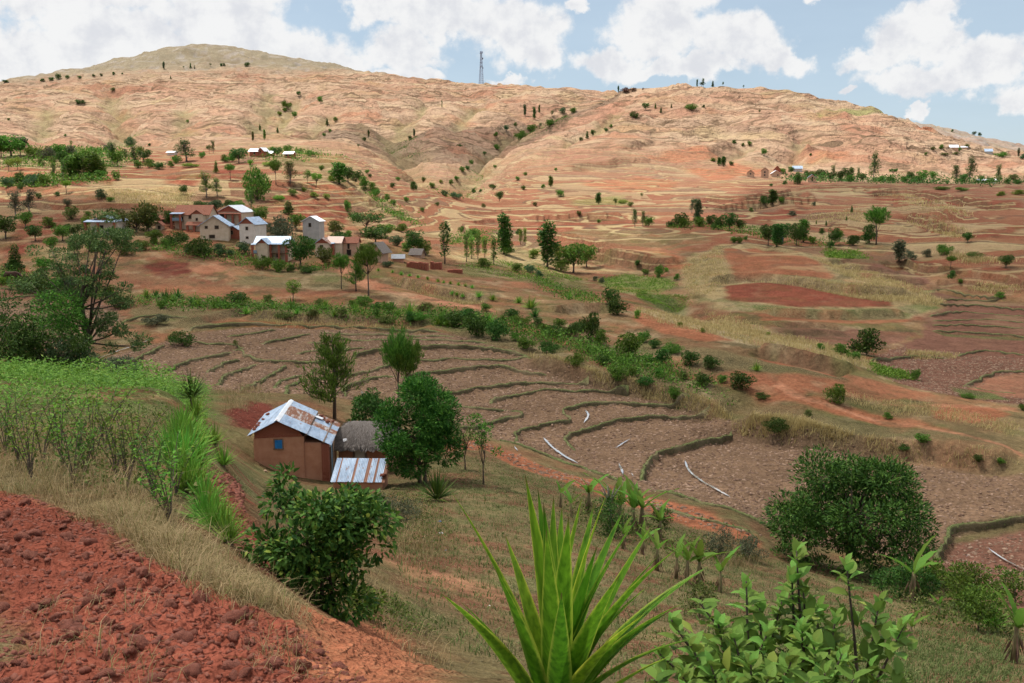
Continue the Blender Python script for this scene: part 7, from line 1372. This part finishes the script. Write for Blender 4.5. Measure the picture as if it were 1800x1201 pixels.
# ---- bananas
BAN = leaf_mat('banana_leaf', (.09, .20, .025), (.19, .33, .05), (.32, .38, .09), .4, .4, .4); DRYB = leaf_mat('dead_banana_leaf', (.12, .075, .045), (.27, .18, .11), None, .1, .9)
def banana_leaf(seed):
    r_ = np.random.default_rng(seed); k = 16; V = []; w0 = .105
    for j in range(k+1):
        q = j/k; x = q; z = -.30*q**2.2; w = w0*math.sin(math.pi*min(1, .12+q*.93))**.6 if q > .12 else .012; tl, tr_ = r_.uniform(.7, 1.05, 2)
        V += [(x+.02*r_.normal(), -w*tl, z+w*.30), (x, 0, z), (x+.02*r_.normal(), w*tr_, z+w*.30)]
    a = np.arange(k)*3; return mk_mesh('leaf', np.array(V), np.vstack([np.stack([a, a+1, a+4, a+3], 1), np.stack([a+1, a+2, a+5, a+4], 1)]), [BAN])
bl_ = [banana_leaf(i) for i in range(4)]
stem_b = MB().tube([(0, 0, -.1), (.01, 0, .25), (0, 0, .55)], [.06, .05, .028], 7).mesh('stem', soil_mat('banana_stem', (.16, .11, .06), (.24, .22, .10), 6, .8, .2, stretch=(3, 3, .4)), True)
BANANAS = [(1035, 41, 1.75, 'leftmost of the bananas above the paddy edge'), (1078, 40, 1.9, 'tall banana left of the dry tree stump'), (1090, 39.5, 1.6, 'short banana against the tall left one'), (1112, 38, 1.9, 'banana with drooping leaves, centre of the clump'), (1128, 38, 2.1, 'largest banana of the clump above the paddy'), (1160, 37.5, 1.5, 'single-stemmed banana at the right end of the clump'), (985, 41, 1.2, 'small banana above the big sisal tips'), (1004, 39, 1.0, 'yellow-leaved young banana left of the clump'), (1095, 33.5, 1.0, 'young banana below the clump'), (1130, 33, 1.0, 'two-leaved young banana below the clump'), (1155, 30, 1.3, 'upright young banana behind the sisal tips'), (1188, 29, 1.2, 'banana shoot left in the lower row'), (1208, 28.5, 1.35, 'middle banana of the lower row'), (1228, 28.5, 1.4, 'bright banana right in the lower row'), (1265, 28, 1.2, 'last banana of the lower row'), (1603, 33, 2.0, 'banana with a long torn leaf right of the mango'), (1650, 30, .6, 'tiny banana shoot on the bare right slope'), (1600, 22, .8, 'young banana low on the right slope'), (1782, 20, 1.5, 'banana with dead skirt in the bottom right corner')]
for k, (u, Y, h, lab) in enumerate(BANANAS):
    r_ = np.random.default_rng(300+k); t = link('banana_plant', None, None, at(u, Y), r_.uniform(0, 6), h, lab, 'banana plant', 'bananas on the slope'); link('stem', stem_b, t)
    for j in range(int(r_.integers(4, 7)) if h > 1.3 else int(r_.integers(3, 5))):
        el = r_.uniform(.6, 1.45); o = link('leaf', bl_[j % 4], t, (0, 0, .5), 0, r_.uniform(.5, .88)); o.rotation_euler = (r_.uniform(-.5, .5), -el, j*2.4 + r_.uniform(-.3, .3))
    n_ = 16; az = r_.uniform(0, 6.28, n_); Pb = np.column_stack([.04*np.cos(az), .04*np.sin(az), r_.uniform(.2, .48, n_)]); v, f = leafquads(Pb, np.column_stack([np.cos(az)*.4, np.sin(az)*.4, -np.ones(n_)]), np.column_stack([np.cos(az), np.sin(az), np.zeros(n_)]) + r_.normal(0, .3, (n_, 3)), r_.uniform(.2, .42, n_), r_.uniform(.025, .05, n_), .1)
    link('dead_leaves', mk_mesh('dead_leaves', v, f, [DRYB]), t)
tb = MB(); r_ = np.random.default_rng(5); tb.tube([(0, 0, -.1), (.03, 0, .7), (-.02, .02, 1.3)], [.07, .06, .045], 7)
for a in range(7): b_ = np.array([math.cos(a*.9)*.4, math.sin(a*.9)*.3, 1.9 + .15*math.sin(a*3)]); tb.tube([(-.02, .02, 1.1+.04*a), b_*np.array([.6, .6, .86]), b_], [.035, .025, .008], 5)
tb.build('dead_stump', PALEBARK, None, True, loc=at(1071, 36.5), label='bare pale dead tree stump among the bananas', cat='tree stump')

# ---- the big sisal in the foreground, leaf by leaf
def sisal_mat():
    m, nt, b = new_mat('big_sisal_leaf', .5, .2); N, L = nt.nodes, nt.links
    a = N.new('ShaderNodeVertexColor'); a.layer_name = 'margin'; sp = N.new('ShaderNodeSeparateColor'); L.new(a.outputs[0], sp.inputs[0]); oi = N.new('ShaderNodeObjectInfo')
    tc = N.new('ShaderNodeTexCoord'); n = N.new('ShaderNodeTexNoise'); n.inputs['Scale'].default_value = 9; n.inputs['Detail'].default_value = 5; mp = N.new('ShaderNodeMapping'); mp.inputs['Scale'].default_value = (6, 6, .5); L.new(tc.outputs['Object'], mp.inputs[0]); L.new(mp.outputs[0], n.inputs['Vector'])
    r = N.new('ShaderNodeValToRGB'); L.new(n.outputs[0], r.inputs[0]); r.color_ramp.elements[0].position = .3; r.color_ramp.elements[0].color = (.06, .17, .010, 1); r.color_ramp.elements[1].position = .7; r.color_ramp.elements[1].color = (.17, .38, .022, 1)
    ad = N.new('ShaderNodeMath'); ad.operation = 'MULTIPLY_ADD'; L.new(n.outputs[0], ad.inputs[0]); ad.inputs[1].default_value = .7; L.new(sp.outputs[0], ad.inputs[2])
    mr = N.new('ShaderNodeMapRange'); L.new(ad.outputs[0], mr.inputs[0]); mr.inputs[1].default_value = .85; mr.inputs[2].default_value = 1.25
    mx = N.new('ShaderNodeMix'); mx.data_type = 'RGBA'; L.new(mr.outputs[0], mx.inputs[0]); L.new(r.outputs[0], mx.inputs[6]); mx.inputs[7].default_value = (.40, .50, .06, 1)
    tip = N.new('ShaderNodeMix'); tip.data_type = 'RGBA'; L.new(sp.outputs[1], tip.inputs[0]); L.new(mx.outputs[2], tip.inputs[6]); tip.inputs[7].default_value = (.12, .06, .03, 1)
    hs = N.new('ShaderNodeHueSaturation'); L.new(tip.outputs[2], hs.inputs['Color']); mv = N.new('ShaderNodeMapRange'); L.new(oi.outputs['Random'], mv.inputs[0]); mv.inputs[3].default_value = .75; mv.inputs[4].default_value = 1.35; L.new(mv.outputs[0], hs.inputs['Value'])
    mh = N.new('ShaderNodeMapRange'); L.new(oi.outputs['Random'], mh.inputs[0]); mh.inputs[3].default_value = .515; mh.inputs[4].default_value = .47; L.new(mh.outputs[0], hs.inputs['Hue'])
    L.new(hs.outputs[0], b.inputs['Base Color']); t = N.new('ShaderNodeBsdfTranslucent'); L.new(hs.outputs[0], t.inputs[0]); ms = N.new('ShaderNodeMixShader'); ms.inputs[0].default_value = .4
    L.new(b.outputs[0], ms.inputs[1]); L.new(t.outputs[0], ms.inputs[2]); L.new(ms.outputs[0], N['Material Output'].inputs[0]); return m
SIS = sisal_mat()
AY = 3.5; dx, dy, dz = pdir(972, 1300); ac = np.array([dx/dy*AY, AY, dz/dy*AY + CAMZ]); acz = float(gz(ac[0], ac[1]))
agave = link('giant_sisal', None, None, (ac[0], ac[1], acz), label='giant spiky green sisal in the very front, bottom centre', cat='sisal plant')
core = ac - np.array([ac[0], ac[1], acz])
MB().tube([(0, 0, -.15), (0, 0, core[2]*.5), (0, 0, core[2]+.02)], [.11, .10, .06], 10).build('stem', BARK, agave, True)
def big_leaf(tip, wd, sag, seed, twist=0.0):
    r_ = np.random.default_rng(seed); d = tip - core; d0 = d/np.linalg.norm(d); rad = d*np.array([1, 1, 0]); s = np.cross(d0, np.array([0, 0, 1.0])); s = s/(np.linalg.norm(s)+1e-6)
    if np.linalg.norm(rad) < .12: s = np.array([1.0, .2*r_.normal(), 0])
    s = s + twist*np.cross(d0, s); s /= np.linalg.norm(s); nn = np.cross(s, d0)
    if nn[2] < 0: nn = -nn
    base = core + np.array([0, 0, r_.uniform(-.10, .03)]) + s*r_.normal(0, .012); k = 18; V, M = [], []; wd = max(wd, .066)*1.28
    for j in range(k+1):
        q = j/k; c = base + (tip-base)*q + nn*sag*4*q*(1-q)
        w = wd*(.62 + .38*math.sin(min(q/.42, 1)*math.pi/2)) if q < .42 else wd*(1-((q-.42)/.58)**1.35); w = max(w, .0015)
        for t, hgt, mgn in ((-.5, .30, 1), (-.38, .20, .55), (-.18, .05, 0), (0, 0, .12), (.18, .05, 0), (.38, .20, .55), (.5, .30, 1)):
            V.append(c + s*w*t + nn*w*hgt*(.9-.5*q)); M.append((mgn, 1.0 if q > .97 else 0.0, 0, 1))
    a = (np.arange(k)[:, None]*7 + np.arange(6)[None]).ravel(); me = mk_mesh('leaf', np.array(V), np.stack([a, a+1, a+8, a+7], 1), [SIS], True)
    at_ = me.color_attributes.new('margin', 'FLOAT_COLOR', 'POINT'); at_.data.foreach_set('color', np.array(M, np.float32).ravel()); return link('leaf', me, agave)
TIPS = [(787,877,-.35,.085,.05),(973,893,.25,.06,.02),(1045,905,.4,.06,.02),(955,905,-.3,.075,.01),(1098,915,.3,.065,.04),(923,857,-.10,.082,.02),(945,880,.15,.07,.02),(988,910,.35,.06,.03),(1025,890,.1,.08,.03),(1070,880,-.05,.08,.03),(1127,923,-.2,.075,.05),(1150,940,.1,.07,.05),(1167,990,-.3,.075,.06),(1199,980,-.5,.08,.07),(1140,1083,-.75,.085,.04),(773,1050,-.7,.05,.05),(803,1060,-.55,.05,.04),(887,960,.35,.06,.03),(987,1050,-.9,.07,.03),(1175,1085,.2,.06,.08),(1240,1010,.0,.07,.09),(1252,1000,.3,.06,.08),(1210,1065,-.55,.075,.08),(1000,930,-.5,.08,.02)]
for i, (u, v, dY, wd, sag) in enumerate(TIPS):
    v = v - (22 if v < 1000 else 8)
    Yt = AY + dY*.75; dx, dy, dz = pdir(u, v); big_leaf(np.array([dx/dy*Yt - ac[0], Yt - ac[1], dz/dy*Yt + CAMZ - acz]), wd, sag, i, random.uniform(-.35, .35))
for i, (u, v, dY, wd, sag) in enumerate([(960,930,-.65,.08,.01),(1050,960,-.2,.08,.03),(1090,1010,-.6,.085,.04),(870,1000,-.6,.07,.03),(1230,1120,-.3,.07,.06),(1190,1150,-.8,.08,.05),(1140,1030,.0,.075,.05),]):
    Yt = AY + dY*.75; dx, dy, dz = pdir(u, v); big_leaf(np.array([dx/dy*Yt - ac[0], Yt - ac[1], dz/dy*Yt + CAMZ - acz]), wd, sag, 60+i, random.uniform(-.35, .35))

# ---- round-leaved shrub, bottom right, with its leaves one by one
GLV = leaf_mat('round_leaf', (.09, .19, .03), (.24, .39, .075), (.40, .46, .09), .3, .55, .2)
def round_leaf(seed):
    r_ = np.random.default_rng(seed); V = [(0, 0, 0)]; n_ = 7
    for q in np.linspace(.08, .96, n_): w = .30*math.sin(math.pi*q**.85)**.75; V += [(q, -w, .10*w/.3 - .16*q*q + .02*r_.normal()), (q, 0, -.16*q*q), (q, w, .10*w/.3 - .16*q*q + .02*r_.normal())]
    V.append((1.03, 0, -.19)); Fq = [(0, 2, 1), (0, 3, 2)]
    for j in range(n_-1): b = 1+j*3; Fq += [(b, b+1, b+4, b+3), (b+1, b+2, b+5, b+4)]
    b = 1+(n_-1)*3; e = len(V)-1; Fq += [(b, b+1, e), (b+1, b+2, e)]; return mk_mesh('leaf', V, Fq, [GLV], True)
gl_ = [round_leaf(i) for i in range(5)]
gy = 4.7; g0 = at(1390, gy); guava = link('round_leaved_shrub', None, None, g0, label='near shrub with large round green leaves at bottom right', cat='shrub')
WH = [(1400,968,4.6),(1392,1012,4.6),(1412,1035,4.6),(1488,992,4.7),(1312,1022,4.5),(1262,1092,4.4),(1335,1062,4.6),(1375,1055,4.7),(1440,1065,4.7),(1545,1062,4.6),(1590,1098,4.4),(1180,1090,4.3),(1215,1135,4.2),(1290,1120,4.3),(1350,1110,4.3),(1410,1100,4.4),(1470,1085,4.6),(1430,1130,4.2),(1480,1150,4.3),(1160,1150,4.2),(1250,1170,4.1),(1320,1170,4.1),(1390,1165,4.1),(1450,1185,4.1),(1200,1190,4.0),(1530,1175,4.5),(1350,1195,4.0),(1280,1195,4.0),(1150,1195,4.1),(1500,1195,4.2),(1230,1060,4.6),(1420,1200,4.0)]
br = MB(); hub = [np.array([x, y, .25]) for x, y in ((-.25, 0), (.1, .05), (.35, .02))]; nleaf = 0; rest_P, rest_D = [], []
for k, (u, v, Y_) in enumerate(WH):
    dx, dy, dz = pdir(u, v); q = np.array([dx/dy*Y_, Y_, dz/dy*Y_ + CAMZ]) - g0; r_ = np.random.default_rng(400+k); h_ = hub[np.argmin([abs(q[0]-b_[0]) for b_ in hub])]
    mid_ = h_*.45 + q*.55 + r_.normal(0, .03, 3) + np.array([0, 0, -.04]); br.tube([h_ - np.array([0, 0, .4]), h_, mid_, q], [.016, .013, .008, .004], 5)
    axis = unit(q - mid_ + np.array([0, 0, .12]))
    for j in range(11):
        t_ = j/11; pos = q - axis*t_*.20 + r_.normal(0, .004, 3); az = j*2.4 + r_.uniform(-.4, .4); el = 1.15 - 1.0*t_ + r_.normal(0, .15)
        if nleaf < 300:
            o = link('leaf', gl_[r_.integers(5)], guava, pos, 0, r_.uniform(.07, .115)*(.72 if j < 2 else 1)); o.rotation_euler = (r_.uniform(-.35, .35), -el, az); nleaf += 1
        else: rest_P.append(pos); rest_D.append((math.cos(az), math.sin(az), .4))
    for j in range(14): rest_P.append(h_ + (q-h_)*r_.uniform(.45, .85) + r_.normal(0, .05, 3)); rest_D.append(r_.normal(0, 1, 3) + np.array([0, 0, .3]))
br.build('branches', BARK, guava, True)
v, f = leafhex(np.array(rest_P), np.array(rest_D), np.tile([0, 0, 1.0], (len(rest_P), 1)) + rng.normal(0, .3, (len(rest_P), 3)), rng.uniform(.08, .12, len(rest_P)), rng.uniform(.055, .075, len(rest_P))); link('inner_leaves', mk_mesh('inner_leaves', v, f, [GLV]), guava)
# ---- odd bits on the slope
for k, (u, v, s_, nm, lab, mt) in enumerate([(466, 829, 7, 'stone', 'pale stone at the front corner of the mud house', MUD2), (776, 938, 9, 'stone', 'grey stone in the scrub below the pen', GREYP), (773, 917, 6, 'plastic_scrap', 'dark blue plastic scrap caught in the scrub', BLUE), (783, 968, 4, 'plastic_scrap', 'small bluish scrap lower in the scrub', BLUEG), (1278, 985, 10, 'stone', 'rounded brown stone under the grey-green shrub', MUD2), (860, 1065, 5, 'stone', 'small pale stone beside the slope path', WHITE)]):
    p = hit(u, v); r_ = px2m(s_, p[1])*.6; link(nm, mk_mesh(nm, *lump(90+k, 1, .25), [mt], True), None, p, k, r_, lab, 'stone' if nm == 'stone' else 'plastic scrap')
print('near plants', round(time.time()-T0, 1), len(bpy.data.objects))
print('total', round(time.time()-T0, 1))
